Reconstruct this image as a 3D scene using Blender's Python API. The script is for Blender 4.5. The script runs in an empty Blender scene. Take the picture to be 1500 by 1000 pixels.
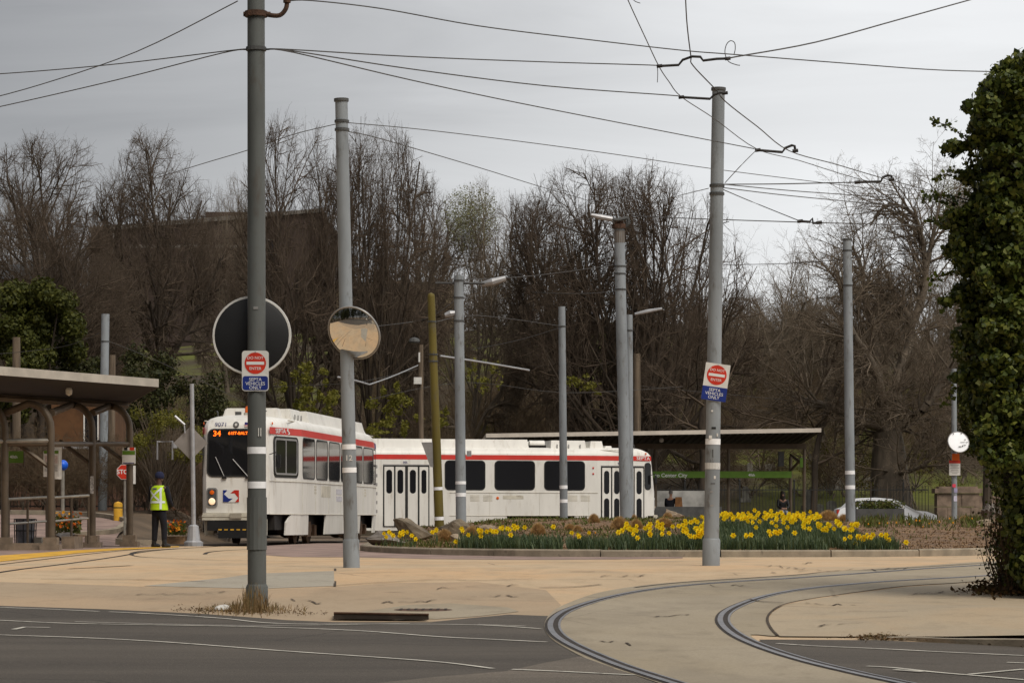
import bpy, bmesh, math, random
import numpy as np
from mathutils import Vector, Matrix
R = math.radians
sc = bpy.context.scene
COL = sc.collection

# ---------------- camera, sky, sun, exposure ----------------
F, CX, CY, CZ = 3900.0, 750.0, 760.0, 0.67          # focal length in pixels of the 1500 wide photograph, eye height
cam_d = bpy.data.cameras.new("camera"); cam = bpy.data.objects.new("camera", cam_d); COL.objects.link(cam)
cam.location = (0, 0, CZ); cam.rotation_euler = (R(90), 0, 0)
cam_d.sensor_width = 36; cam_d.lens = F / 1500 * 36
cam_d.shift_y = (CY - 500) / 1500
cam_d.clip_start = 0.5; cam_d.clip_end = 4000
sc.camera = cam

SUN_EL, SUN_AZ = R(52), R(150)                       # azimuth clockwise from +Y: behind the camera on the right
world = bpy.data.worlds.new("World"); sc.world = world; world.use_nodes = True
nt = world.node_tree; nt.nodes.clear()
def wn(t, **k):
    n = nt.nodes.new(t)
    for a, b in k.items(): setattr(n, a, b)
    return n
out = wn('ShaderNodeOutputWorld')
sky = wn('ShaderNodeTexSky'); sky.sky_type = 'NISHITA'; sky.sun_disc = False
sky.sun_elevation = SUN_EL; sky.sun_rotation = SUN_AZ
bg1 = wn('ShaderNodeBackground'); bg1.inputs[1].default_value = 0.08
nt.links.new(sky.outputs[0], bg1.inputs[0])
tc = wn('ShaderNodeTexCoord')
sep = wn('ShaderNodeSeparateXYZ'); nt.links.new(tc.outputs['Generated'], sep.inputs[0])
mp = wn('ShaderNodeMapping'); mp.inputs['Scale'].default_value = (1.4, 1.4, 9.0); mp.inputs['Rotation'].default_value = (0, R(14), 0)
nt.links.new(tc.outputs['Generated'], mp.inputs[0])
n1 = wn('ShaderNodeTexNoise'); n1.inputs['Scale'].default_value = 3.2; n1.inputs['Detail'].default_value = 7; n1.inputs['Roughness'].default_value = .52
n1.inputs['Distortion'].default_value = .6
nt.links.new(mp.outputs[0], n1.inputs[0])
mr = wn('ShaderNodeMapRange'); mr.interpolation_type = 'SMOOTHSTEP'
nt.links.new(sep.outputs[0], mr.inputs[0])
mr.inputs[1].default_value = -.30; mr.inputs[2].default_value = .20; mr.inputs[3].default_value = .0; mr.inputs[4].default_value = 1.0
add = wn('ShaderNodeMath', operation='MULTIPLY_ADD')
nt.links.new(n1.outputs[0], add.inputs[0]); add.inputs[1].default_value = .55; 
sub = wn('ShaderNodeMath', operation='SUBTRACT'); nt.links.new(mr.outputs[0], sub.inputs[0]); sub.inputs[1].default_value = .27
nt.links.new(sub.outputs[0], add.inputs[2])
ramp = wn('ShaderNodeValToRGB'); nt.links.new(add.outputs[0], ramp.inputs[0])
ramp.color_ramp.elements[0].position = 0.0; ramp.color_ramp.elements[0].color = (.195, .195, .20, 1)
ramp.color_ramp.elements[1].position = 1.0; ramp.color_ramp.elements[1].color = (.64, .645, .65, 1)
e = ramp.color_ramp.elements.new(.5); e.color = (.38, .381, .385, 1)
bg2 = wn('ShaderNodeBackground'); bg2.inputs[1].default_value = 1.0
nt.links.new(ramp.outputs[0], bg2.inputs[0])
mx = wn('ShaderNodeMixShader'); mx.inputs[0].default_value = .93
nt.links.new(bg1.outputs[0], mx.inputs[1]); nt.links.new(bg2.outputs[0], mx.inputs[2]); nt.links.new(mx.outputs[0], out.inputs[0])

sd = bpy.data.lights.new("sun", 'SUN'); sd.energy = 1.5; sd.angle = R(28); sd.color = (1, .93, .82)
sun = bpy.data.objects.new("sun", sd); COL.objects.link(sun)
sdir = Vector((math.sin(SUN_AZ) * math.cos(SUN_EL), math.cos(SUN_AZ) * math.cos(SUN_EL), math.sin(SUN_EL)))
sun.rotation_euler = sdir.to_track_quat('Z', 'Y').to_euler(); sun.location = sdir * 60
sc.view_settings.view_transform = 'Standard'; sc.view_settings.look = 'None'
sc.view_settings.exposure = 0.50; sc.view_settings.gamma = 1; sc.view_settings.use_curve_mapping = False
sc.render.engine = 'CYCLES'
sc.cycles.use_denoising = True; sc.cycles.max_bounces = 6; sc.cycles.diffuse_bounces = 3; sc.cycles.glossy_bounces = 4
sc.cycles.transparent_max_bounces = 6; sc.cycles.sample_clamp_indirect = 4

# ---------------- where things stand ----------------
def lerp(a, b, t): return a + (b - a) * t
def sstep(a, b, x):
    t = min(1, max(0, (x - a) / (b - a))); return t * t * (3 - 2 * t)
PROF = [(-60, -.85), (0, -.72), (18.5, -.468), (26.5, -.349), (29.5, -.298), (41, -.085), (53, -.077), (60, -.022), (66, -.007), (70, 0), (80, 0), (112, 0)]
def pchip(xs, ys):
    n = len(xs); h = [xs[i+1]-xs[i] for i in range(n-1)]; d = [(ys[i+1]-ys[i])/h[i] for i in range(n-1)]
    m = [d[0]] + [0 if d[i-1]*d[i] <= 0 else 2*d[i-1]*d[i]/(d[i-1]+d[i]) for i in range(1, n-1)] + [d[-1]]
    def f(x):
        if x <= xs[0]: return ys[0]
        if x >= xs[-1]: return ys[-1]
        i = max(k for k in range(n-1) if xs[k] <= x)
        t = (x-xs[i])/h[i]
        return (ys[i]*(1+2*t)*(1-t)**2 + m[i]*h[i]*t*(1-t)**2 + ys[i+1]*t*t*(3-2*t) + m[i+1]*h[i]*t*t*(t-1))
    return f
prof = pchip([p[0] for p in PROF], [p[1] for p in PROF])
def hill(X, Y):
    return min(max(0, Y - 116), 175) * .115 * (1 + .10 * math.sin(X * .05 + 1)) if Y > 116 else 0
def H(X, Y):
    z = prof(Y)
    if Y > 66: z += min(1, (Y - 66) / 18) * .98 * sstep(-9.3, -10.8, X)
    return z + hill(X, Y)
def W(px, py, Y): return Vector(((px - CX) / F * Y, Y, CZ - (py - CY) / F * Y))
def G(px, py, hf=None):
    hf = hf or H
    def g(Y):
        w = W(px, py, Y); return w.z - hf(w.x, Y)
    lo, hi = 8.0, 108.0
    if g(hi) > 0: return W(px, py, hi)
    for _ in range(50):
        mid = (lo + hi) / 2
        if g(mid) > 0: lo = mid
        else: hi = mid
    w = W(px, py, lo); w.z = hf(w.x, w.y); return w

# ---------------- objects ----------------
def tag(o, label=None, cat=None, group=None, kind=None):
    for k, v in (('label', label), ('category', cat), ('group', group), ('kind', kind)):
        if v: o[k] = v
    return o
def wm(o):
    m = o.matrix_basis.copy()
    return wm(o.parent) @ o.matrix_parent_inverse @ m if o.parent else m
def thing(name, label, cat, loc=(0, 0, 0), rz=0, group=None, kind=None):
    o = bpy.data.objects.new(name, None); COL.objects.link(o)
    o.location = loc; o.rotation_euler = (0, 0, rz); o.empty_display_size = .3
    return tag(o, label, cat, group, kind)
def put(name, data, parent=None, world=True):
    o = bpy.data.objects.new(name, data); COL.objects.link(o)
    if parent:
        o.parent = parent
        if world: o.matrix_parent_inverse = wm(parent).inverted()
    return o
def copy_tree(o, parent=None):
    c = o.copy(); COL.objects.link(c)
    if parent: c.parent = parent
    for ch in list(o.children): copy_tree(ch, c)
    return c

def basis(n, up=Vector((0, 0, 1))):
    n = Vector(n).normalized()
    if abs(n.dot(up)) > .98: up = Vector((0, 1, 0))
    u = up.cross(n).normalized(); return u, n.cross(u), n
def catmull(pts, k=6):
    pts = [Vector(p) for p in pts]; res = []
    for i in range(len(pts) - 1):
        p0 = pts[max(0, i-1)]; p1 = pts[i]; p2 = pts[i+1]; p3 = pts[min(len(pts)-1, i+2)]
        for j in range(k):
            t = j / k
            res.append(.5 * ((2*p1) + (p2-p0)*t + (2*p0-5*p1+4*p2-p3)*t*t + (3*p1-p0-3*p2+p3)*t*t*t))
    res.append(pts[-1]); return res

class MB:
    def __init__(s): s.v = []; s.f = []; s.m = []; s.cur = 0
    def mat(s, i): s.cur = i; return s
    def add(s, vs, fs):
        b = len(s.v); s.v += [tuple(x) for x in vs]
        for f in fs: s.f.append([b + i for i in f]); s.m.append(s.cur)
        return s
    def box(s, c, d, M=None, taper=1.0):
        c = Vector(c); x, y, z = d[0]/2, d[1]/2, d[2]/2; t = taper
        vs = [Vector(p) for p in ((-x,-y,-z),(x,-y,-z),(x,y,-z),(-x,y,-z),(-x*t,-y*t,z),(x*t,-y*t,z),(x*t,y*t,z),(-x*t,y*t,z))]
        if M: vs = [M @ p for p in vs]
        return s.add([c + p for p in vs], [(0,3,2,1),(4,5,6,7),(0,1,5,4),(1,2,6,5),(2,3,7,6),(3,0,4,7)])
    def tube(s, pts, r, n=8, caps=True):
        pts = [Vector(p) for p in pts]; N = len(pts)
        rs = r if isinstance(r, (list, tuple)) else [r] * N
        vs = []; u = None
        for i, p in enumerate(pts):
            t = (pts[min(i+1, N-1)] - pts[max(i-1, 0)]).normalized()
            if u is None: u = basis(t)[0]
            u = (u - t * u.dot(t))
            u = u.normalized() if u.length > 1e-6 else basis(t)[0]
            w = t.cross(u)
            for k in range(n):
                a = 2*math.pi*k/n; vs.append(p + (u*math.cos(a) + w*math.sin(a)) * rs[i])
        fs = [(i*n+k, i*n+(k+1)%n, (i+1)*n+(k+1)%n, (i+1)*n+k) for i in range(N-1) for k in range(n)]
        if caps: fs += [tuple(range(n-1, -1, -1)), tuple((N-1)*n + k for k in range(n))]
        return s.add(vs, fs)
    def prism(s, poly, c, u, v, th):
        """poly in (u, v) metres about c, front face along u x v, th thick with its front at c"""
        c, u, v = Vector(c), Vector(u).normalized(), Vector(v).normalized(); n = u.cross(v); k = len(poly)
        a = [c + u*p[0] + v*p[1] for p in poly]; b = [p - n*th for p in a]
        return s.add(a + b, [tuple(range(k)), tuple(range(2*k-1, k-1, -1))] + [(i, i+k, (i+1)%k+k, (i+1)%k) for i in range(k)])
    def plate(s, c, u, v, w, h, r=.02, th=.01, seg=4):
        return s.prism(rrect(w, h, r, seg), c, u, v, th)
    def ring(s, c, u, v, w, h, r, bw, th, seg=4):
        c, u, v = Vector(c), Vector(u).normalized(), Vector(v).normalized(); n = u.cross(v)
        o = rrect(w, h, r, seg); i = rrect(w-2*bw, h-2*bw, max(r-bw, .004), seg); k = len(o)
        vs = [c+u*p[0]+v*p[1] for p in o] + [c+u*p[0]+v*p[1] for p in i]
        vs += [p - n*th for p in vs]
        fs = []
        for a in range(k):
            b = (a+1) % k
            fs += [(a, b, k+b, k+a), (a, 2*k+a, 2*k+b, b), (k+a, k+b, 3*k+b, 3*k+a), (2*k+a, 3*k+a, 3*k+b, 2*k+b)]
        return s.add(vs, fs)
    def lathe(s, prof_, c, ax=(0, 0, 1), n=20, sx=1.0):
        u, w, a = basis(ax); c = Vector(c); vs = []
        for r, z in prof_:
            for k in range(n):
                t = 2*math.pi*k/n; vs.append(c + a*z + u*(r*math.cos(t)*sx) + w*(r*math.sin(t)))
        N = len(prof_)
        fs = [(i*n+k, i*n+(k+1)%n, (i+1)*n+(k+1)%n, (i+1)*n+k) for i in range(N-1) for k in range(n)]
        return s.add(vs, fs)
    def build(s, name, mats, parent=None, world=True, smooth=False):
        me = bpy.data.meshes.new(name); me.from_pydata(s.v, [], s.f)
        for m in (mats if isinstance(mats, (list, tuple)) else [mats]): me.materials.append(m)
        if any(s.m): me.polygons.foreach_set('material_index', s.m)
        if smooth: me.polygons.foreach_set('use_smooth', [True]*len(me.polygons)); 
        me.update()
        if smooth: 
            try: me.set_sharp_from_angle(angle=R(38))
            except Exception: pass
        return put(name, me, parent, world)
def rrect(w, h, r, seg=4):
    r = min(r, w/2-1e-4, h/2-1e-4); P = []
    for cx, cy, a0 in ((w/2-r, h/2-r, 0), (-w/2+r, h/2-r, 90), (-w/2+r, -h/2+r, 180), (w/2-r, -h/2+r, 270)):
        for k in range(seg+1):
            a = R(a0 + 90*k/seg); P.append((cx + r*math.cos(a), cy + r*math.sin(a)))
    return P
def np_mesh(name, V, Fq, mats, midx=None, smooth=False):
    V = np.asarray(V, np.float32); Fq = np.asarray(Fq, np.int32); k = Fq.shape[1]
    me = bpy.data.meshes.new(name)
    me.vertices.add(len(V)); me.vertices.foreach_set('co', V.ravel())
    me.loops.add(Fq.size); me.loops.foreach_set('vertex_index', Fq.ravel())
    me.polygons.add(len(Fq)); me.polygons.foreach_set('loop_start', np.arange(0, Fq.size, k, dtype=np.int32))
    me.polygons.foreach_set('loop_total', np.full(len(Fq), k, np.int32))
    for m in (mats if isinstance(mats, (list, tuple)) else [mats]): me.materials.append(m)
    if midx is not None: me.polygons.foreach_set('material_index', np.asarray(midx, np.int32))
    if smooth: me.polygons.foreach_set('use_smooth', np.ones(len(Fq), bool))
    me.update(calc_edges=True); return me
def text(name, s, size, c, u, v, m, parent=None, world=True, bold=.012, ext=.0015, sx=1.0, group=None):
    cu = bpy.data.curves.new(name, 'FONT'); cu.body = s; cu.size = size; cu.align_x = 'CENTER'; cu.align_y = 'CENTER'
    cu.extrude = ext; cu.offset = bold * size; cu.resolution_u = 3; cu.space_line = .88
    cu.materials.append(m)
    o = bpy.data.objects.new(name, cu); COL.objects.link(o)
    bpy.context.view_layer.update(); me = bpy.data.meshes.new_from_object(o.evaluated_get(bpy.context.evaluated_depsgraph_get()))
    bpy.data.objects.remove(o); me.name = name
    if not me.materials: me.materials.append(m)
    o = put(name, me, parent, world)
    u, v = Vector(u).normalized(), Vector(v).normalized(); n = u.cross(v); c = Vector(c)
    o.matrix_basis = Matrix(((u.x*sx, v.x, n.x, c.x), (u.y*sx, v.y, n.y, c.y), (u.z*sx, v.z, n.z, c.z), (0, 0, 0, 1)))
    return o
XU, ZU = Vector((1, 0, 0)), Vector((0, 0, 1))

# ---------------- materials ----------------
def nodes(name):
    m = bpy.data.materials.new(name); m.use_nodes = True; t = m.node_tree
    return m, t, t.nodes['Principled BSDF']
def nn(t, ty, ins=None, **k):
    n = t.nodes.new(ty)
    for a, b in k.items(): setattr(n, a, b)
    for a, b in (ins or {}).items():
        if hasattr(b, 'is_output') or isinstance(b, bpy.types.NodeSocket): t.links.new(b, n.inputs[a])
        else: n.inputs[a].default_value = b
    return n
def c4(c): return (c[0], c[1], c[2], 1)
def mix(t, f, a, b, blend='MIX'):
    n = t.nodes.new('ShaderNodeMix'); n.data_type = 'RGBA'; n.blend_type = blend
    for i, x in ((0, f), (6, a), (7, b)):
        if isinstance(x, bpy.types.NodeSocket): t.links.new(x, n.inputs[i])
        else: n.inputs[i].default_value = x if i == 0 else c4(x)
    return n.outputs[2]
def noise(t, co, s, det=5, ro=.55, dist=0):
    return nn(t, 'ShaderNodeTexNoise', {'Vector': co, 'Scale': s, 'Detail': det, 'Roughness': ro, 'Distortion': dist}).outputs[0]
def rng(t, x, a, b, lo=0., hi=1.):
    return nn(t, 'ShaderNodeMapRange', {0: x, 1: a, 2: b, 3: lo, 4: hi}, interpolation_type='SMOOTHSTEP').outputs[0]
def mapped(t, scale):
    co = t.nodes.new('ShaderNodeTexCoord')
    return nn(t, 'ShaderNodeMapping', {0: co.outputs['Object'], 'Scale': scale}).outputs[0]
def bump(t, b, h, s, d=.02):
    n = nn(t, 'ShaderNodeBump', {'Height': h, 'Strength': s, 'Distance': d}); t.links.new(n.outputs[0], b.inputs['Normal'])
def M(name, c, r=.7, var=.18, s=4, c2=None, metal=0, bmp=0, bs=60, spec=.4, stretch=(1, 1, 1), emit=None, dirt=None):
    m, t, b = nodes(name)
    co = mapped(t, stretch)
    f = rng(t, noise(t, co, s, 6), .32, .68)
    c1 = [x*(1-var) for x in c]; c3 = c2 or [min(1, x*(1+var)) for x in c]
    col = mix(t, f, c1, c3)
    if dirt:
        col = mix(t, rng(t, noise(t, co, dirt[1], 8, .65), .52, .75, 0, dirt[2]), col, dirt[0])
    t.links.new(col, b.inputs['Base Color'])
    b.inputs['Roughness'].default_value = r; b.inputs['Metallic'].default_value = metal
    b.inputs['Specular IOR Level'].default_value = spec
    if bmp: bump(t, b, noise(t, co, bs, 4), bmp)
    if emit:
        b.inputs['Emission Color'].default_value = c4(emit[0]); b.inputs['Emission Strength'].default_value = emit[1]
    return m
def leafm(name, cols, r=.5, trans=.25, spec=.35):
    m, t, b = nodes(name)
    g = t.nodes.new('ShaderNodeNewGeometry'); rp = t.nodes.new('ShaderNodeValToRGB'); t.links.new(g.outputs['Random Per Island'], rp.inputs[0])
    el = rp.color_ramp.elements
    while len(el) < len(cols): el.new(.5)
    for i, c in enumerate(cols): el[i].position = i/(len(cols)-1); el[i].color = c4(c)
    t.links.new(rp.outputs[0], b.inputs['Base Color'])
    b.inputs['Roughness'].default_value = r; b.inputs['Specular IOR Level'].default_value = spec
    if trans:
        tr = nn(t, 'ShaderNodeBsdfTranslucent', {0: rp.outputs[0]}); ms = nn(t, 'ShaderNodeMixShader', {0: trans, 1: b.outputs[0], 2: tr.outputs[0]})
        t.links.new(ms.outputs[0], t.nodes['Material Output'].inputs[0])
    return m
def concrete(name, ca, cb, cc, crack=.6, seed=0., joint=None):
    m, t, b = nodes(name)
    co = mapped(t, (1, 1, 1)); cs = mapped(t, (1.2, .55, 1))
    a = mix(t, rng(t, noise(t, co, .22+seed, 4), .35, .65), ca, cb)
    a = mix(t, rng(t, noise(t, cs, .55, 7, .6, 1.0), .42, .70, 0, .8), a, cc)
    a = mix(t, rng(t, noise(t, cs, 2.2, 9, .7), .47, .76, 0, .55), a, [x*.55 for x in ca])
    a = mix(t, rng(t, noise(t, co, 38, 4, .7), .35, .7, 0, .42), a, [x*.6 for x in ca])
    wob = mix(t, .22, co, nn(t, 'ShaderNodeTexNoise', {'Vector': co, 'Scale': .9, 'Detail': 5}).outputs[1], 'ADD')
    vo = nn(t, 'ShaderNodeTexVoronoi', {'Vector': wob, 'Scale': .22}, feature='DISTANCE_TO_EDGE').outputs[0]
    k = rng(t, vo, .0015, .006, crack, 0)
    k2 = nn(t, 'ShaderNodeMath', {0: k, 1: rng(t, noise(t, co, .35, 3), .5, .62)}, operation='MULTIPLY').outputs[0]
    a = mix(t, k2, a, (.05, .04, .03))
    sp_ = nn(t, 'ShaderNodeTexVoronoi', {'Vector': wob, 'Scale': .75}).outputs[0]
    a = mix(t, nn(t, 'ShaderNodeMath', {0: rng(t, sp_, .05, .16, .5, 0), 1: rng(t, noise(t, co, .5, 3), .48, .6)}, operation='MULTIPLY').outputs[0], a, [x*.45 for x in ca])
    t.links.new(a, b.inputs['Base Color']); b.inputs['Roughness'].default_value = .9; b.inputs['Specular IOR Level'].default_value = .2
    bump(t, b, noise(t, co, 40, 6), .25, .01)
    return m

m_conc = concrete('concrete_tan', (.60, .405, .235), (.56, .425, .28), (.43, .335, .225))
m_conc2 = concrete('concrete_worn_apron', (.45, .325, .21), (.41, .315, .215), (.36, .275, .185), .6, .02)
m_slab = concrete('concrete_track_slab', (.345, .285, .20), (.385, .325, .24), (.285, .24, .18), .2, .05)
m_pad = concrete('concrete_pad', (.45, .36, .25), (.38, .315, .23), (.47, .35, .225), .6, .03)
m_pale = concrete('concrete_pale_patch', (.40, .36, .29), (.38, .335, .27), (.36, .31, .24), .1, .1)
m_kerb = M('kerb_stone', (.285, .24, .18), .9, .22, 3, bmp=.3, dirt=((.09, .075, .06), 6, .7), spec=.2)
def asphalt(name, base):
    m, t, b = nodes(name)
    co = mapped(t, (1, 1, 1)); cs = mapped(t, (.25, 1.4, 1))
    a = mix(t, rng(t, noise(t, cs, .5, 6, .6), .36, .68), [x*.78 for x in base], [x*1.25 for x in base])
    a = mix(t, rng(t, noise(t, co, 70, 3, .7), .50, .74, 0, .85), a, [x*2.5 for x in base])
    a = mix(t, rng(t, noise(t, co, 3, 8, .7), .55, .8, 0, .5), a, [x*.55 for x in base])
    wob = mix(t, .3, co, nn(t, 'ShaderNodeTexNoise', {'Vector': co, 'Scale': 1.3, 'Detail': 6}).outputs[1], 'ADD')
    vo = nn(t, 'ShaderNodeTexVoronoi', {'Vector': wob, 'Scale': .30}, feature='DISTANCE_TO_EDGE').outputs[0]
    k2 = nn(t, 'ShaderNodeMath', {0: rng(t, vo, .001, .005, .8, 0), 1: rng(t, noise(t, co, .3, 3), .42, .55)}, operation='MULTIPLY').outputs[0]
    a = mix(t, k2, a, [x*.3 for x in base])
    t.links.new(a, b.inputs['Base Color']); b.inputs['Roughness'].default_value = .85; b.inputs['Specular IOR Level'].default_value = .3
    bump(t, b, noise(t, co, 90, 5), .5, .01)
    return m
m_road = asphalt('asphalt', (.074, .062, .050)); m_road2 = asphalt('asphalt_worn', (.13, .108, .085))
m_paint = M('road_paint', (.52, .49, .42), .8, .2, 3, dirt=((.11, .10, .09), 9, .95))
m_yel = M('yellow_platform_paint', (.66, .36, .03), .7, .2, 3, dirt=((.30, .20, .08), 5, .8))
m_paver = M('brick_pavers', (.26, .18, .15), .9, .25, 1.2, bmp=.4, bs=30, dirt=((.33, .25, .2), 4, .7))
m_dirt = M('ground_earth', (.12, .085, .055), .95, .3, .6, bmp=.5, bs=8)
m_mulch = M('mulch', (.17, .10, .052), .95, .35, 2, bmp=1, bs=14, dirt=((.26, .165, .09), 11, .8))
def hillmat():
    m, t, b = nodes('hillside_grass')
    co = mapped(t, (1, 1, 1))
    a = mix(t, rng(t, noise(t, co, 2.0, 6, .7), .3, .7), (.075, .085, .018), (.13, .135, .028))
    a = mix(t, rng(t, noise(t, co, .06, 4, .6), .40, .58), a, (.060, .046, .030))
    t.links.new(a, b.inputs['Base Color']); b.inputs['Roughness'].default_value = .95; b.inputs['Specular IOR Level'].default_value = .1
    return m
m_hill = hillmat()
m_rail = M('rail_steel', (.20, .19, .195), .38, .2, 3, metal=.85, dirt=((.12, .08, .06), 4, .6))
m_groove = M('rail_groove_grime', (.035, .026, .02), .9, .3, 5)
m_joint = M('joint_debris', (.07, .05, .034), .95, .4, 12, bmp=.6)
def polemat(name, c, dirtc=(.10, .085, .07)):
    return M(name, c, .62, .16, 1.6, metal=.15, bmp=.12, bs=25, stretch=(1, 1, .35), dirt=(dirtc, 7, .85), spec=.3)
m_pole = polemat('painted_steel_pole', (.112, .118, .112)); m_pole2 = polemat('galvanised_pole', (.255, .275, .29))
m_olive = polemat('olive_painted_pole', (.135, .105, .022)); m_wood = M('weathered_wood_pole', (.135, .10, .068), .9, .3, 3, stretch=(4, 4, .3), bmp=.4)
m_rust = M('rusty_iron', (.085, .045, .028), .9, .4, 8, bmp=.4); m_silver = M('aluminium', (.42, .42, .43), .5, .12, 4, metal=.5)
m_band = M('reflective_band', (.90, .90, .91), .3, .06, 12, emit=None, spec=.6)
m_white = M('tram_white_paint', (.735, .71, .655), .38, .07, 1.0, spec=.45, dirt=((.42, .36, .28), 3.0, .55), stretch=(1.6, 1.6, .35))
m_whited = M('tram_cream_dirty', (.56, .52, .43), .5, .15, 3, dirt=((.25, .2, .14), 5, .6))
m_red = M('tram_red', (.56, .028, .016), .4, .08, 2); m_blue = M('sign_blue', (.012, .03, .20), .45, .1, 4)
m_tblue = M('tram_blue', (.03, .025, .16), .4, .1, 2)
m_glass, _t, _b = nodes('dark_glass'); _b.inputs['Base Color'].default_value = (.012, .012, .013, 1); _b.inputs['Roughness'].default_value = .05; _b.inputs['Specular IOR Level'].default_value = .34
m_glass2, _t, _b = nodes('tinted_glass'); _b.inputs['Base Color'].default_value = (.012, .012, .014, 1); _b.inputs['Roughness'].default_value = .12; _b.inputs['Specular IOR Level'].default_value = .16
m_rub = M('black_rubber', (.018, .017, .016), .7, .2, 6); m_under = M('underframe_grime', (.014, .011, .009), .9, .4, 5)
m_wheel = M('brown_wheel_iron', (.115, .065, .035), .8, .3, 5, metal=.2)
m_grey = M('grey_metal', (.30, .29, .28), .5, .12, 5, metal=.3); m_dgrey = M('dark_grey_metal', (.07, .07, .068), .6, .2, 5)
m_orange = M('orange_lens', (.75, .13, .01), .3, .1, 6); m_led = M('orange_led', (.9, .14, .01), .5, .02, 6, emit=((1, .13, .005), 1.4))
m_lampon = M('lit_headlamp', (.8, .7, .55), .3, .05, 6, emit=((1, .62, .34), .55))
m_signw = M('sign_white', (.68, .66, .62), .45, .06, 6, dirt=((.4, .36, .3), 8, .4)); m_signr = M('sign_red', (.58, .035, .015), .45, .1, 6)
m_black = M('black_paint', (.012, .012, .013), .55, .15, 3); m_lett = M('lettering_white', (.74, .74, .72), .5, .03, 5)
m_num = M('lettering_blue', (.09, .09, .19), .5, .05, 5); m_signback = M('sign_back_grey', (.26, .235, .215), .5, .1, 4, metal=.3)
m_mirror, _t, _b = nodes('mirror'); _b.inputs['Base Color'].default_value = (.80, .79, .77, 1); _b.inputs['Metallic'].default_value = 1; _b.inputs['Roughness'].default_value = .03
m_bronze = M('bronze_painted_steel', (.105, .078, .052), .5, .18, 3, metal=.25, dirt=((.08, .06, .04), 6, .6))
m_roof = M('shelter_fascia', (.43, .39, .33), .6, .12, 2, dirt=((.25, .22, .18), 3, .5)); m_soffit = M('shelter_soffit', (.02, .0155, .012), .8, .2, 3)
m_green = M('sign_green', (.10, .20, .018), .5, .1, 4); m_galv = M('galvanised_rail', (.33, .31, .27), .45, .15, 6, metal=.5)
m_pier = M('concrete_footing', (.20, .15, .105), .9, .25, 4, bmp=.3, dirt=((.1, .08, .06), 7, .7))
m_bwall = M('brown_brick_wall', (.105, .055, .036), .92, .3, 2.2, bmp=.4, bs=20); m_bldg = M('brown_brick_facade', (.062, .042, .034), .9, .2, .8)
m_bcop = M('concrete_coping', (.20, .18, .16), .9, .15, 1); m_btan = M('tan_facade', (.25, .195, .115), .9, .2, .6)
m_borange = M('orange_brick', (.10, .046, .018), .9, .25, 2); m_stone = M('wall_stone', (.215, .155, .115), .92, .3, 2.5, bmp=.5, bs=12, dirt=((.09, .07, .05), 3, .7))
m_iron = M('black_iron', (.018, .017, .016), .6, .2, 5); m_rock = M('boulder_stone', (.165, .13, .09), .92, .45, 1.6, bmp=1, bs=5, dirt=((.10, .085, .06), 3, .8))
m_rock2 = M('pale_boulder_stone', (.36, .28, .2), .92, .3, 2, bmp=.8, bs=8); m_rockg = M('grey_boulder_stone', (.19, .165, .145), .92, .35, 1.8, bmp=.8, bs=7, dirt=((.09, .08, .065), 3, .8))
m_bark = M('bark_brown', (.062, .046, .033), .95, .3, 3, bmp=.6, bs=14, stretch=(1, 1, .3)); m_bark2 = M('bark_grey', (.13, .103, .076), .95, .3, 3, bmp=.6, bs=14, stretch=(1, 1, .3))
m_twig = leafm('twig_brown', [(.075, .055, .039), (.10, .074, .054), (.125, .094, .07)], .9, 0, .1)
m_twig2 = leafm('twig_grey', [(.125, .098, .07), (.16, .125, .092), (.20, .157, .115)], .9, 0, .1)
m_twig3 = leafm('twig_russet', [(.105, .074, .047), (.14, .098, .06), (.09, .069, .047)], .9, 0, .1)
m_bud = leafm('bud_pale_green', [(.20, .20, .10), (.26, .25, .13), (.16, .17, .07)], .8, .3, .1)
m_ivy = leafm('ivy_leaf', [(.024, .036, .005), (.054, .076, .011), (.095, .118, .018), (.18, .19, .034)], .5, .25, .3)
m_ever = leafm('evergreen_leaf', [(.034, .042, .007), (.060, .066, .011), (.09, .092, .016), (.028, .034, .006)], .6, .2, .2)
m_ever2 = leafm('dark_evergreen_leaf', [(.020, .024, .007), (.034, .038, .010), (.052, .054, .014), (.045, .036, .016)], .6, .2, .2)
m_yg = leafm('yellow_green_leaf', [(.10, .10, .014), (.15, .14, .02), (.19, .17, .03)], .6, .3, .2)
m_dleaf = leafm('daffodil_leaf', [(.042, .070, .034), (.062, .095, .042), (.085, .118, .046), (.12, .145, .06)], .5, .25, .3)
m_dyel = leafm('daffodil_petal', [(.90, .64, .012), (.92, .74, .02), (.86, .54, .008)], .6, .25, .2)
m_ored = leafm('orange_petal', [(.60, .08, .01), (.70, .17, .015), (.75, .36, .02)], .6, .25, .2)
m_tan = leafm('dry_grass_blade', [(.34, .20, .08), (.46, .29, .12), (.56, .38, .18)], .8, .2, .1)
m_weed = leafm('dry_weed_blade', [(.13, .085, .04), (.20, .13, .06), (.27, .18, .09), (.10, .09, .035)], .8, .2, .1)
m_deadleaf = leafm('dead_leaf', [(.095, .052, .026), (.14, .082, .042), (.07, .045, .022), (.075, .065, .022)], .9, .1, .1)
m_grassb = leafm('grass_blade', [(.05, .075, .015), (.085, .105, .02), (.12, .13, .035), (.15, .11, .05)], .7, .25, .1)
m_olive_leaf = leafm('olive_undergrowth_leaf', [(.07, .06, .016), (.10, .09, .02), (.13, .12, .028), (.08, .06, .025)], .8, .2, .1)
m_coreg = M('ivy_dark_core', (.020, .018, .010), .95, .3, 5)  # dark colour of the fill added to block sky inside the ivy
m_vest = M('hi_vis_yellow', (.46, .68, .01), .7, .08, 6); m_tape = M('vest_reflective_tape', (.72, .80, .82), .4, .05, 9); m_navy = M('navy_cloth', (.0055, .006, .011), .9, .2, 8)
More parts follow.
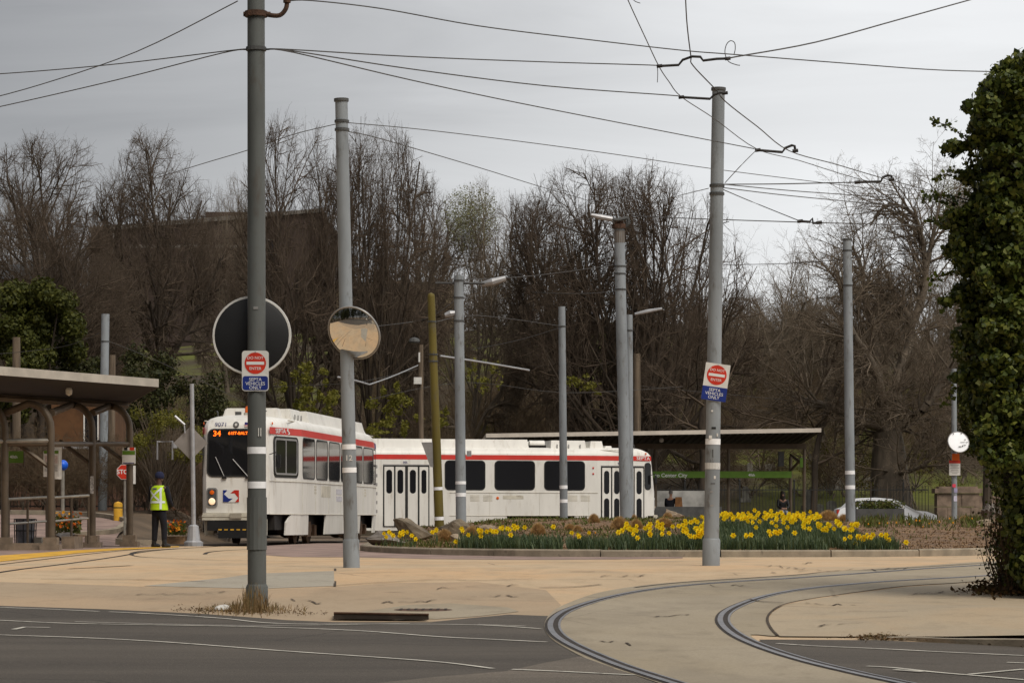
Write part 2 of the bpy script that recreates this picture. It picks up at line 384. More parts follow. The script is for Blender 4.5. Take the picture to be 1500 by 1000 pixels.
m_skin = M('brown_skin', (.10, .05, .03), .6, .08, 8); m_skin2 = M('tan_skin', (.40, .22, .15), .6, .08, 8); m_jean = M('light_denim', (.36, .38, .42), .9, .12, 8)
m_carw = M('car_white', (.82, .83, .85), .25, .03, 2, spec=.6); m_wire = M('wire_dark', (.065, .06, .056), .6, .2, 6); m_ins = M('insulator_black', (.02, .017, .016), .6, .2, 6)
m_cable = M('pale_bracket_tube', (.42, .42, .43), .4, .1, 3, metal=.4)

# ================= THE SETTING =================
def drape(name, poly, off, m, step=1.0, kind='structure', hf=None, zextra=None, xstep=None, parent=None):
    hf = hf or H
    bm = bmesh.new(); vs = [bm.verts.new((p[0], p[1], 0)) for p in poly]
    f = bm.faces.new(vs); bm.normal_update()
    if f.normal.z < 0: f.normal_flip()
    bmesh.ops.triangulate(bm, faces=bm.faces[:])
    for ax, st in ((1, step), (0, xstep)):
        if not st: continue
        lo = min(p[ax] for p in poly); hi = max(p[ax] for p in poly)
        k = math.floor(lo / st) * st + st
        while k < hi:
            n = (0, 1, 0) if ax else (1, 0, 0); c = (0, k, 0) if ax else (k, 0, 0)
            bmesh.ops.bisect_plane(bm, geom=bm.verts[:] + bm.edges[:] + bm.faces[:], plane_co=c, plane_no=n, dist=1e-5)
            k += st
    for v in bm.verts:
        v.co.z = hf(v.co.x, v.co.y) + off + (zextra(v.co.x, v.co.y) if zextra else 0)
    me = bpy.data.meshes.new(name); bm.to_mesh(me); bm.free(); me.materials.append(m)
    o = put(name, me, parent)
    if kind: o['kind'] = kind
    return o
def gxy(pts, smooth=0):
    P = [G(*p) for p in pts]
    if smooth: P = catmull(P, smooth)
    return [(p.x, p.y) for p in P]
def ribbon(name, pts, w, off, m, smooth=5, kind='structure', h=0.0, parent=None, px=True, lateral=0.0):
    """a strip of width w metres along a path given in photograph pixels, laid on the ground"""
    P = [G(*p) for p in pts] if px else [Vector((p[0], p[1], 0)) for p in pts]
    if smooth: P = catmull(P, smooth)
    mb = MB(); vs = []; N = len(P)
    for i, p in enumerate(P):
        t = P[min(i+1, N-1)] - P[max(0, i-1)]; t.z = 0; t.normalize(); s = Vector((-t.y, t.x, 0))
        for k in (-.5, .5):
            q = p + s*(w*k + lateral); q.z = H(q.x, q.y) + off; vs.append(q)
    if h:
        vs2 = []
        for i in range(N):
            a, b = vs[2*i], vs[2*i+1]
            vs2 += [a, a + ZU*h, b + ZU*h, b]
        fs = [(4*i+k, 4*i+k+1, 4*i+k+5, 4*i+k+4) for i in range(N-1) for k in range(3)] + [(0, 3, 2, 1), (4*N-4, 4*N-3, 4*N-2, 4*N-1)]
        mb.add(vs2, fs)
    else:
        mb.add(vs, [(2*i, 2*i+2, 2*i+3, 2*i+1) for i in range(N-1)])
    me = mb.build(name, m, parent)
    if kind: me['kind'] = kind
    return me

# base ground out to the horizon
def grid_mesh(name, xs, ys, zf, m):
    mb = MB(); nx = len(xs)
    mb.add([(x, y, zf(x, y)) for y in ys for x in xs], [(j*nx+i, j*nx+i+1, (j+1)*nx+i+1, (j+1)*nx+i) for j in range(len(ys)-1) for i in range(nx-1)])
    return mb.build(name, m, smooth=True)
xs = [-1500, -600, -300, -150, -100, -70, -50, -40, -30] + [x*1.0 for x in range(-24, 25)] + [30, 40, 50, 70, 100, 150, 300, 600, 1500]
ys = [-600, -200, -100, -60, -30, -10] + list(range(0, 114, 2)) 
g = grid_mesh('ground', xs, ys, lambda x, y: H(x, y) - .03, m_dirt); g['kind'] = 'structure'
ys2 = [112, 114, 116] + list(range(118, 300, 6)) + [330, 420, 600, 1000, 1600]
g = grid_mesh('hill', xs, ys2, lambda x, y: H(x, y) - .031 + (.25 * math.sin(x*.21 + y*.13) * min(1, (y-116)/20) if y > 116 else 0), m_hill); g['kind'] = 'structure'

# concrete forecourt, road, track slab
drape('pavement', [(-40, -20), (40, -20), (40, 66.5), (-3.3, 66.5), (-9.0, 66.5), (-9.0, 63.0), (-40, 63.0)], 0, m_conc)
roadL = [(-40, gxy([(-120, 880)])[0][1] + 3)] + gxy([(-120, 880), (0, 887), (150, 892), (300, 899), (420, 908), (490, 911), (630, 911), (690, 905), (745, 900), (803, 902)])
slabL = gxy([(803, 902), (797, 917), (806, 934), (835, 953), (875, 972), (945, 994), (1010, 1018), (1080, 1050)], 3)
drape('road', roadL + slabL[1:] + [(3.0, 10), (3.0, -9), (-40, -9)], .004, m_road)
ra = [(1700, 806), (1560, 818), (1450, 827), (1300, 837), (1160, 847), (1100, 850.5), (1000, 858), (930, 867), (875, 879), (832, 893), (812, 905), (806, 917), (812, 930), (832, 944), (866, 960), (908, 977), (955, 992.5), (1010, 1010), (1100, 1040)]
rb = [(1700, 824), (1560, 834), (1450, 843), (1310, 851), (1250, 855.5), (1180, 862.5), (1130, 871), (1092, 882), (1064, 895), (1055, 907), (1061, 920), (1082, 935), (1122, 952), (1180, 970), (1250, 987), (1310, 1000), (1420, 1024)]
def offs(pts, dx, dy): return [(p[0]+dx, p[1]+dy) for p in pts]
sl_o = gxy([(1700, 803), (1450, 822), (1300, 832), (1160, 842), (1000, 852), (930, 859), (870, 870), (822, 888), (803, 902)], 4) + slabL[1:]
sl_i = gxy([(1700, 830), (1450, 850), (1330, 858), (1250, 868), (1180, 878), (1145, 886), (1128, 897), (1122, 908), (1128, 922), (1138, 932), (1100, 930), (1122, 945), (1180, 966), (1250, 984), (1310, 998), (1420, 1021)], 3)
drape('track_slab', sl_o + sl_i[::-1], .008, m_slab)
# right hand road and the corner pad with its kerb
drape('road', gxy([(1112, 938), (1140, 938), (1290, 939), (1400, 944), (1500, 949), (1620, 956)]) + [(40, 24), (40, -9), (3.05, -9), (3.05, 11)] + gxy([(1420, 1024), (1310, 1001), (1250, 988), (1180, 970), (1124, 951)]), .012, m_road)
padz = lambda x, y: .075 * sstep(2.9, 5.0, x) * sstep(30.5, 27.5, y)
pad = gxy([(1700, 832), (1450, 852), (1330, 860), (1250, 870), (1180, 880), (1147, 888), (1131, 898), (1125, 909), (1130, 921), (1142, 933), (1290, 934), (1400, 939), (1500, 942), (1620, 948), (1700, 953)])
drape('pavement', pad, .012, m_pad, .5, zextra=padz, xstep=.5)
kp = catmull([G(*p) for p in ((1262, 937), (1330, 938), (1400, 943.5), (1500, 949), (1620, 956))], 5)
mb = MB(); vs = []
for i, p in enumerate(kp):
    h = .012 + padz(p.x + .05, 26); vs += [(p.x, p.y-.02, p.z), (p.x, p.y-.015, p.z+h+.004), (p.x, p.y+.16, p.z+h+.006), (p.x, p.y+.17, p.z)]
mb.add(vs, [(4*i+k, 4*i+k+4, 4*i+k+5, 4*i+k+1) for i in range(len(kp)-1) for k in range(3)])
mb.build('kerb', m_kerb)['kind'] = 'structure'
# joints, patches
ribbon('expansion_joint', [(1700, 830.5), (1450, 850.5), (1330, 859), (1250, 869), (1185, 879), (1147, 887), (1130, 897), (1124, 908), (1129, 921), (1139, 932)], .026, .016, m_joint)
ribbon('expansion_joint', [(1098, 879), (1115, 882), (1147, 884)], .04, .018, m_joint)
ribbon('expansion_joint', [(1450, 824.5), (1300, 834), (1230, 836), (1160, 843), (1000, 853.5), (930, 861)], .05, .012, m_joint)
drape('pavement_patch', gxy([(210, 858), (330, 846), (372, 840), (489, 836), (490, 858), (380, 862)]), .004, m_pale)
ribbon('expansion_joint', [(491, 833), (490.5, 859)], .035, .010, m_joint, 0)
ribbon('expansion_joint', [(60, 848), (200, 849), (300, 852)], .04, .010, m_joint, 3)
ribbon('expansion_joint', [(490, 858), (560, 853), (650, 849), (700, 850.5), (780, 848)], .03, .010, m_joint, 3)
ribbon('expansion_joint', [(790, 861), (840, 860), (880, 856.5)], .05, .012, m_joint, 3)
ribbon('expansion_joint', [(835, 838), (872, 837)], .05, .012, m_joint, 2)
ribbon('expansion_joint', [(1240, 910), (1280, 909), (1330, 909.5)], .025, .10, m_joint, 2)
ribbon('expansion_joint', [(1370, 878), (1402, 877)], .03, .09, m_joint, 2)
drape('pavement', [(-40, gxy([(-120, 853)])[0][1])] + gxy([(-120, 853), (0, 852), (200, 858.5), (382, 862.6), (491, 859.5), (560, 854), (700, 852), (800, 864), (822, 886), (803, 902), (745, 900), (690, 905), (630, 911), (490, 911), (420, 908), (300, 899), (150, 892), (0, 887), (-120, 880)]) + [(-40, gxy([(-120, 880)])[0][1] + 3)], .003, m_conc2)
drape('pavement_patch', gxy([(500, 902), (560, 892), (600, 886), (660, 884), (745, 890), (760, 896), (700, 903), (640, 907)]), .0075, m_slab)
drape('road_patch', gxy([(545, 1002), (640, 992), (740, 984), (800, 971), (850, 962), (905, 981), (965, 1003), (900, 1012), (700, 1010)]), .008, m_road2)
# painted lines
def line(pts, w, off=.010): ribbon('road_marking', pts, w, off, m_paint, 4)
line([(-60, 886.5), (0, 890), (80, 893), (145, 896)], .045)
line([(160, 896.5), (240, 900.5), (330, 906.5), (380, 912), (440, 914.3), (560, 914.6), (660, 915), (725, 917), (772, 920), (792, 921.5)], .05)
line([(-60, 906), (0, 909), (100, 913.5), (240, 916), (370, 918.5), (520, 924), (640, 933), (720, 937), (801, 941)], .055)
line([(110, 911.5), (240, 914.8), (370, 917), (480, 916), (600, 913.8)], .03, .0125)
line([(-60, 928), (0, 930.5), (130, 935), (250, 941.5), (400, 953), (560, 964), (650, 971), (722, 980)], .05)
line([(750, 982), (820, 985), (880, 988), (930, 990.5)], .055, .014)
ribbon('road_marking', [(20, 922.5), (36, 919), (73, 919.6)], .06, .010, m_paint, 0)
line([(700, 915), (770, 917.5)], .035)
line([(1138, 944.5), (1200, 948.5), (1293, 952.5), (1380, 957), (1500, 962.5), (1640, 969)], .05, .018)
line([(1270, 978), (1310, 980.5), (1370, 987), (1440, 993), (1520, 1000)], .055, .018)
line([(1310, 984), (1352, 987)], .06, .022)
line([(1420, 990.5), (1500, 983)], .05, .020)
line([(1475, 972.5), (1540, 975)], .05, .018)
mb = MB(); rc = random.Random(8)
for px0, py0, px1, py1, n_ in ((1130, 838, 1330, 833, 30), (1160, 826, 1200, 824, 8), (1120, 829, 1185, 833, 12), (1040, 860, 1090, 858, 8), (560, 884, 640, 880, 10), (200, 872, 330, 868, 14), (640, 862, 760, 858, 14), (420, 878, 470, 884, 8), (880, 846, 960, 842, 10), (1180, 886, 1260, 889, 12), (1330, 872, 1420, 868, 12), (1200, 918, 1290, 914, 10), (1380, 915, 1490, 905, 12), (880, 940, 930, 946, 8), (960, 905, 1010, 900, 8), (690, 876, 760, 872, 8)):
    P_ = []
    for i in range(n_+1):
        k = i/n_; g_ = G(lerp(px0, px1, k), lerp(py0, py1, k) + rc.gauss(0, .9)); P_.append(g_ + Vector((0, 0, .024 if px0 > 1125 and py0 > 866 else .0145)))
    for a, b in zip(P_, P_[1:]):
        if rc.random() < .25: continue
        d = (b-a); d.z = 0; s_ = Vector((-d.y, d.x, 0)).normalized()*rc.uniform(.006, .02); mb.add([a-s_, b-s_*.6, b+s_*.6, a+s_], [(0, 1, 2, 3)])
o = mb.build('pavement_cracks', m_joint); tag(o, 'dark ragged cracks and debris in the concrete forecourt', None, None, 'stuff')
# tram rails in the foreground: head, grimy flangeway and guard
def rail(pts, side, w=.075):
    t = thing('tram_rail', 'steel tram rail', 'rail')
    ribbon('rail_head', pts, w*.72, .008, m_rail, 6, None, .008, t)
    ribbon('flangeway', pts, .045, .0125, m_groove, 6, None, 0, t, lateral=side*.052)
    ribbon('guard_lip', pts, .022, .008, m_rail, 6, None, .007, t, lateral=side*.087)
    ribbon('grime_edge', pts, .025, .0105, m_groove, 6, None, 0, t, lateral=-side*.042)
    return t
t = rail(ra, 1); t['label'] = 'outer steel rail of the curved track sweeping across the road'
t = rail(rb, 1); t['label'] = 'inner steel rail of the curved track, beside the corner pad'
# far rails
for pts, w, lab in (
    ([(-60, 848), (0, 838), (60, 830), (120, 822.5), (180, 813.5), (215, 807.5), (260, 803.5), (300, 801), (330, 799.3)], .09, 'dark rail curving away from the lower left towards the front of the approaching tram'),
    ([(-60, 834), (0, 826.5), (60, 819.5), (110, 813.5), (170, 807), (230, 802.5)], .07, 'dark rail running close along the yellow platform edge'),
    ([(300, 811.5), (306, 808.5), (330, 806), (372, 804)], .09, 'short curved rail in front of the approaching tram'),
    ([(192, 812.5), (196, 809), (215, 806), (262, 803)], .10, 'rail of the switch near the standing worker'),
    ([(192, 812.5), (215, 816), (300, 819.5), (370, 821), (480, 822.2), (640, 822.8), (800, 823), (1000, 822)], .05, 'faint rail groove crossing the concrete in front of the flower bed'),
    ([(100, 833), (140, 831), (193, 828)], .09, 'short exposed rail piece lying between the tracks on the left')):
    o = ribbon('tram_rail', pts, w, .006, m_groove, 5, None); tag(o, lab, 'rail')
# platform edge, pavers and path on the left
drape('platform_edge_strip', gxy([(-60, 820), (0, 813.5), (60, 809.5), (110, 806), (180, 802.5), (262, 799.8), (262, 801.2), (180, 805), (110, 810.5), (60, 816), (0, 822.5), (-60, 830)]), .008, m_yel)
drape('platform', gxy([(-90, 822.5), (0, 813.2), (60, 809.2), (110, 805.8), (180, 802.2), (262, 799.6)]) + [(-9.0, 68), (-9.6, 69), (-9.6, 66), (-14.5, 66), (-20, 66)], .004, m_paver, xstep=1)
pathp = [(-9.2, 66.2), (-9.8, 68), (-10.4, 70), (-10.7, 73), (-10.9, 76), (-12.2, 79), (-14, 80.5), (-16, 81), (-18, 81), (-18, 66.2)]
drape('path', pathp, .008, m_paver, xstep=.5)
drape('brick_paving', gxy([(382, 812), (430, 815.5), (530, 816), (640, 818.5), (760, 819.5), (900, 819), (1000, 817.5)]) + gxy([(1000, 814), (800, 813), (600, 809.5), (530, 806)]) + [(-3.6, 60), (-3.6, 74), (-5.4, 74), (-6.4, 66)], .004, m_paver)

# raised flower bed
kpath = catmull([G(*p) for p in ((527, 806.2), (545, 808.3), (600, 811), (700, 813.5), (800, 815), (1000, 815.6), (1200, 815.4), (1350, 814.5), (1460, 812.5), (1560, 810), (1700, 805))], 8)
def yf(X):
    if X <= kpath[0].x: return kpath[0].y
    for a, b in zip(kpath, kpath[1:]):
        if a.x <= X <= b.x: return lerp(a.y, b.y, (X-a.x)/(b.x-a.x))
    return kpath[-1].y
def bumps(x, y, s=1): return (math.sin(x*1.9+y*.7) + math.sin(x*3.1-y*1.7+2) + math.sin(y*2.3+x*.4+1) + .6*math.sin(x*7.1+y*5.3))*.25*s
def mound(X, Y):
    s = Y - yf(X); z0 = H(X, yf(X)) + .115
    if s < 0: return z0
    c = lerp(.34, .61, sstep(-3.2, .4, X)) - .06*sstep(6, 9, X)
    z = z0 + c*sstep(0, 19, s) + .05*bumps(X, Y)*sstep(0, 3, s)
    if s > 24: z = lerp(z, .03, sstep(24, 36, s))
    return z * sstep(-3.36, -2.6, X) + (1 - sstep(-3.36, -2.6, X)) * z0
mb = MB(); nx, ny = 110, 70
X0 = kpath[0].x; X1 = 15.0
def bed_pt(i, j):
    x = lerp(X0, X1, i/nx); y0 = yf(x) + .1; y = lerp(y0, 92.5, (j/ny)**1.3)
    return (x, y, mound(x, y) + (.03*bumps(x*4, y*4) if 0 < j else 0))
mb.add([bed_pt(i, j) for j in range(ny+1) for i in range(nx+1)], [(j*(nx+1)+i, j*(nx+1)+i+1, (j+1)*(nx+1)+i+1, (j+1)*(nx+1)+i) for j in range(ny) for i in range(nx)])
o = mb.build('flower_bed_soil', m_mulch, smooth=True); o['kind'] = 'structure'
kerb = thing('kerb', None, None, kind='structure')
def kerb_stones(path, length=2.2):
    d = [0]
    for a, b in zip(path, path[1:]): d.append(d[-1] + (b-a).length)
    def at(s):
        for i in range(len(path)-1):
            if d[i] <= s <= d[i+1]: return path[i].lerp(path[i+1], (s-d[i])/max(1e-6, d[i+1]-d[i]))
        return path[-1]
    s = 0; rnd = random.Random(4)
    while s < d[-1] - .3:
        e = min(d[-1], s + length*rnd.uniform(.85, 1.15)); P = [at(lerp(s+.012, e-.012, k/4)) for k in range(5)]
        mb = MB(); vs = []; dz = rnd.uniform(-.008, .008)
        for i, p in enumerate(P):
            tt = (P[min(4, i+1)] - P[max(0, i-1)]); tt.z = 0; tt.normalize(); nrm = Vector((-tt.y, tt.x, 0)); zb = H(p.x, p.y)
            for a, zz in ((0, -.05), (.004, .118+dz), (.028, .142+dz), (.17, .145+dz), (.185, .02)): vs.append(p + nrm*a + ZU*(zb - p.z + zz))
        mb.add(vs, [(5*i+k, 5*i+5+k, 5*i+6+k, 5*i+1+k) for i in range(4) for k in range(4)] + [(0, 1, 2, 3, 4), (24, 23, 22, 21, 20)])
        mb.build('kerb_stone', m_kerb, kerb); s = e
kerb_stones(kpath)
kerb_stones([Vector((X0+.0, 92, 0)), Vector((X0-.06, 75, 0)), Vector((X0-.04, 66, 0)), kpath[0] + Vector((0, .2, 0))])

# storm drain inlet with cover and road debris
t = thing('storm_drain', 'rusty steel lipped storm drain inlet at the road edge', 'drain', G(560, 908))
a, b = G(489, 909), G(628, 910); a2, b2 = G(489, 902), G(628, 903.5)
mb = MB(); mb.add([a+ZU*.02, b+ZU*.02, b+ZU*.075, a+ZU*.085], [(0, 1, 2, 3)]); mb.build('throat', m_groove, t)
mb = MB(); mb.add([a+ZU*.085, b+ZU*.075, b2+ZU*.03, a2+ZU*.03], [(0, 1, 2, 3)]); mb.build('hood_slab', m_slab, t)
mb = MB(); mb.tube([a+ZU*.082, b+ZU*.072], .011, 6); mb.build('steel_lip', m_rust, t)
c = G(620, 893.5); mb = MB(); mb.lathe([(0, .012), (.30, .012), (.33, .004)], c, n=24); mb.mat(1)
for k in range(-3, 4): mb.box(c + Vector((k*.08, 0, .014)), (.03, .38, .006))
o = mb.build('manhole_cover', [m_rust, m_groove]); tag(o, 'round rusty manhole cover set in the grey slab behind the drain', 'manhole cover')

# brick wall, picket fence and steps of ground on the left
wl = thing('brick_wall', 'long brown brick retaining wall behind the worker and the path', 'wall', (-13, 88, .9))
mb = MB(); mb.box((-17.5, 88.3, 1.75), (15.5, .4, 1.9)); mb.build('wall_body', m_bwall, wl)
mb = MB(); mb.box((-17.5, 88.3, 2.75), (15.7, .55, .1)); mb.build('coping', m_pier, wl)
def fence(name, label, x0, x1, Y, zb, h, gap=2.4, pg=.14, slope=0):
    t = thing(name, label, 'fence', (x0, Y, zb)); mb = MB(); n = int((x1-x0)/pg)
    for i in range(n+1):
        x = x0 + i*pg; mb.box((x, Y, zb+h*.5+.04), (.02, .02, h*.92)); mb.box((x, Y, zb+h+.03), (.035, .012, .05), taper=.1)
    o = mb.build('picket', m_iron, t); o['kind'] = 'stuff'
    for z in (.14, h-.22):
        mb = MB(); mb.box(((x0+x1)/2, Y, zb+z), (x1-x0, .04, .045)); mb.build('rail', m_iron, t)
    x = x0; first = None
    while x <= x1 + .01:
        if first is None:
            mb = MB(); mb.box((x, Y, zb+h*.5+.06), (.075, .075, h+.16)); mb.lathe([(.001, h+.26), (.05, h+.2), (.05, h+.16), (.02, h+.12)], (x, Y, zb), n=8); first = mb.build('fence_post', m_iron, t); fx = x
        else:
            c = first.copy(); COL.objects.link(c); c.location.x += x - fx
        x += gap
    return t
fence('iron_fence', 'low black iron picket fence in front of the brown brick wall', -19, -8.7, 86.5, .95, 1.15)
fence('iron_fence', 'tall black iron picket fence at the foot of the cemetery slope', -2, 18.3, 117, -.02, 2.2)
# stone gate pier and wall on the right
sw = thing('stone_wall', 'old brown stone wall with a thick capped pier by the iron fence', 'wall', (19.6, 116, 0))
def blocks(parent, x0, x1, y, z0, z1, bw, bh, dep, seed):
    rnd = random.Random(seed); z = z0; k = 0
    while z < z1 - .05:
        x = x0 - (bw*.5 if k % 2 else 0)
        while x < x1 - .02:
            a, b = max(x0, x), min(x1, x+bw*rnd.uniform(.8, 1.2)); 
            if b - a > .08:
                mb = MB(); mb.box(((a+b)/2, y + rnd.uniform(-.02, .02), z+bh/2), (b-a-.02, dep, min(bh, z1-z)-.02)); mb.build('stone', m_stone, parent)
            x = b if b > x else x1
        z += bh; k += 1
blocks(sw, 18.45, 20.3, 116, 0, 1.78, .95, .6, .8, 1)
mb = MB(); mb.box((19.38, 116, 1.9), (2.05, 1.0, .2)); mb.box((19.38, 116, 2.04), (1.7, .8, .1)); mb.build('pier_cap', m_stone, sw)
blocks(sw, 20.35, 27, 117, 0, 1.7, 1.2, .57, .5, 2)

# headstones on the slope
rnd = random.Random(12)
heads = []
for i, (px, py) in enumerate(((1191, 690), (1206, 672), (1223, 690), (1262, 690), (1225, 718), (1218, 742), (1270, 715), (1250, 660), (1203, 655), (1232, 642), (1340, 655), (1098, 705), (1128, 700), (1092, 728), (1186, 735), (1200, 745))):
    w = G(px, py) if False else None
    Y = 122 + max(0, (742 - py)) * .42
    p = W(px, py, Y); p.z = H(p.x, Y)
    hh = rnd.uniform(.4, .75); ww = rnd.uniform(.3, .55); mb = MB()
    mb.box(p + Vector((0, 0, .08)), (ww+.2, .4, .2)); 
    mb.prism([(-ww/2, 0), (ww/2, 0), (ww/2, hh*.75), (ww*.3, hh*.95), (0, hh), (-ww*.3, hh*.95), (-ww/2, hh*.75)], p + Vector((0, -.1, .17)), XU, ZU, .2)
    o = mb.build('headstone', M('headstone_stone', (.19, .18, .155), .9, .25, 3) if i == 0 else bpy.data.materials['headstone_stone'])
    tag(o, 'weathered grey headstone standing on the grassy cemetery slope', 'headstone', 'headstones on the cemetery slope')

# far buildings
def window_grid(t, x0, x1, zs, y, w, h, n, mg, mf):
    proto = None
    for z in zs:
        for i in range(n):
            x = lerp(x0, x1, (i+.5)/n)
            if proto is None:
                mb = MB(); mb.ring((x, y, z), XU, ZU, w, h, .01, .12, .12); fr = mb.build('window', mf, t)
                mb = MB(); mb.box((x, y+.06, z), (w-.2, .04, h-.2)); pn = mb.build('pane', mg, fr); proto = (fr, x, z)
            else:
                fr = copy_tree(proto[0], t); fr.location.x += x - proto[1]; fr.location.z += z - proto[2]
Yb = 320.0
def bx(px): return (px - CX) / F * Yb
def bz(py): return CZ - (py - CY) / F * Yb
t = thing('apartment_building', 'big flat roofed dark brown brick building on the rise behind the bare trees', 'building', (bx(300), Yb, 12), R(3))
t.rotation_euler = (0, 0, 0)
mb = MB(); mb.add([(bx(133), Yb, 10), (bx(478), Yb-8, 10), (bx(478), Yb-8, bz(322)), (bx(133), Yb, bz(340)), (bx(133), Yb+25, 10), (bx(478), Yb+25, 10), (bx(478), Yb+25, bz(322)), (bx(133), Yb+25, bz(340))], [(0, 1, 2, 3), (4, 7, 6, 5), (0, 3, 7, 4), (1, 5, 6, 2), (3, 2, 6, 7)])
mb.build('wall', m_bldg, t)
mb = MB(); mb.add([(bx(131), Yb-.3, bz(340)), (bx(480), Yb-8.4, bz(322)), (bx(480), Yb-8.4, bz(317)), (bx(131), Yb-.3, bz(333)), (bx(131), Yb+25, bz(340)), (bx(480), Yb+25, bz(322)), (bx(480), Yb+25, bz(317)), (bx(131), Yb+25, bz(333))], [(0, 1, 2, 3), (4, 7, 6, 5), (3, 2, 6, 7), (0, 4, 5, 1), (0, 3, 7, 4), (1, 5, 6, 2)])
mb.build('roof_parapet', m_bcop, t)
mb = MB(); mb.box((bx(385), Yb+9, bz(322)), (14.5, 12, 2.6)); mb.build('penthouse', m_bldg, t)
window_grid(t, bx(140), bx(205), [bz(357)], Yb-.9, 2.1, 2.4, 2, m_glass2, m_bcop)
window_grid(t, bx(400), bx(470), [bz(372), bz(394)], Yb-8.2, 1.6, 1.8, 4, m_glass2, m_bcop)
window_grid(t, bx(215), bx(375), [bz(358), bz(382), bz(404)], Yb-5.9, 1.5, 1.5, 9, m_glass2, m_bldg)
mb = MB(); mb.box(((bx(200)+bx(372))/2, Yb-6.1, bz(368.5)), (14, .2, .35)); mb.build('string_course', m_bcop, t)
t = thing('apartment_building', 'long tan building half hidden by bare trunks right of the brown building', 'building', (-14, 335, 16))
mb = MB(); mb.box((bx(566), 341, 22), (16, 12, bz(402)*2-44)); mb.build('wall', m_btan, t)
mb = MB(); mb.box((bx(566), 341, bz(402)+.2), (16.5, 12.5, .5)); mb.build('roof_parapet', m_bcop, t)
window_grid(t, bx(495), bx(640), [bz(418), bz(440)], 334.9, 1.5, 1.6, 8, m_glass2, m_bcop)
Yb = 150.0
t = thing('brick_house', 'low reddish brick building with grey roof at the left edge behind the evergreen', 'building', (bx(30), 150, 3))
mb = MB(); mb.box((bx(5), 155, 10.2), (7.2, 9, 8.0)); mb.build('wall', M('red_brown_brick', (.07, .034, .022), .9, .25, 2), t)
mb = MB(); mb.add([(bx(-120), 150, 14.2), (bx(70), 150, 14.2), (bx(50), 154, 15.4), (bx(-120), 154, 15.4), (bx(-120), 159, 14.2), (bx(70), 159, 14.2)], [(0, 1, 2, 3), (3, 2, 5, 4), (1, 5, 2)]); mb.build('roof', m_dgrey, t)
window_grid(t, bx(-40), bx(120), [9.5, 12.4], 150.35, .9, 1.3, 6, m_glass2, m_bcop)
Yb = 96.0
t = thing('brick_house', 'orange brick house seen between the bent shelter posts', 'building', (bx(115), 96, 1))
mb = MB(); mb.box((bx(112), 99, 3.0), (1.9, 5.5, 5.4)); mb.build('wall', m_borange, t)
mb = MB(); mb.ring((bx(132), 96.22, 3.95), XU, ZU, .55, 1.1, .01, .05, .06); fr = mb.build('window', m_signw, t); mb = MB(); mb.box((bx(132), 96.24, 3.95), (.46, .03, 1.0)); mb.build('pane', m_glass2, fr)
mb = MB(); mb.box((bx(132), 96.17, 3.36), (.8, .12, .07)); mb.build('window_sill', m_signw, t)
mb = MB(); mb.box((bx(110), 96.0, 3.25), (1.0, .3, .1)); mb.box((bx(104), 96.0, 1.7), (.05, .05, 3)); mb.box((bx(116), 96.0, 1.7), (.05, .05, 3)); mb.build('porch_roof', m_silver, t)
mb = MB(); mb.box((bx(112), 99, 5.75), (2.2, 5.9, .12)); mb.build('roof', m_dgrey, t)
# pale screen wall behind the passenger shelter
sc_w = thing('screen_wall', 'pale grey painted wall panel behind the waiting people in the shelter', 'wall', (6.4, 115.4, 0))
mb = MB(); mb.box((6.9, 115.4, .95), (3.6, .12, 1.9)); mb.build('wall_body', M('pale_screen_paint', (.36, .35, .33), .9, .35, 1.3, dirt=((.17, .15, .13), 2, .7)), sc_w)

from mathutils import noise as mnoise

# ================= VEGETATION =================
def E(px, py, Y, rx, ry, dy=None): 
    c = W(px, py, Y); k = Y/F; return (c.x, c.y, c.z, rx*k, dy if dy else rx*k, ry*k)
def tube_segments(segs, n):
    """segs: array of (p0, p1, r0, r1) -> frustums"""
    S = np.array(segs, np.float64); p0, p1, r0, r1 = S[:, 0:3], S[:, 3:6], S[:, 6], S[:, 7]
    d = p1 - p0; d /= np.linalg.norm(d, axis=1, keepdims=True) + 1e-9
    up = np.where(np.abs(d[:, 2:3]) > .9, np.array([[1., 0, 0]]), np.array([[0, 0, 1.]]))
    u = np.cross(up, d); u /= np.linalg.norm(u, axis=1, keepdims=True) + 1e-9; w = np.cross(d, u)
    V = np.zeros((len(S), 2*n, 3))
    for k in range(n):
        a = 2*math.pi*k/n; o = u*math.cos(a) + w*math.sin(a)
        V[:, k] = p0 + o*r0[:, None]; V[:, n+k] = p1 + o*r1[:, None]
    base = (np.arange(len(S))*2*n)[:, None]
    Fq = np.concatenate([base + np.array([[k, (k+1) % n, n+(k+1) % n, n+k]]) for k in range(n)])
    return V.reshape(-1, 3), Fq
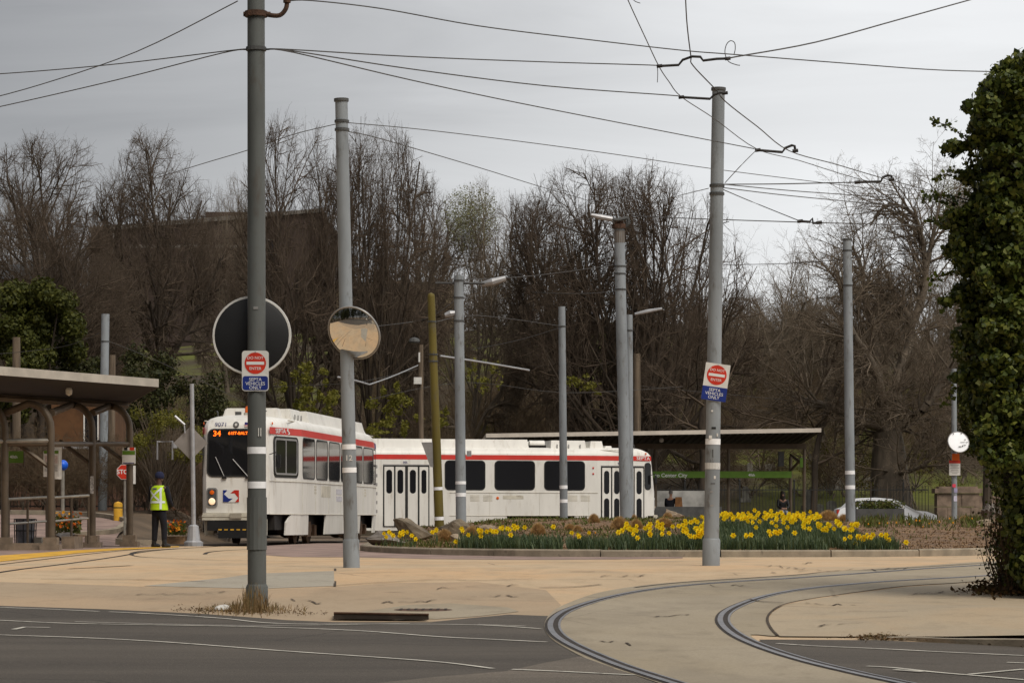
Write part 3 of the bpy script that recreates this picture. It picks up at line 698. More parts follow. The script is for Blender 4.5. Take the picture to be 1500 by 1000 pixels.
def grow_tree(seed, limbs, P):
    """limbs: list of (start, direction, radius, length, level). P: per-level dicts."""
    rnd = random.Random(seed); g = rnd.gauss; env = P.get('env'); thick = []; thin = []; tips = []
    stack = list(limbs)
    while stack:
        p, d, r, L, lv = stack.pop()
        q = P[lv]; n = q['n']; st = L/n; lim = rnd.uniform(.86, 1.08); x, y, z = p; dx, dy, dz = d; pts = [(x, y, z, dx, dy, dz, r)]
        r1 = max(q.get('rend', .35)*r, .0030)
        for i in range(n):
            w = q['wob']; dx += g(0, w); dy += g(0, w); dz += g(0, w*.7) + q['up']
            l = math.sqrt(dx*dx+dy*dy+dz*dz); dx /= l; dy /= l; dz /= l
            ra = lerp(r, r1, i/n); rb_ = lerp(r, r1, (i+1)/n)
            nx_, ny_, nz_ = x+dx*st, y+dy*st, z+dz*st
            if env and lv > 0:
                e_ = ((nx_/env[1])**2 + (ny_/env[1])**2 + ((nz_-env[0])/(env[2] if nz_ > env[0] else env[0]*1.1))**2)
                if e_ > lim: break
            (thick if rb_ > P['thick'] else thin).append((x, y, z, nx_, ny_, nz_, ra, rb_))
            x, y, z = nx_, ny_, nz_; pts.append((x, y, z, dx, dy, dz, rb_))
        n = len(pts) - 1
        if n and lv + 1 < P['levels']:
            k = q['kids']; k = k if isinstance(k, int) else rnd.randint(*k)
            for j in range(k):
                t = lerp(q.get('t0', .25), 1.0, (j + rnd.random()) / k); f = t*n; i = min(n-1, int(f)); a, b = pts[i], pts[i+1]; f -= i
                s = [lerp(a[m_], b[m_], f) for m_ in range(7)]
                dd = Vector(s[3:6]); u, v, _ = basis(dd); az = rnd.uniform(0, 6.283); an = R(rnd.uniform(*q['ang'])) * (1 - .35*(t > .93))
                nd = dd*math.cos(an) + (u*math.cos(az) + v*math.sin(az))*math.sin(an)
                stack.append(((s[0], s[1], s[2]), tuple(nd), max(.0042, min(s[6]*.72, r*q['rk'])), L*q['lk']*rnd.uniform(.7, 1.2)*(1.15-.45*t), lv+1))
        elif 'tips' in P: tips.append((x, y, z))
    return thick, thin, tips
def tree_proto(seed, limbs, P, bark, twig, name='bare_tree'):
    thick, thin, tips = grow_tree(seed, limbs, P)
    V, Fq = tube_segments(thick, 7); mt = np_mesh('trunk', V, Fq, bark, smooth=True)
    V, Fq = tube_segments(thin, 3); mc = np_mesh('crown', V, Fq, twig)
    zmax = max(s[5] for s in thin); 
    xs_ = sorted(s[3] for s in thin); wid = xs_[int(.97*len(xs_))] - xs_[int(.03*len(xs_))]
    zs_ = sorted(s[5] for s in thin)
    return mt, mc, zs_[int(.995*len(zs_))], wid, tips
def plant_tree(proto, label, px, ptop, Y, w=None, group=None, rz=0, zb=None, name='bare_tree', cat='tree', sx=None):
    mt, mc, h, wid, _ = proto; x = (px - CX)/F*Y
    z = H(x, Y) - .15 if zb is None else zb
    zt = CZ - (ptop - CY)/F*Y; s = (zt - z)/h
    t = thing(name, label, cat, (x, Y, z), rz, group)
    kx = s if w is None else (w/F*Y)/wid
    t.scale = (kx, kx, s)
    put('trunk', mt, t, False); put('crown', mc, t, False)
    return t
def PAR(k, up=.03, wob=.09, ang=((22, 45), (28, 55), (28, 58), (30, 62), (30, 62)), lk=(.62, .52, .52, .5, .52), thick=.045, n=(5, 7, 4, 3, 2, 1), env=None):
    P = {'levels': len(k)+1, 'thick': thick, 'env': env}
    for i in range(len(k)+1):
        P[i] = dict(n=n[min(i, len(n)-1)], wob=wob*(1, 1, 1.2, 1.3, 1.2, 1)[i], up=up*(1, 1, .6, .25, .1, .1)[i], kids=k[i] if i < len(k) else 0, ang=ang[min(i, len(ang)-1)], lk=lk[min(i, len(lk)-1)], rk=.55 if i else .6, rend=.3 if i else .45, t0=.18 if i else .3)
    return P
def vase(seed, n, h, r0, spread, trunk=2.5):
    rnd = random.Random(seed); L = [((0, 0, 0), (0, 0, 1), r0*1.25, trunk, 'T')]
    out_ = []
    for i in range(n):
        a = 6.283*i/n + rnd.uniform(-.4, .4); an = R(rnd.uniform(*spread))
        out_.append(((.1*math.cos(a), .1*math.sin(a), trunk*rnd.uniform(.72, 1.0)), (math.sin(an)*math.cos(a), math.sin(an)*math.sin(a), math.cos(an)), r0*rnd.uniform(.38, .56), h*rnd.uniform(.8, 1.05), 1))
    return out_, L
def make_vase(seed, n, h, r0, spread, trunk, kids, up, bark, twig, wob=.09, **kw):
    limbs, tr = vase(seed, n, h - trunk, r0, spread, trunk)
    P = PAR([0] + list(kids), up, wob, **kw)
    P[0]['kids'] = 0; P[0]['rend'] = .85
    limbs.append(((0, 0, -.3), (0, 0, 1), r0*1.3, trunk+.5, 0))
    return tree_proto(seed, limbs, P, bark, twig)
A1 = make_vase(3, 9, 17, .36, (8, 60), 3.0, (11, 8, 6, 5), .06, m_bark, m_twig, env=(8.5, 6.6, 7.8))
A2 = make_vase(8, 8, 17, .36, (8, 62), 4.0, (10, 8, 6, 5), .05, m_bark, m_twig, wob=.10, env=(9.5, 7, 7))
A3 = make_vase(17, 8, 16, .30, (10, 58), 2.4, (9, 7, 6, 5), .02, m_bark2, m_twig2, wob=.12, env=(8, 6, 6.5))
A4 = make_vase(29, 14, 17, .42, (6, 74), 2.0, (10, 7, 6, 5), .05, m_bark, m_twig, wob=.08, env=(7.5, 10, 8.4))
A5 = make_vase(41, 5, 13, .2, (10, 46), 2.0, (8, 7, 6, 4), .02, m_bark2, m_twig2, wob=.14, env=(7.5, 4.5, 5.5))
TH = make_vase(53, 9, 7, .09, (10, 60), .4, (8, 7, 6), .035, m_bark, m_twig3, wob=.12, thick=.03, env=(3.4, 3.2, 3.6))
TH2 = make_vase(59, 8, 7, .10, (15, 66), .6, (8, 7, 6), .02, m_bark2, m_twig3, wob=.15, thick=.03, env=(3.2, 3.6, 3.4))
tl = [  # proto, px, top, Y, width px, label
    (A2, 78, 203, 150, 210, 'bare tree leaning at the left edge, its crown open against the sky'),
    (A1, 232, 198, 175, 185, 'bare rounded tree rising in front of the brown building'),
    (A3, 10, 262, 160, 150, 'bare spreading tree cut off by the left edge, above the evergreen'),
    (A3, 335, 262, 190, 110, 'bare tree showing just left of the foremost pole'),
    (A1, 432, 176, 125, 175, 'tallest dense bare tree between the two foremost poles'),
    (A4, 548, 186, 127, 190, 'dark bare tree with upright twigs behind the second foremost pole'),
    (A2, 615, 262, 160, 165, 'bare tree above the olive pole, second crown from the tall pair'),
    (A3, 690, 268, 133, 150, 'pale green budding bare tree above the grey pole with street lamps'),
    (A2, 765, 290, 165, 170, 'bare tree leaning right behind the middle of the second tram'),
    (A1, 850, 246, 129, 215, 'broad bare tree left of the rust capped pole'),
    (A4, 950, 250, 124, 275, 'widest bare tree with fanning limbs right behind the rust capped pole'),
    (A5, 1098, 352, 165, 170, 'thin bare tree right of the pole with the tilted sign'),
    (A5, 1185, 345, 172, 150, 'thin bare tree left of the plain pole that stands alone'),
    (A3, 1255, 385, 180, 130, 'hazy bare tree far behind the plain pole that stands alone'),
    (A5, 1395, 248, 150, 150, 'tall bare tree with pale buds beside the ivy covered trunk'),
]
for i, (p, px, top, Y, w, lab) in enumerate(tl):
    plant_tree(p, lab, px, top, Y, w, rz=i*1.7)
plant_tree(A2, 'bare tree in front of the low brick building at the left edge', 45, 285, 132, 230, rz=2.2)
plant_tree(A1, 'bare tree standing right of the low brick building, above the evergreen', 122, 330, 138, 120, rz=4.2)
# green haze of buds in two crowns
def leaf_cloud(name, pts, size, m, parent=None, seed=0, aspect=.6, droop=.3, world=True, nrm=None, jit=1.0):
    r = np.random.default_rng(seed); N = len(pts); pts = np.asarray(pts, float)
    nr = r.normal(size=(N, 3))*jit if nrm is None else nrm + r.normal(size=(N, 3))*jit*.6
    nr /= np.linalg.norm(nr, axis=1, keepdims=True) + 1e-9
    u = np.cross(nr, r.normal(size=(N, 3))); u /= np.linalg.norm(u, axis=1, keepdims=True) + 1e-9; v = np.cross(nr, u)
    s = size*r.uniform(.6, 1.3, (N, 1)); a = u*s*.5; b = v*s*.5*aspect
    V = np.stack([pts - a, pts - b + nr*s*.08, pts + a, pts + b + nr*s*.08], 1).reshape(-1, 3)
    Fq = np.arange(N*4).reshape(-1, 4)
    me = np_mesh(name, V, Fq, m); o = put(name, me, parent, world); return o
def in_ellipsoids(els, N, seed, shell=.55):
    r = np.random.default_rng(seed); w = np.array([e[3]*e[4]+e[4]*e[5]+e[3]*e[5] for e in els]); w = w/w.sum()
    k = r.choice(len(els), N, p=w); E = np.array(els)[k]
    d = r.normal(size=(N, 3)); d /= np.linalg.norm(d, axis=1, keepdims=True)
    rad = shell + (1-shell)*r.random((N, 1))**.6 + r.normal(0, .05, (N, 1))
    return E[:, :3] + d*E[:, 3:]*rad, d
# thicket on the slope, row upon row
rnd = random.Random(77); slopes = [TH, TH2]
for i in range(66):
    px = rnd.uniform(-30, 1500); Y = rnd.uniform(127, 155) if i % 3 else rnd.uniform(150, 200)
    if 1085 < px < 1380 and Y < 140: Y += 45
    base = CY - (H(0, Y) - CZ)*F/Y
    top = base - rnd.uniform(85, 225)*125/Y*(.62 if px > 1080 else 1.0)
    plant_tree(slopes[i % 2], 'bare russet shrub in the tangled thicket on the slope', px, top, Y, rnd.uniform(90, 170)*125/Y, 'bare shrubs of the thicket on the slope', rnd.uniform(0, 6.28), name='bare_shrub', cat='shrub')
mids = [A1, A2, A3, A4]
for i in range(15):
    px = -20 + i*74 + rnd.uniform(-14, 14); Y = rnd.uniform(136, 215)
    if 110 < px < 490 or i % 3 == 0: continue
    base = CY - (H(0, Y) - CZ)*F/Y
    top = rnd.uniform(380, 460) if px < 1060 else rnd.uniform(430, 500)
    plant_tree(mids[i % 4], 'lower bare brown tree crowded in the wood behind the trams', px, top, Y, rnd.uniform(120, 190)*150/Y*1.0, 'lower bare trees of the wood on the slope', rnd.uniform(0, 6.28))
for i in range(16):
    px = 1075 + i*28 + rnd.uniform(-10, 10); Y = rnd.uniform(175, 235)
    plant_tree((A3, A5)[i % 2], 'thin hazy bare tree far up the cemetery slope', px, rnd.uniform(395, 500), Y, rnd.uniform(90, 150), 'thin bare trees up the cemetery slope', rnd.uniform(0, 6.28))
for i in range(20):
    px = rnd.uniform(1075, 1400); Y = rnd.uniform(128, 165); base = CY - (H(0, Y) - CZ)*F/Y
    plant_tree(TH2, 'light bare brush on the cemetery slope behind the iron fence', px, base - rnd.uniform(60, 150), Y, rnd.uniform(60, 120), 'light bare brush on the cemetery slope', rnd.uniform(0, 6.28), name='bare_shrub', cat='shrub')
ru = random.Random(4); es = []
for _ in range(150):
    px = ru.uniform(380, 1400); Y = ru.uniform(119, 175); base = CY - (H(0, Y) - CZ)*F/Y; es.append(E(px, base - ru.uniform(5, 85)*125/Y, Y, ru.uniform(8, 26), ru.uniform(5, 16), .9))
pts, d = in_ellipsoids(es, 26000, 5, .0); o = leaf_cloud('undergrowth', pts, .12, m_olive_leaf); tag(o, 'sparse olive undergrowth budding among the bare thickets on the slope', None, None, 'stuff')
# the old tree on the right, limbs set out one by one
Yt = 120.0
def limb(pts, r0, r1, lv, dep=0):
    res = []; P = catmull([W(p[0], p[1], Yt + (p[2] if len(p) > 2 else 0)) for p in pts], 4); n = len(P)-1
    segs = [(*P[i], *P[i+1], lerp(r0, r1, i/n), lerp(r0, r1, (i+1)/n)) for i in range(n)]
    return segs, P
limbs = []; fixed = []; R_ = random.Random(5)
for pts, r0, r1 in (
    ([(1306, 745), (1303, 700), (1302, 660), (1300, 632)], 1.0, .62),
    ([(1302, 640), (1290, 626), (1262, 618), (1225, 600), (1192, 588, 1), (1165, 584, 2)], .26, .10),
    ([(1300, 636), (1292, 600), (1286, 560), (1270, 520, -1), (1250, 490, -2), (1235, 440, -2), (1225, 395, -2)], .34, .06),
    ([(1287, 566), (1285, 520, 1), (1278, 480, 1), (1268, 440, 1), (1262, 395, 1), (1248, 360, 1)], .22, .05),
    ([(1302, 634), (1312, 590), (1318, 540, 1), (1333, 500, 2), (1334, 470, 2), (1318, 445, 2), (1290, 430, 2), (1255, 420, 2)], .30, .06),
    ([(1334, 478, 2), (1350, 440, 2), (1356, 400, 2), (1350, 350, 2), (1336, 312, 2), (1300, 300, 2), (1275, 330, 2)], .2, .04),
    ([(1352, 420, 2), (1362, 370, 2), (1372, 320, 2), (1380, 280, 2)], .14, .04),
    ([(1306, 640), (1330, 615), (1352, 600, -2), (1380, 560, -2), (1400, 520, -2), (1420, 470, -2)], .26, .06),
    ([(1305, 690), (1325, 692, -1), (1350, 682, -2), (1372, 668, -2), (1395, 660, -2)], .12, .05)):
    s, P_ = limb(pts, r0, r1, 1); fixed += s
    if r0 < .9:
        for i in range(2, len(P_)-1):
            for _ in range(2):
                dd = (P_[i+1]-P_[i]).normalized(); u, v, _n = basis(dd); az = R_.uniform(0, 6.28); an = R(R_.uniform(30, 65)); nd = dd*math.cos(an) + (u*math.cos(az)+v*math.sin(az))*math.sin(an)
                rr = lerp(r0, r1, i/len(P_)); limbs.append((tuple(P_[i]), tuple(nd), min(.06, rr*.5), R_.uniform(1.6, 3.4), 2))
Pq = PAR([0, 0, 7, 5, 4], .02, .14)
th_, tn_, _ = grow_tree(5, limbs, Pq)
ot = thing('bare_tree', 'old thick trunked bare tree with sprawling crooked limbs behind the parked car', 'tree', W(1305, 745, Yt))
V, Fq = tube_segments(fixed + th_, 8); o = put('trunk', np_mesh('trunk', V, Fq, m_bark2, smooth=True), ot)
V, Fq = tube_segments(tn_, 3); put('crown', np_mesh('crown', V, Fq, m_twig2), ot)
# dark trunks seen through the shelter
for px, w, lab in ((828+190, .0, None),):
    pass
# budding crowns
for (px, py, rx, ry, Y, n, lab) in ((690, 320, 45, 50, 134, 5200, 'haze of pale green buds in the crown above the grey lamp pole'), (1400, 300, 40, 55, 149, 5000, 'haze of pale buds in the crown beside the ivy')):
    c = W(px, py, Y); k = Y/F
    pts, d = in_ellipsoids([(c.x, c.y, c.z, rx*k, 2.5, ry*k)], n, 3, .1)
    o = leaf_cloud('bud_haze', pts, .09, m_bud); tag(o, lab, 'buds', None, 'stuff')

def leafy(name, label, cat, els, N, size, m, trunkpts, r, core=None, seed=1, shell=.5, group=None, aspect=.6):
    base = Vector(trunkpts[0]); t = thing(name, label, cat, base, group=group)
    mb = MB(); mb.tube([Vector(p) for p in trunkpts], [lerp(r, r*.4, i/(len(trunkpts)-1)) for i in range(len(trunkpts))], 8)
    for e in els[:7]:
        mb.tube([Vector(trunkpts[-1]).lerp(base, .5), Vector(e[:3])], [r*.4, r*.12], 5)
    mb.build('trunk', m_bark, t)
    pts, d = in_ellipsoids(els, N, seed, shell)
    o = leaf_cloud('foliage', pts, size, m, t, seed, aspect, nrm=d)
    o['kind'] = 'stuff'
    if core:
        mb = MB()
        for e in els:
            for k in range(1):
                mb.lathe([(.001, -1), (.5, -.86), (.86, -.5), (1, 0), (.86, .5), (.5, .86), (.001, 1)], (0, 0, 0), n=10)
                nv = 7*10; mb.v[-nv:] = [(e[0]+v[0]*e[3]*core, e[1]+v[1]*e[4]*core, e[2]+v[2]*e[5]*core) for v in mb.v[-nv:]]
        mb.build('dark_core_fill', m_coreg, t)  # solid dark core added inside the leaves so no sky shows through
    return t
# ivy covered trunk on the right
Yi = 31.2
els = [E(1490, 150, Yi, 60, 60), E(1530, 110, Yi, 70, 40), E(1500, 250, Yi, 86, 90), E(1450, 330, Yi, 44, 60, .5), E(1500, 380, Yi, 90, 100), E(1490, 480, Yi, 78, 90), E(1500, 580, Yi, 82, 90), E(1520, 680, Yi, 75, 80), E(1420, 345, Yi, 30, 26, .3), E(1455, 180, Yi, 34, 50, .3), E(1570, 300, Yi, 80, 180), E(1580, 600, Yi, 80, 200), E(1445, 520, Yi, 35, 50, .3), E(1460, 610, Yi, 38, 40, .3), E(1452, 420, Yi, 40, 50, .4), E(1650, 250, Yi, 90, 150), E(1660, 520, Yi, 95, 160), E(1630, 760, Yi, 110, 100), E(1530, 755, Yi, 62, 60), E(1545, 825, Yi, 66, 48)]
ri = random.Random(6); soft = []
for _ in range(70):
    y = ri.uniform(110, 660); xb = 1436 if y < 200 else 1408 if y < 300 else 1398 if y < 450 else 1412 if y < 580 else 1440
    soft.append(E(xb + ri.gauss(6, 11) + (60 if y < 130 else 0), y, Yi + ri.uniform(-.25, .3), ri.uniform(7, 20), ri.uniform(6, 16), .18))
for _ in range(60): soft.append(E(ri.uniform(1440, 1500), ri.uniform(120, 680), Yi - ri.uniform(.5, .75), ri.uniform(10, 30), ri.uniform(8, 26), .16))
gb = G(1520, 868)
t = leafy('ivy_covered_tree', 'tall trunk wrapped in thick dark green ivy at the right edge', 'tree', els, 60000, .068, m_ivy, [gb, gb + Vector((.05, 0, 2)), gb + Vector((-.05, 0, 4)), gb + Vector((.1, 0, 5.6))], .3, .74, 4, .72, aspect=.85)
pts, d = in_ellipsoids(els, 9000, 24, .93); leaf_cloud('outer_foliage', pts, .105, m_ivy, t, 24, .8, nrm=d)['kind'] = 'stuff'
pts, d = in_ellipsoids(soft, 17000, 14, .2); leaf_cloud('outer_foliage', pts, .07, m_ivy, t, 14, .85, nrm=d)['kind'] = 'stuff'
mb = MB(); rq = random.Random(9); lp = []
for (px, py, ex, ey) in ((1420, 210, 1366, 178), (1418, 255, 1372, 262), (1400, 300, 1352, 292), (1400, 345, 1360, 322), (1480, 120, 1466, 98), (1410, 400, 1362, 416), (1405, 430, 1385, 452), (1500, 110, 1496, 86), (1435, 300, 1352, 288), (1420, 560, 1385, 590)):
    a = W(px, py, Yi); b = W(ex, ey, Yi - rq.uniform(-.3, .3)); P_ = catmull([a, a.lerp(b, .5) + Vector((0, 0, .06)), b], 5); mb.tube(P_, [.008, .008, .007, .007, .006, .006, .005, .005, .004, .004, .003], 4)
    for p in P_:
        for _ in range(5): lp.append(tuple(p + Vector((rq.gauss(0, .03), rq.gauss(0, .03), rq.gauss(0, .03)))))
mb.build('tendril', m_bark, t); leaf_cloud('tendril_leaves', lp, .06, m_ivy, t, 3, .85)['kind'] = 'stuff'
# bare brambles and dead leaves at its foot
br = []; bl = []
for i in range(420):
    x = rq.uniform(1462, 1600); p = G(x, 866 + rq.uniform(-3, 8)); q = p + Vector((rq.gauss(-.03, .12), rq.gauss(0, .15), rq.uniform(.5, 1.75))); mdl = p.lerp(q, .5) + Vector((rq.gauss(0, .08), rq.gauss(0, .08), 0))
    br += [(*p, *mdl, .006, .005), (*mdl, *q, .005, .003)]
    for _ in range(26):
        k = rq.random(); c = mdl.lerp(q, k) if rq.random() < .6 else p.lerp(mdl, k); bl.append((c.x + rq.gauss(0, .05), c.y + rq.gauss(0, .05), c.z + rq.gauss(0, .04)))
bs = thing('bramble', 'reddish brown bramble with dead leaves at the foot of the ivy', 'bush', G(1490, 868))
V, Fq = tube_segments(br, 4); o = put('stem', np_mesh('stem', V, Fq, m_twig3), bs); o['kind'] = 'stuff'
leaf_cloud('dead_leaves', bl[::2] + bl[1::6], .042, m_deadleaf, bs, 5, .7)['kind'] = 'stuff'; leaf_cloud('leaves', bl[1::2], .045, m_ivy, bs, 6, .8)['kind'] = 'stuff'
dl = []
for i in range(1500):
    p = G(rq.gauss(1480, 28), 869 + abs(rq.gauss(0, 4)) - 3); dl.append((p.x, p.y, p.z + .02 + abs(rq.gauss(0, .05))))
o = leaf_cloud('dead_leaves', dl, .06, m_deadleaf, None, 6, .7); o['kind'] = 'stuff'; o['label'] = 'litter of dead leaves spread at the foot of the ivy'
# evergreens
def els_tree(px0, px1, py0, py1, Y, n, seed, s=(18, 34)):
    r = random.Random(seed); return [E(r.uniform(px0, px1), r.uniform(py0, py1), Y + r.uniform(-1.5, 1.5), r.uniform(*s), r.uniform(*s)*.9) for _ in range(n)]
def gp(px, Y): x = (px-CX)/F*Y; return Vector((x, Y, H(x, Y)-.1))
def up(p, z): return p + Vector((0, 0, z))
for px0, px1, py0, py1, Y, n, N, m, px, lab, sz in (
    (5, 108, 425, 530, 104, 52, 24000, m_ever, 60, 'olive green evergreen tree above the left shelter roof', .17),
    (0, 70, 500, 600, 103, 16, 9000, m_ever, 20, 'lower olive evergreen bush just over the left shelter roof', .16),
    (85, 150, 520, 640, 106, 20, 5000, m_ever2, 120, 'dark evergreen behind the thin pole left of the tram', .16),
    (185, 262, 520, 620, 108, 24, 6500, m_ever2, 225, 'dark ivy clad tree behind the yellow green bush', .16),
    (262, 330, 545, 620, 110, 12, 2600, m_ever2, 300, 'dark evergreen over the roof of the approaching tram', .15),
    (1412, 1462, 500, 660, 96, 26, 15000, m_ever, 1446, 'olive green bushy tree behind the round mirror at the right', .14),
    (905, 925, 590, 650, 128, 8, 3200, m_ever2, 915, 'ivy clad trunk behind the twin poles', .16),
    ):
    e = els_tree(px0, px1, py0, py1, Y, n, px, (14, 26)); b = gp(px, Y); top = W(px, (py0+py1)/2, Y)
    leafy('evergreen_tree', lab, 'tree', e, N, sz, m, [b, b.lerp(top, .5), top], .2, None, px, .2)
e = els_tree(195, 290, 605, 672, 82, 20, 3, (10, 20)); b = gp(240, 82)
leafy('budding_bush', 'yellow green budding bush left of the approaching tram', 'bush', e, 5200, .085, m_yg, [b, up(b, 1.2), up(b, 2)], .06, None, 8, .1)
sg = []
for i in range(160):
    q = b + Vector((rq.uniform(-1.1, 1.1), rq.uniform(-.8, .8), 0)); tpt = W(rq.uniform(190, 295), rq.uniform(585, 680), 82 + rq.uniform(-1, 1)); q.z = b.z + .5; sg.append((*b.lerp(q, .4), *tpt, .014, .004))
V, Fq = tube_segments(sg, 3); o = put('stem', np_mesh('stem', V, Fq, m_twig2), bpy.data.objects['budding_bush']); o['kind'] = 'stuff'
# yellow green undergrowth on the slope behind the trams
for px, py, rx, ry, Y, N in ((455, 560, 24, 30, 120, 1500), (580, 603, 26, 26, 119, 1500), (640, 612, 14, 16, 119, 500), (545, 630, 30, 10, 118, 700), (475, 590, 26, 20, 118.5, 900), (850, 560, 30, 16, 121, 300), (715, 560, 24, 30, 122, 260)):
    r_ = random.Random(px); es = [E(px + r_.gauss(0, rx*.6), py + r_.gauss(0, ry*.6), Y + r_.gauss(0, 1), r_.uniform(.15, .45)*rx, r_.uniform(.12, .4)*ry, .8) for _ in range(16)]
    pts, d = in_ellipsoids(es, N, px, .0)
    o = leaf_cloud('spring_shrub', pts, .15, m_yg, None, px); tag(o, 'bright yellow green spring shrub glowing between bare trunks behind the trams', 'shrub', 'yellow green shrubs between the trunks', None)
# brush in front of the left wall
TB = make_vase(61, 9, 2.4, .03, (8, 45), .15, (8, 6, 4), .04, m_bark2, m_twig3, wob=.14, thick=.012)
for i in range(26):
    x = -18.5 + i*.42 + rnd.uniform(-.2, .2); Y = rnd.uniform(82.5, 86)
    t = thing('bare_shrub', 'low bare brush growing along the brown brick wall', 'shrub', (x, Y, H(x, Y)-.05), rnd.uniform(0, 6), 'bare brush along the brown wall'); s = rnd.uniform(.75, 1.05); t.scale = (s, s, s)
    put('stems', TB[0], t, False); put('crown', TB[1], t, False)
# the wood across the road, which the round mirror looks at
pts, d = in_ellipsoids([(-150 + i*9, -14 - (i % 3)*4, 16 + (i % 2)*3, 8, 5, 19) for i in range(25)] + [(-52 - (i % 2)*6, 4 + i*8, 15, 6, 6, 18) for i in range(7)], 60000, 8, .3)
o = leaf_cloud('woods', pts, 1.5, m_ever2); tag(o, 'dark wood across the road reflected in the round mirror', 'wood', None, 'stuff')

# ---------------- planting in the bed ----------------
def on_mound(px, py, h):
    lo, hi = yf((px-CX)/F*55) + .4, 80.0
    def g(Y):
        w = W(px, py, Y); return w.z - (mound(w.x, Y) + h)
    if g(lo) < 0: 
        Y = lo; w = W(px, py, Y); return Vector((w.x, Y, mound(w.x, Y))), max(.1, w.z - mound(w.x, Y))
    for _ in range(40):
        m_ = (lo+hi)/2
        if g(m_) > 0: lo = m_
        else: hi = m_
    w = W(px, py, lo); return Vector((w.x, lo, w.z - h)), h
mb = MB(); mb.mat(1); mb.tube([(0, 0, 0), (.004, 0, .2), (.012, -.004, .37), (.014, -.012, .40)], [.006, .006, .005, .006], 5); mb.mat(0)
for k in range(6):
    a = k*math.pi/3; ca, sa = math.cos(a), math.sin(a); c = Vector((.014, -.02, .40)); ux = Vector((ca, -.15, sa)); vx = Vector((-sa, 0, ca))
    mb.add([c, c + ux*.028 + vx*.024, c + ux*.058, c + ux*.028 - vx*.024], [(0, 1, 2, 3)])
mb.lathe([(.012, 0), (.017, .028), (.026, .042)], (.014, -.02, .40), (0, -1, .05), 8)
daff = mb.build('daffodil', [m_dyel, m_dleaf]); daff_me = daff.data; bpy.data.objects.remove(daff)
rd = random.Random(21); nd_ = 0
fl = [('yellow daffodil in the sparse drift beside the boulders', 'daffodils in the drift by the boulders', [(676,774),(686,783),(700,776),(702,780),(703,785),(713,778),(719,776),(726,778),(731,773),(737,772),(742,774),(747,783),(752,770),(756,772),(768,772),(809,771),(667,793),(745,775),(734,774),(705,777),(721,778),(753,774),(676,777)]),
      ('yellow daffodil in the short drift between the two larger drifts', 'daffodils in the short middle drift', [(837,780),(847,783),(863,780),(846,785)]),
      ('small yellow narcissus by the low grey boulder at the kerb end', 'small narcissi at the kerb end', [(563,781),(570,778),(585,780),(589,778),(597,779),(602,784),(566,786),(574,784),(632,779),(639,775),(607,789),(588,782),(638,777),(569,780),(586,784)])]
L3 = []
for i in range(44):
    L3.append((rd.uniform(900, 1036), rd.gauss(774, 4)))
for i in range(26): L3.append((rd.uniform(1002, 1036), rd.uniform(756, 786)))
fl.append(('yellow daffodil in the drift just left of the pole with the tilted sign', 'daffodils in the drift left of the pole', L3))
L4 = []
for i in range(96): L4.append((rd.uniform(1050, 1205), rd.gauss(756, 3.5)))
for i in range(26): L4.append((rd.uniform(1150, 1200), rd.gauss(760, 4)))
L4 += [(1073,784),(1090,784),(1099,783),(1107,772),(1137,770),(1154,772),(1176,772),(1184,774),(1138,780),(1125,778),(1126,783),(1133,779),(1142,778),(1163,780),(1147,765),(1129,765)]
for i in range(28): L4.append((rd.uniform(1198, 1262), 762 + (rd.random()**.8)*14 + (rd.random()-.5)*3))
fl.append(('yellow daffodil in the largest dense drift right of the pole with the tilted sign', 'daffodils in the largest drift', L4))
fl.append(('yellow daffodil in the last clump of the drift, near the bare mulch', 'daffodils in the last clump', [(1235,789),(1245,786),(1251,796),(1254,785),(1258,785),(1261,791),(1265,786),(1268,783),(1270,787),(1274,787),(1278,783),(1289,783),(1297,783),(1301,790),(1298,786),(1256,787),(1266,788)]))
fl.append(('lone yellow daffodil standing apart on the bare mulch', None, [(1326,794)]))
leafspots = []
for lab, grp, L in fl:
    for px, py in L:
        p, h = on_mound(px, py, .40 if len(L) > 20 else .3); leafspots.append((p, h))
        o = bpy.data.objects.new('daffodil', daff_me); COL.objects.link(o); k = rd.uniform(.95, 1.2); o.location = (p.x, p.y, p.z + h - .40*k); o.scale = (k, k, k); o.rotation_euler = (0, 0, rd.uniform(-.8, .8)); tag(o, lab, 'daffodil', grp)
def blades(name, spots, m, label, kind='stuff', cat=None):
    r = np.random.default_rng(5); V = []; 
    S = np.array([(p[0], p[1], p[2], h, w, ln) for p, h, w, ln in spots]); N = len(S)
    a = r.uniform(0, 6.283, N); dx, dy = np.cos(a), np.sin(a); lean = S[:, 5]
    b = S[:, :3]; wv = np.stack([-dy, dx, np.zeros(N)], 1)*S[:, 4:5]*.5
    mid = b + np.stack([dx*lean*.35, dy*lean*.35, S[:, 3]*.6], 1); tip = b + np.stack([dx*lean, dy*lean, S[:, 3]], 1)
    V = np.stack([b-wv, b+wv, mid+wv, mid-wv, tip+wv*.25, tip-wv*.25], 1).reshape(-1, 3)
    i6 = (np.arange(N)*6)[:, None]; Fq = np.concatenate([i6+np.array([[0, 1, 2, 3]]), i6+np.array([[3, 2, 4, 5]])])
    me = np_mesh(name, V, Fq, m); o = put(name, me); tag(o, label, cat, None, kind); return o
sp = []
def drift(x0, x1, s0, s1, n, h0=.24, h1=.36, pw=1.0):
    for _ in range(n):
        x = rd.uniform(x0, x1); s = s0 + (s1-s0)*rd.random()**pw; y = yf(x) + s
        if bumps(x*1.7, y*1.2+3) < -.55: continue
        sp.append(((x, y, mound(x, y)), rd.uniform(h0*.6, h1)*(.82+.3*bumps(x*2.3+4, y*2.9)), rd.uniform(.012, .02), rd.uniform(.02, .14)))
def xat(px, Y=55): return (px-CX)/F*Y
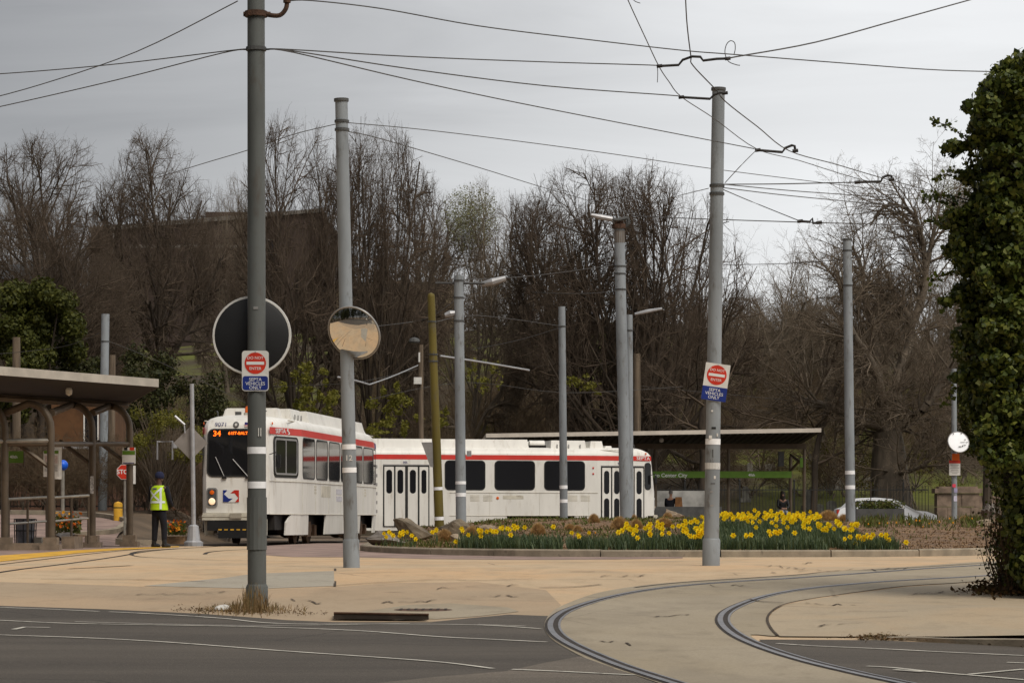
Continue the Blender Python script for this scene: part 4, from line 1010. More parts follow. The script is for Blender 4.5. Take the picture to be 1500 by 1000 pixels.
drift(xat(672), xat(822), .3, 3.4, 3600); drift(xat(830), xat(886), .3, 2.6, 1100); drift(xat(893), xat(1036), .3, 4.2, 4200)
drift(xat(1030), xat(1198), .3, 3.0, 4600); drift(xat(1015, 60), xat(1230, 60), 2.5, 10, 11000, .26, .40); drift(xat(1198, 58), xat(1262, 58), 3.0, 7.5, 2400); drift(xat(1226), xat(1304), .3, 2.2, 1900)
for p, h in leafspots:
    for _ in range(5): sp.append(((p.x+rd.gauss(0, .05), p.y+rd.gauss(0, .05), p.z), h*rd.uniform(.6, .9), .013, rd.uniform(.02, .1)))
blades('daffodil_leaves', sp, m_dleaf, 'dense strappy green leaves of the daffodil drifts behind the kerb')
sp = []
for _ in range(9500):                                   # thin spring growth along the crest and the far side of the bed
    x = rd.uniform(-2.6, 14) if rd.random() < .5 else rd.uniform(-1, 5.5); y = yf(x) + rd.uniform(6, 24)
    if bumps(x*.9+5, y*.9) < (-.15 if x < 6.5 else .25) : continue
    sp.append(((x, y, mound(x, y)), rd.uniform(.03, .10)*rd.random()+.03, .025, rd.uniform(.02, .12)))
for _ in range(900):
    x = rd.uniform(-3.0, 0); y = yf(x) + rd.uniform(.5, 5); sp.append(((x, y, mound(x, y)), rd.uniform(.05, .14), .015, rd.uniform(.01, .07)))
blades('grass', sp, m_grassb, 'thin green spring growth on the crest of the bed')
# tulips at the back edge
mb = MB(); mb.mat(1); mb.tube([(0, 0, 0), (0, 0, .24)], .006, 5)
for k in range(4):
    a = k*1.57; mb.add([(0, 0, 0), (.05*math.cos(a)-.02*math.sin(a), .05*math.sin(a)+.02*math.cos(a), .1), (.1*math.cos(a), .1*math.sin(a), .2), (.05*math.cos(a)+.02*math.sin(a), .05*math.sin(a)-.02*math.cos(a), .1)], [(0, 1, 2, 3)])
mb.mat(0); mb.lathe([(.008, .23), (.038, .26), (.042, .3), (.02, .34)], (0, 0, 0), n=8)
tul = mb.build('tulip', [m_ored, m_dleaf]); tme = tul.data; bpy.data.objects.remove(tul)
tl_ = [(774, 776), (872, 774), (1272, 757), (1288, 756), (1313, 755), (1342, 758), (1347, 757), (1361, 756), (1365, 754), (1391, 752), (1396, 756), (1424, 751), (1300, 758), (1332, 759), (1352, 760), (1376, 757)]
for px, py in tl_:
    p, h = on_mound(px, py, .3); o = bpy.data.objects.new('tulip', tme); COL.objects.link(o); k = rd.uniform(.35, .55); o.scale = (k, k, k); o.location = p + Vector((0, 0, rd.uniform(-.02, .10))); o.rotation_euler = (0, 0, rd.uniform(0, 6)); tag(o, 'small orange tulip near the crest of the flower bed', 'tulip', 'orange tulips on the crest of the bed')
sp = []
for _ in range(750):
    px = rd.choice((rd.uniform(1255, 1440), rd.gauss(1345, 16), rd.gauss(1280, 12), rd.gauss(1425, 10))); p, h = on_mound(px, rd.uniform(752, 764), .16); sp.append((tuple(p), rd.uniform(.06, .24), .03, rd.uniform(.03, .15)))
blades('tulip_leaves', sp, m_grassb, 'broad green tulip leaves near the bare mulch')
# mounded dry grasses
rg = random.Random(31); segs = []
tb = []
for i in range(2600):
    a = rg.uniform(0, 6.283); el = math.asin(rg.random()); d = Vector((math.cos(a)*math.cos(el), math.sin(a)*math.cos(el), math.sin(el))); b = d*rg.uniform(.1, .5); b.z *= .6; tpt = d*rg.uniform(.82, 1.04) + Vector((0, 0, -.18*(1-d.z))); tpt.z = max(.02, tpt.z)
    w = basis(d)[0]*.012; tb.append((b-w, b+w, tpt+w*.4+Vector((0, 0, -.02)), tpt-w*.4))
mb = MB()
for q in tb: mb.add(q, [(0, 1, 2, 3)])
tuft = mb.build('ornamental_grass', m_tan); tuft_me = tuft.data; bpy.data.objects.remove(tuft)
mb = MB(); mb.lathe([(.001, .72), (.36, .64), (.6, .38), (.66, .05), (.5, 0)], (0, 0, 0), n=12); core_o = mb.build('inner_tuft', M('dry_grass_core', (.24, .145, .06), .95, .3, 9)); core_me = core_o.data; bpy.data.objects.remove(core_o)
for px, py, w, h, lab in ((651, 792, 24, 18, 'round tan grass tuft right beside the largest boulder'), (692, 788, 26, 18, 'tan grass tuft half hidden in the drift right of the boulders'), (788, 781, 20, 16, 'tan grass tuft rising behind the first daffodil drift'),
    (870, 764, 15, 13, 'small tan grass tuft against the front door of the second tram'), (908, 776, 26, 20, 'broad tan grass tuft at the foot of the rust capped pole'), (932, 773, 18, 14, 'tan grass tuft right of the twin poles'), (929, 759, 10, 13, 'narrow tan grass tuft seen between pole and tram door'),
    (978, 757, 16, 14, 'round tan grass tuft right at the nose of the second tram'), (972, 770, 24, 13, 'flat tan grass tuft in front of the tram nose'), (1213, 760, 30, 18, 'wide tan grass tuft beside the plain pole that stands alone'), (1236, 762, 18, 14, 'small tan grass tuft touching the plain pole that stands alone'), (846, 778, 14, 10, 'tiny tan grass tuft between the drifts'), (835, 775, 16, 9, 'low flat tan grass tuft behind the middle drift'), (1413, 754, 16, 9, 'small tan grass tuft under the round white mirror')):
    lo, hi = 54.5, 79
    for _ in range(40):
        m_ = (lo+hi)/2; q = W(px, py, m_)
        if q.z > mound(q.x, m_): lo = m_
        else: hi = m_
    q = W(px, py, lo); q.z = mound(q.x, lo) - .02; k = lo/F
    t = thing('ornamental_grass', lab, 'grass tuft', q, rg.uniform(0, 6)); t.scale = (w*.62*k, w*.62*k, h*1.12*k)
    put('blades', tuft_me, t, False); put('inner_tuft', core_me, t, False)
# boulders
def boulder(label, px, py, w, h, m, seed, Y=None, dep=None, squash=None, rz=0, name='boulder'):
    r = random.Random(seed); bm = bmesh.new()
    if Y is None:
        lo, hi = 54.5, 82
        for _ in range(40):
            m_ = (lo+hi)/2; q = W(px, py, m_)
            if q.z > mound(q.x, m_): lo = m_
            else: hi = m_
        Y = lo
    q = W(px, py, Y); k = Y/F; W_, H_, D_ = w*k, h*k, (dep or w*k*.7)
    for _ in range(15):
        v = Vector((r.gauss(0, 1), r.gauss(0, 1), r.gauss(0, 1))).normalized(); bm.verts.new((v.x*W_/2*r.uniform(.8, 1), v.y*D_/2*r.uniform(.8, 1), (v.z*.5+.42)*H_*r.uniform(.85, 1.05)))
    if squash: 
        for v in bm.verts: v.co.z *= squash(v.co.x/(W_/2)*1.2)
    res = bmesh.ops.convex_hull(bm, input=bm.verts[:]); bmesh.ops.delete(bm, geom=list(set(res['geom_unused']) | set(res['geom_interior'])), context='VERTS') if (res['geom_unused'] or res['geom_interior']) else None
    bmesh.ops.subdivide_edges(bm, edges=bm.edges[:], cuts=5, use_grid_fill=True)
    for v in bm.verts:
        c = v.co; q3 = Vector((c.x/W_*5 + seed, c.y/W_*5, c.z/H_*6)); f = 1 + .10*mnoise.noise(q3) + .05*mnoise.noise(q3*2.7) + .03*mnoise.noise(q3*6); v.co = Vector((c.x*f, c.y*f, c.z*f))
    me = bpy.data.meshes.new(name); bm.to_mesh(me); bm.free(); me.materials.append(m); o = put(name, me); o.location = q; o.rotation_euler = (0, 0, rz); return tag(o, label, 'boulder')
boulder('largest brown boulder slanting down to the right in the bed', 606, 791, 64, 40, m_rock, 23, squash=lambda t: .95 - .55*t)
boulder('broad pointed brown boulder in front of the grey lamp pole', 664, 785, 66, 32, m_rock, 11, squash=lambda t: 1.05 - .5*abs(t-.1))
boulder('low grey boulder at the kerb end beside the near tram', 563, 801, 72, 26, m_rockg, 5, 58.9)
boulder('small pale boulder right of the pointed boulder', 714, 782, 34, 22, m_rock2, 7)
boulder('tiny pinkish boulder between the grass tuft and the daffodils', 668, 793, 20, 14, m_rock2, 9)
boulder('pale slanting boulder in front of the passenger shelter', 988, 760, 40, 15, m_rock2, 13, squash=lambda t: 1 - .4*t)
boulder('dark grey boulder beside the stone wall at the right', 1450, 757, 34, 24, m_rockg, 15, 76)
boulder('pale flat boulder on the mulch near the ivy', 1448, 771, 44, 13, m_rock2, 17)
boulder('low flat pale boulder under the shelter, right of the tilted sign pole', 1062, 757, 30, 6, m_rock2, 19, 70)
# mulch chips
pts = []
for _ in range(14000):
    x = rd.uniform(-3, 13.5); y = yf(x) + .2 + 18*rd.random()**1.6; pts.append((x, y, mound(x, y) + .012))
o = leaf_cloud('mulch_chips', pts, .075, leafm('bark_chip', [(.10, .058, .03), (.19, .115, .06), (.30, .20, .115), (.13, .08, .045)], .95, 0, .1), None, 9, .35); tag(o, 'loose bark chips strewn over the bed', None, None, 'stuff')
# weeds and litter at the pole base
sp = []
for _ in range(700):
    px = rd.choice((rd.gauss(372, 22), rd.uniform(290, 450), rd.gauss(345, 20))); p = G(px, 893 + rd.gauss(1.5, 3)); near = math.exp(-((px-372)/26)**2)
    sp.append((tuple(p), rd.uniform(.02, .06) + near*rd.random()**2*.28, .008, rd.uniform(.01, .08)))
for _ in range(200):
    p = G(rd.uniform(1265, 1330), 935 + rd.gauss(0, 2.2)); sp.append((tuple(p + Vector((0, 0, .015))), rd.uniform(.006, .02), .01, .03))
blades('weeds', sp, m_weed, 'dry weeds at the foot of the foremost pole and along the kerb')
dl = []
for _ in range(500):
    p = G(rd.choice((rd.gauss(330, 28), rd.uniform(250, 480), rd.gauss(1300, 30), rd.uniform(1150, 1400))), 0) if False else None
for _ in range(600):
    px = rd.choice((rd.gauss(325, 25), rd.uniform(250, 480))); p = G(px, 895 + (px-325)*.03 + rd.gauss(0, 2.2)); dl.append((p.x, p.y, p.z + .012))
for _ in range(900):
    px = rd.choice((rd.gauss(1295, 28), rd.uniform(1260, 1500))); p = G(px, 936 + max(0, px-1330)*.05 + rd.gauss(0, 1.8)); dl.append((p.x, p.y, p.z + .022))
o = leaf_cloud('leaf_litter', dl, .03, m_deadleaf, None, 11, .6, nrm=np.tile([[0, 0, 1.]], (len(dl), 1)), jit=.5); tag(o, 'dry leaf litter gathered along the road edge', None, None, 'stuff')
for px, py, s, lab in ((329, 894, .10, 'crumpled white plastic litter by the dry weeds'), (584, 909, .07, 'white paper scrap lying on the drain lip')):
    c = G(px, py); bm = bmesh.new(); bmesh.ops.create_icosphere(bm, subdivisions=2, radius=1)
    r = random.Random(px)
    for v in bm.verts: k = r.uniform(.6, 1.2); v.co = Vector((v.co.x*s*k, v.co.y*s*k, max(0, v.co.z*s*.5*k)))
    me = bpy.data.meshes.new('litter'); bm.to_mesh(me); bm.free(); me.materials.append(m_signw); o = put('litter', me); o.location = c + Vector((0, 0, .012)); tag(o, lab, 'litter')

# ================= TRAMS =================
TL, HW = 16.3, 1.3
def thw(xf):
    e_ = min(xf, TL - xf); rear = xf > TL/2
    if e_ >= 2.4: return HW
    if e_ > .14: return lerp(.88 if not rear else 1.02, HW, (e_-.14)/2.26)
    return lerp(.76, .88 if not rear else 1.02, e_/.14)
ROWS = [(1.0, .80), (1.0, 1.25), (1.0, 1.70), (1.0, 2.86), (.985, 3.08), (.95, 3.20), (.88, 3.29), (.72, 3.35), (.40, 3.385), (0, 3.395)]
def rake(z):
    if z <= 1.7: return 0
    if z <= 3.1: return .15*(z-1.7)/1.4
    return .15 + .55*((z-3.1)/.29)**1.6
def bodyx(xf, z):
    e_ = min(xf, TL-xf); d = rake(z)*(1 - sstep(0, 1.3, e_))
    return TL/2 - xf - d if xf < TL/2 else TL/2 - xf + d
def make_tram(label, loc, rz, number, dest):
    t = thing('tram', label, 'tram', loc, rz, 'white trams in the loop')
    P = lambda mb, name, m, parent=t, sm=False: mb.build(name, m, parent, False, sm)
    # body shell
    st = [0, .05, .14, .5, .9, 1.3, 1.8, 2.4] + [2.4 + (TL-4.8)*k/10 for k in range(1, 10)] + [TL-2.4, TL-1.8, TL-1.3, TL-.9, TL-.5, TL-.14, TL-.05, TL]
    mb = MB(); nr = len(ROWS)
    prof_ = []
    for xf in st:
        w = thw(xf); row = [Vector((bodyx(xf, z), w*f, z)) for f, z in ROWS]; prof_.append(row + [Vector((p.x, -p.y, p.z)) for p in row[-2::-1]])
    k = len(prof_[0]); V = [p for r_ in prof_ for p in r_]
    Fs = [(i*k+j, i*k+j+1, (i+1)*k+j+1, (i+1)*k+j) for i in range(len(st)-1) for j in range(k-1)]
    n0 = (len(st)-1)*k
    for j in range(nr-1): Fs.append((j+1, j, k-1-j, k-2-j) if j < nr-2 else (j+1, j, k-1-j))
    for j in range(nr-1): Fs.append((n0+j, n0+j+1, n0+k-2-j, n0+k-1-j) if j < nr-2 else (n0+j, n0+j+1, n0+k-1-j))
    mb.add(V, Fs); body = P(mb, 'body', m_white, sm=True)
    mb = MB(); mb.box((0, 0, .60), (TL-.9, 1.9, .42)); mb.box((4.9, 0, .42), (1.4, 1.2, .3)); mb.box((0, 0, .36), (3.2, 2.1, .30)); P(mb, 'underframe', m_under)
    def sp(xf, z, side, o=0.0):
        w = thw(xf); dh = (thw(xf+.02) - thw(xf-.02))/.04 if .2 < xf < TL-.2 else 0
        n = Vector((dh, side, 0)).normalized(); n.x = dh*1.0 / math.sqrt(1+dh*dh) * 1.0
        f = 1.0
        for (f0, z0), (f1, z1) in zip(ROWS, ROWS[1:]):
            if z0 <= z <= z1: f = lerp(f0, f1, (z-z0)/(z1-z0))
        return Vector((TL/2 - xf, side*w*f, z)) + n*o, n
    def side_plate(mb, x0, x1, z0, z1, side, r, th=.03, o=.010, ring=0):
        a, n = sp(x0, (z0+z1)/2, side); b, _ = sp(x1, (z0+z1)/2, side); c = (a+b)/2; d = (a-b); u = d.normalized()
        if side < 0: u = u
        v = Vector((0, 0, 1)); nn_ = u.cross(v)
        if nn_.y*side < 0: u = -u; nn_ = u.cross(v)
        if ring: mb.ring(c + nn_*o, u, v, d.length, z1-z0, r, ring, th)
        else: mb.plate(c + nn_*o, u, v, d.length, z1-z0, r, th)
    def window(name, x0, x1, z0, z1, side, r=.12, m=m_glass, fm=m_rub, parent=t, bw=.035):
        mb = MB(); side_plate(mb, x0, x1, z0, z1, side, r, .03, .012, bw); fr = P(mb, name, fm, parent)
        mb = MB(); side_plate(mb, x0+bw*.8, x1-bw*.8, z0+bw*.8, z1-bw*.8, side, max(.01, r-bw), .02, .007)
        P(mb, 'pane', m, fr if parent is t else parent); return fr
    # left side, without doors: driver's window and seven passenger windows
    fr = window('driver_window', .42, 2.12, 1.76, 2.84, 1, .16, bw=.045)
    mb = MB(); side_plate(mb, .50, 2.04, 1.83, 2.79, 1, .12, .02, .016, .05); mb2 = MB(); side_plate(mb, 1.22, 1.27, 1.86, 2.77, 1, .01, .02, .018); P(mb, 'sash', m_grey, fr)
    for i in range(7):
        x0 = 2.46 + i*1.925; window('side_window', x0, x0+1.76, 1.75, 2.86, 1, .16)
    # right side: doors and wide windows
    window('driver_window', .17, .43, 1.78, 2.82, -1, .12, bw=.02)
    for x0, x1 in ((2.9, 4.5), (4.85, 6.42), (6.77, 8.33), (11.15, 12.75), (13.1, 14.7)): window('side_window', x0, x1, 1.75, 2.86, -1, .16, m_glass2)
    for doors, low, zb in ((((.52, .84), (.93, 1.25), (1.46, 1.78), (1.88, 2.2)), True, .36), (((8.98, 9.27), (9.38, 9.71), (9.86, 10.18), (10.28, 10.6)), False, .42)):
        a0, a1 = doors[0][0]-.07, doors[-1][1]+.07
        mb = MB(); side_plate(mb, a0, a1, zb-.03, 2.66, -1, .03, .05, .006); fr = P(mb, 'doorway', m_rub)
        for x0, x1 in doors:
            mb = MB(); side_plate(mb, x0-.02, x1+.02, zb, 2.61, -1, .02, .04, .022); d = P(mb, 'door', m_white)
            mb = MB(); side_plate(mb, x0+.05, x1-.05, 1.62, 2.50, -1, .12, .02, .027)
            if low: side_plate(mb, x0+.05, x1-.05, .62, 1.46, -1, .12, .02, .027)
            P(mb, 'pane', m_glass2, d)
        mb = MB(); side_plate(mb, a0, a1, 2.665, 2.70, -1, .01, .02, .02); P(mb, 'door_header', m_grey)
    # stripe: red, turning blue near the tail
    for side in (1, -1):
        for name, x0, x1, m in (('red_stripe', .16, TL-1.35, m_red), ('blue_stripe', TL-1.35, TL-.16, m_tblue)):
            xs_ = [x for x in ([x0] + [s for s in st if x0 < s < x1] + [x1])]; mb = MB(); vs = []
            for x in xs_:
                for z in (2.885, 3.0, 3.065): vs.append(sp(x, z, side, .006)[0])
            fs = [(3*i+j, 3*i+3+j, 3*i+4+j, 3*i+1+j) for i in range(len(xs_)-1) for j in range(2)]
            if side > 0: fs = [f[::-1] for f in fs]
            mb.add(vs, fs); P(mb, name, m)
        xf = .88 if side > 0 else .50
        c, n = sp(xf, 2.975, side, .016); v = Vector((0, -side*.07, 1)).normalized(); u = v.cross(n).normalized()
        text('lettering', 'SEPTA', .175, c, u, v, m_lett, t, False, .008, sx=1.45 if side > 0 else 1.2)
        c, n = sp(1.42 if side > 0 else 1.14, 2.975, side, .018)
        if side > 0:
            mb = MB(); mb.prism([(-.03, .08), (-.10, .03), (.03, -.03), (-.02, -.08), (.04, -.08), (.11, -.03), (-.02, .03), (.02, .08)], c, u, v, .004); P(mb, 'emblem', m_lett)
        # belt mouldings, lower skirt
        mb = MB(); 
        for z in (1.66, .80):
            for a, b in zip(st, st[1:]):
                if side < 0 and any(not (b < q0 or a > q1) for q0, q1 in ((.4, 2.3), (8.9, 10.7))): continue
                if a < .13 or b > TL-.13: continue
                p, _ = sp(a, z, side, .008); q, _ = sp(b, z, side, .008); mb.tube([p, q], .011, 4, False)
        P(mb, 'belt_moulding', m_whited)
        for xf_ in ((2.42, 4.35, 6.3, 8.2, 10.1, 12.05, 13.95) if side > 0 else (2.75, 4.67, 6.6, 8.75, 11.0, 12.93, 14.8)):
            mb = MB(); a_, _ = sp(xf_, .82, side, .001); b_, _ = sp(xf_, 1.64, side, .001); mb.tube([a_, b_], .006, 4); P(mb, 'panel_seam', m_whited)
        segs_ = ((1.3, 3.3, True), (5.95, 11.6, False), (14.4, 16.0, False)) if side > 0 else ((.3, 3.3, False), (5.95, 11.6, False), (14.4, 16.0, False))
        for a, b, cut in segs_:
            n_ = 6; mb = MB(); vs = []
            for k_ in range(n_+1):
                x = lerp(a, b, k_/n_); p, nn_ = sp(x, .80, side); ins = nn_*-.03
                zb = .25 if a > 1 else .30
                xx = x + (.10 if k_ == n_ and b < 4 else 0) - (.10 if k_ == 0 and a > 4 else 0)
                q = sp(min(max(xx, .1), TL-.1), .80, side)[0]; zt = .80 if not (cut and k_ == 0) else .58
                vs += [p + nn_*.002 + Vector((0, 0, zt-.80)), Vector((q.x, q.y - side*.03, zb)), Vector((q.x, q.y - side*.07, zb)), p + nn_*-.05 + Vector((0, 0, zt-.8))]
            fs = [(4*i+j, 4*i+(j+1) % 4, 4*i+4+(j+1) % 4, 4*i+4+j) for i in range(n_) for j in range(4)] + [(0, 3, 2, 1), (4*n_, 4*n_+1, 4*n_+2, 4*n_+3)]
            mb.add(vs, fs); P(mb, 'skirt_panel', m_white)
        # grilles, notices, side markers, fleet numbers
        mb = MB(); 
        for xf_ in ((4.15, 12.3) if side > 0 else ()):
            for iz in range(3):
                for ix in range(2): side_plate(mb, xf_+ix*.17, xf_+.12+ix*.17, 1.36+iz*.085, 1.42+iz*.085, side, .01, .01, .006)
        for xf_ in ((6.5, 7.0, 2.7, 3.2) if side < 0 else ()):
            for iz in range(5): side_plate(mb, xf_, xf_+.36, 1.34+iz*.05, 1.365+iz*.05, side, .004, .01, .006)
        P(mb, 'grille', m_whited)
        mb = MB()
        if side > 0: side_plate(mb, 5.2, 6.6, 1.28, 1.60, side, .02, .01, .005)
        else: side_plate(mb, 5.3, 6.1, 1.42, 1.56, side, .02, .01, .004)
        P(mb, 'access_panel', m_whited)
        mb = MB(); c, n = sp(6.3 if side < 0 else 9.9, 1.46 if side < 0 else 1.5, side, .012); mb.lathe([(.001, .012), (.05, .008), (.055, 0)], c, n, 10); P(mb, 'marker_light', m_orange)
        for xf_, z in (((.38, 3.16),)): 
            c, n = sp(xf_, z, side, .012); mb = MB(); mb.lathe([(.001, .02), (.035, .015), (.04, 0)], c, n, 8); P(mb, 'marker_light', m_orange)
        if side < 0:
            for xf_ in (1.45, 9.8):
                c, n = sp(xf_, 2.77, side, .012); text('fleet_number', number, .12, c, u, v, m_num, t, False)
            for dz in (0, .22):
                c, n = sp(2.58, 2.38 + dz, side, .012); mb = MB(); mb.lathe([(.001, .02), (.035, .01), (.04, 0)], c, n, 8); P(mb, 'door_signal', m_red)
            for k_ in range(6): mb = MB(); side_plate(mb, 10.88, 10.96, .9 + k_*.33, 1.02 + k_*.33, side, .01, .006, .006); P(mb, 'notice', m_grey)
        else:
            mb = MB()
            for k_ in range(2): side_plate(mb, 7.5, 8.4, 1.18+k_*.2, 1.33+k_*.2, side, .01, .006, .007)
            P(mb, 'notice', M('notice_print', (.52, .50, .53), .6, .15, 18))
    # front face
    fx = TL/2; tv = Vector((-.15/1.4, 0, 1)).normalized(); u = Vector((0, 1, 0)); nf = u.cross(tv)
    fc = lambda y, z: Vector((fx - rake(z), y, z))
    mb = MB(); mb.ring(fc(0, 2.39) + nf*.022, u, tv, 1.50, 1.26, .16, .04, .04); fr = P(mb, 'windshield', m_rub)
    mb = MB(); mb.plate(fc(0, 2.39) + nf*.015, u, tv, 1.44, 1.20, .14, .02); P(mb, 'pane', m_glass, fr)
    mb = MB()
    for y0, y1, z0, z1 in ((-.28, -.52, 1.78, 2.28), (.34, -.06, 1.78, 2.22)):
        mb.tube([fc(y0, z0) + nf*.05, fc(y1, z1) + nf*.04], .012, 5)
    P(mb, 'wiper', m_grey, fr)
    mb = MB(); mb.box(fc(-.28, 1.74) + nf*.03, (.05, .12, .05)); mb.box(fc(.34, 1.74) + nf*.03, (.05, .12, .05)); P(mb, 'wiper_mount', m_rub)
    n34, dd = dest
    text('destination_sign', n34, .20, fc(-.50, 2.885) + nf*.022, u, tv, m_led, fr, False, .02, sx=1.05)
    text('destination_sign', dd, .105, fc(.22, 2.895) + nf*.022, u, tv, m_led, fr, False, .03, sx=1.05)
    text('fleet_number', number, .145, fc(-.40, 3.125) + Vector((.02, 0, 0)), u, Vector((-.2, 0, 1)), m_num, t, False, .01, sx=1.15)
    v2 = Vector((-.2, 0, 1)).normalized(); n2 = u.cross(v2)
    mb = MB(); mb.lathe([(.001, .008), (.07, .008), (.08, 0)], fc(.0, 3.12) + n2*.02, n2, 16); mb.mat(1); mb.prism([(-.03, .03), (.03, .03), (.025, -.02), (0, -.045), (-.025, -.02)], fc(0, 3.12) + n2*.032, u, v2, .004); mb.mat(2); mb.lathe([(.046, .012), (.05, .013), (.054, .012)], fc(.0, 3.12) + n2*.02, n2, 16); P(mb, 'emblem', [m_dgrey, m_signw, m_grey])
    mb = MB(); c = fc(.32, 3.12) + n2*.024
    mb.mat(0); mb.plate(c, u, v2, .19, .12, .004, .006)
    mb.mat(1)
    for k_ in range(4): mb.plate(c + v2*(.053-.034*k_) + n2*.002, u, v2, .188, .013, .002, .004)
    mb.mat(2); mb.plate(c - u*.053 + v2*.026 + n2*.004, u, v2, .082, .066, .002, .004); P(mb, 'flag_sticker', [m_lett, m_red, m_tblue])
    for s_ in (-1, 1):
        mb = MB(); mb.plate(Vector((fx+.035, s_*.60, 1.235)), u, ZU, .29, .50, .07, .05); hp = P(mb, 'headlight_panel', m_grey)
        mb = MB(); mb.plate(Vector((fx+.041, s_*.60, 1.235)), u, ZU, .23, .43, .05, .02); P(mb, 'headlight_bezel', m_dgrey, hp)
        mb = MB(); mb.lathe([(.001, .035), (.06, .03), (.085, .012), (.09, 0)], (fx+.04, s_*.60, 1.13), (1, 0, 0), 16); P(mb, 'headlight', m_lampon, hp)
        mb = MB(); mb.lathe([(.001, .025), (.05, .02), (.062, 0)], (fx+.04, s_*.60, 1.36), (1, 0, 0), 14); P(mb, 'turn_signal', m_orange, hp)
    for s_ in (1,):
        B = 1.0; c = Vector((fx+.016, -.10, 1.27)); ww, hh = .43, .32
        q = lambda L_: [((x_-.5)*ww, (.5-y_)*hh) for x_, y_ in L_]
        mb = MB(); mb.mat(0).plate(c, u, ZU, ww, hh, .03, .01)
        mb.mat(1).prism(q([(.01, .02), (.01, .98), (.33, .99), (.60, .70), (.36, .70), (.06, .34), (.28, .02)])[::1], c + Vector((.006, 0, 0)), u, ZU, .005)
        mb.mat(2).prism(q([(.99, .02), (.70, .02), (.46, .28), (.72, .28), (.95, .66), (.75, .99), (.99, .98)])[::-1], c + Vector((.006, 0, 0)), u, ZU, .005)
        P(mb, 'emblem', [m_lett, m_blue, m_red])
    mb = MB(); mb.box((fx+.03, 0, .735), (.16, 1.66, .20)); mb.box((fx+.115, 0, .76), (.03, 1.68, .06)); mb.box((fx+.115, 0, .67), (.03, 1.68, .05)); P(mb, 'bumper', m_whited)
    mb = MB(); mb.box((fx+.12, .05, .76), (.10, .30, .13)); P(mb, 'coupler_cover', m_pale)
    mb = MB(); mb.box((fx-.05, 0, .33), (.5, .8, .30)); mb.box((fx-.3, 0, .5), (.9, 1.4, .25)); P(mb, 'coupler', m_black)
    mb = MB()
    for k_ in range(6): mb.box((fx+.203, -.35+k_*.16, .40), (.008, .09, .035))
    P(mb, 'hazard_marking', m_yel)
    for s_ in (-1, 1):
        mb = MB(); mb.box((fx-.12, s_*.70, .46), (.10, .24, .42)); P(mb, 'step_plate', m_whited)
        a = Vector((fx-.15, s_*.88, 2.35)); mb = MB(); mb.tube([a, a + Vector((.12, s_*.2, .05)), a + Vector((.14, s_*.25, -.2))], .015, 5); arm = P(mb, 'mirror_arm', m_black)
        mb = MB(); mb.plate(a + Vector((.12, s_*.25, -.18)), Vector((0, 1, 0)), ZU, .13, .34, .04, .05); P(mb, 'mirror_glass', m_black, arm)
    # roof gear: dome, boxes and long shroud
    def shroud(name, x0, x1, w, z, m=m_white, sl=.12):
        mb = MB(); a, b = TL/2-x0, TL/2-x1; zb = 3.30
        mb.add([(a, -w, zb), (a, w, zb), (b, w, zb), (b, -w, zb), (a-sl, -w*.9, z), (a-sl, w*.9, z), (b+sl, w*.9, z), (b+sl, -w*.9, z)], [(0, 1, 2, 3), (4, 7, 6, 5), (0, 4, 5, 1), (1, 5, 6, 2), (2, 6, 7, 3), (3, 7, 4, 0)]); return P(mb, name, m)
    shroud('roof_dome', 2.0, 2.55, .75, 3.63, sl=.06); shroud('roof_hatch', 1.55, 1.85, .4, 3.46, sl=.04)
    o = shroud('roof_box', 2.75, 4.15, .98, 3.64, sl=.04)
    mb = MB()
    for x in (3.0, 3.45, 3.9): mb.box((TL/2-x, -.985, 3.42), (.04, .03, .14)); mb.box((TL/2-x, .985, 3.42), (.04, .03, .14))
    P(mb, 'latch', m_grey, o)
    mb = MB(); mb.tube([(TL/2-4.32, -.62, 3.50), (TL/2-4.9, -.62, 3.50)], .14, 12); mb.tube([(TL/2-4.32, .62, 3.50), (TL/2-4.9, .62, 3.50)], .14, 12); P(mb, 'air_tank', m_white, sm=True)
    mb = MB(); mb.box((TL/2-4.62, 0, 3.41), (.7, 1.5, .1)); P(mb, 'tank_cradle', m_under)
    shroud('roof_shroud', 5.0, 14.2, 1.0, 3.66, sl=.05); shroud('roof_shroud', 14.15, 15.1, .9, 3.52, sl=.25)
    mb = MB(); mb.box((0, -1.12, 3.27), (13.5, .03, .03)); mb.box((0, 1.12, 3.27), (13.5, .03, .03)); P(mb, 'rain_gutter', m_whited)
    mb = MB(); mb.lathe([(.001, .22), (.07, .21), (.10, .16), (.105, .03), (.12, 0)], (fx-.95, .16, 3.42), n=14); b_ = P(mb, 'beacon', m_orange, sm=True)
    mb = MB(); mb.lathe([(.13, .08), (.14, 0), (.14, -.06)], (fx-.95, .16, 3.38), n=12); P(mb, 'beacon_base', m_whited, b_)
    mb = MB(); mb.box((fx-.95, -.12, 3.44), (.1, .15, .10)); P(mb, 'horn', m_dgrey)
    mb = MB()
    for s_ in (-1, 1): mb.tube([(fx-.75, s_*.62, 3.34), (fx-.75, s_*.62, 3.46), (fx-.8, s_*.66, 3.50)], .02, 5)
    P(mb, 'antenna', m_dgrey)
    # bogies
    wheel = None
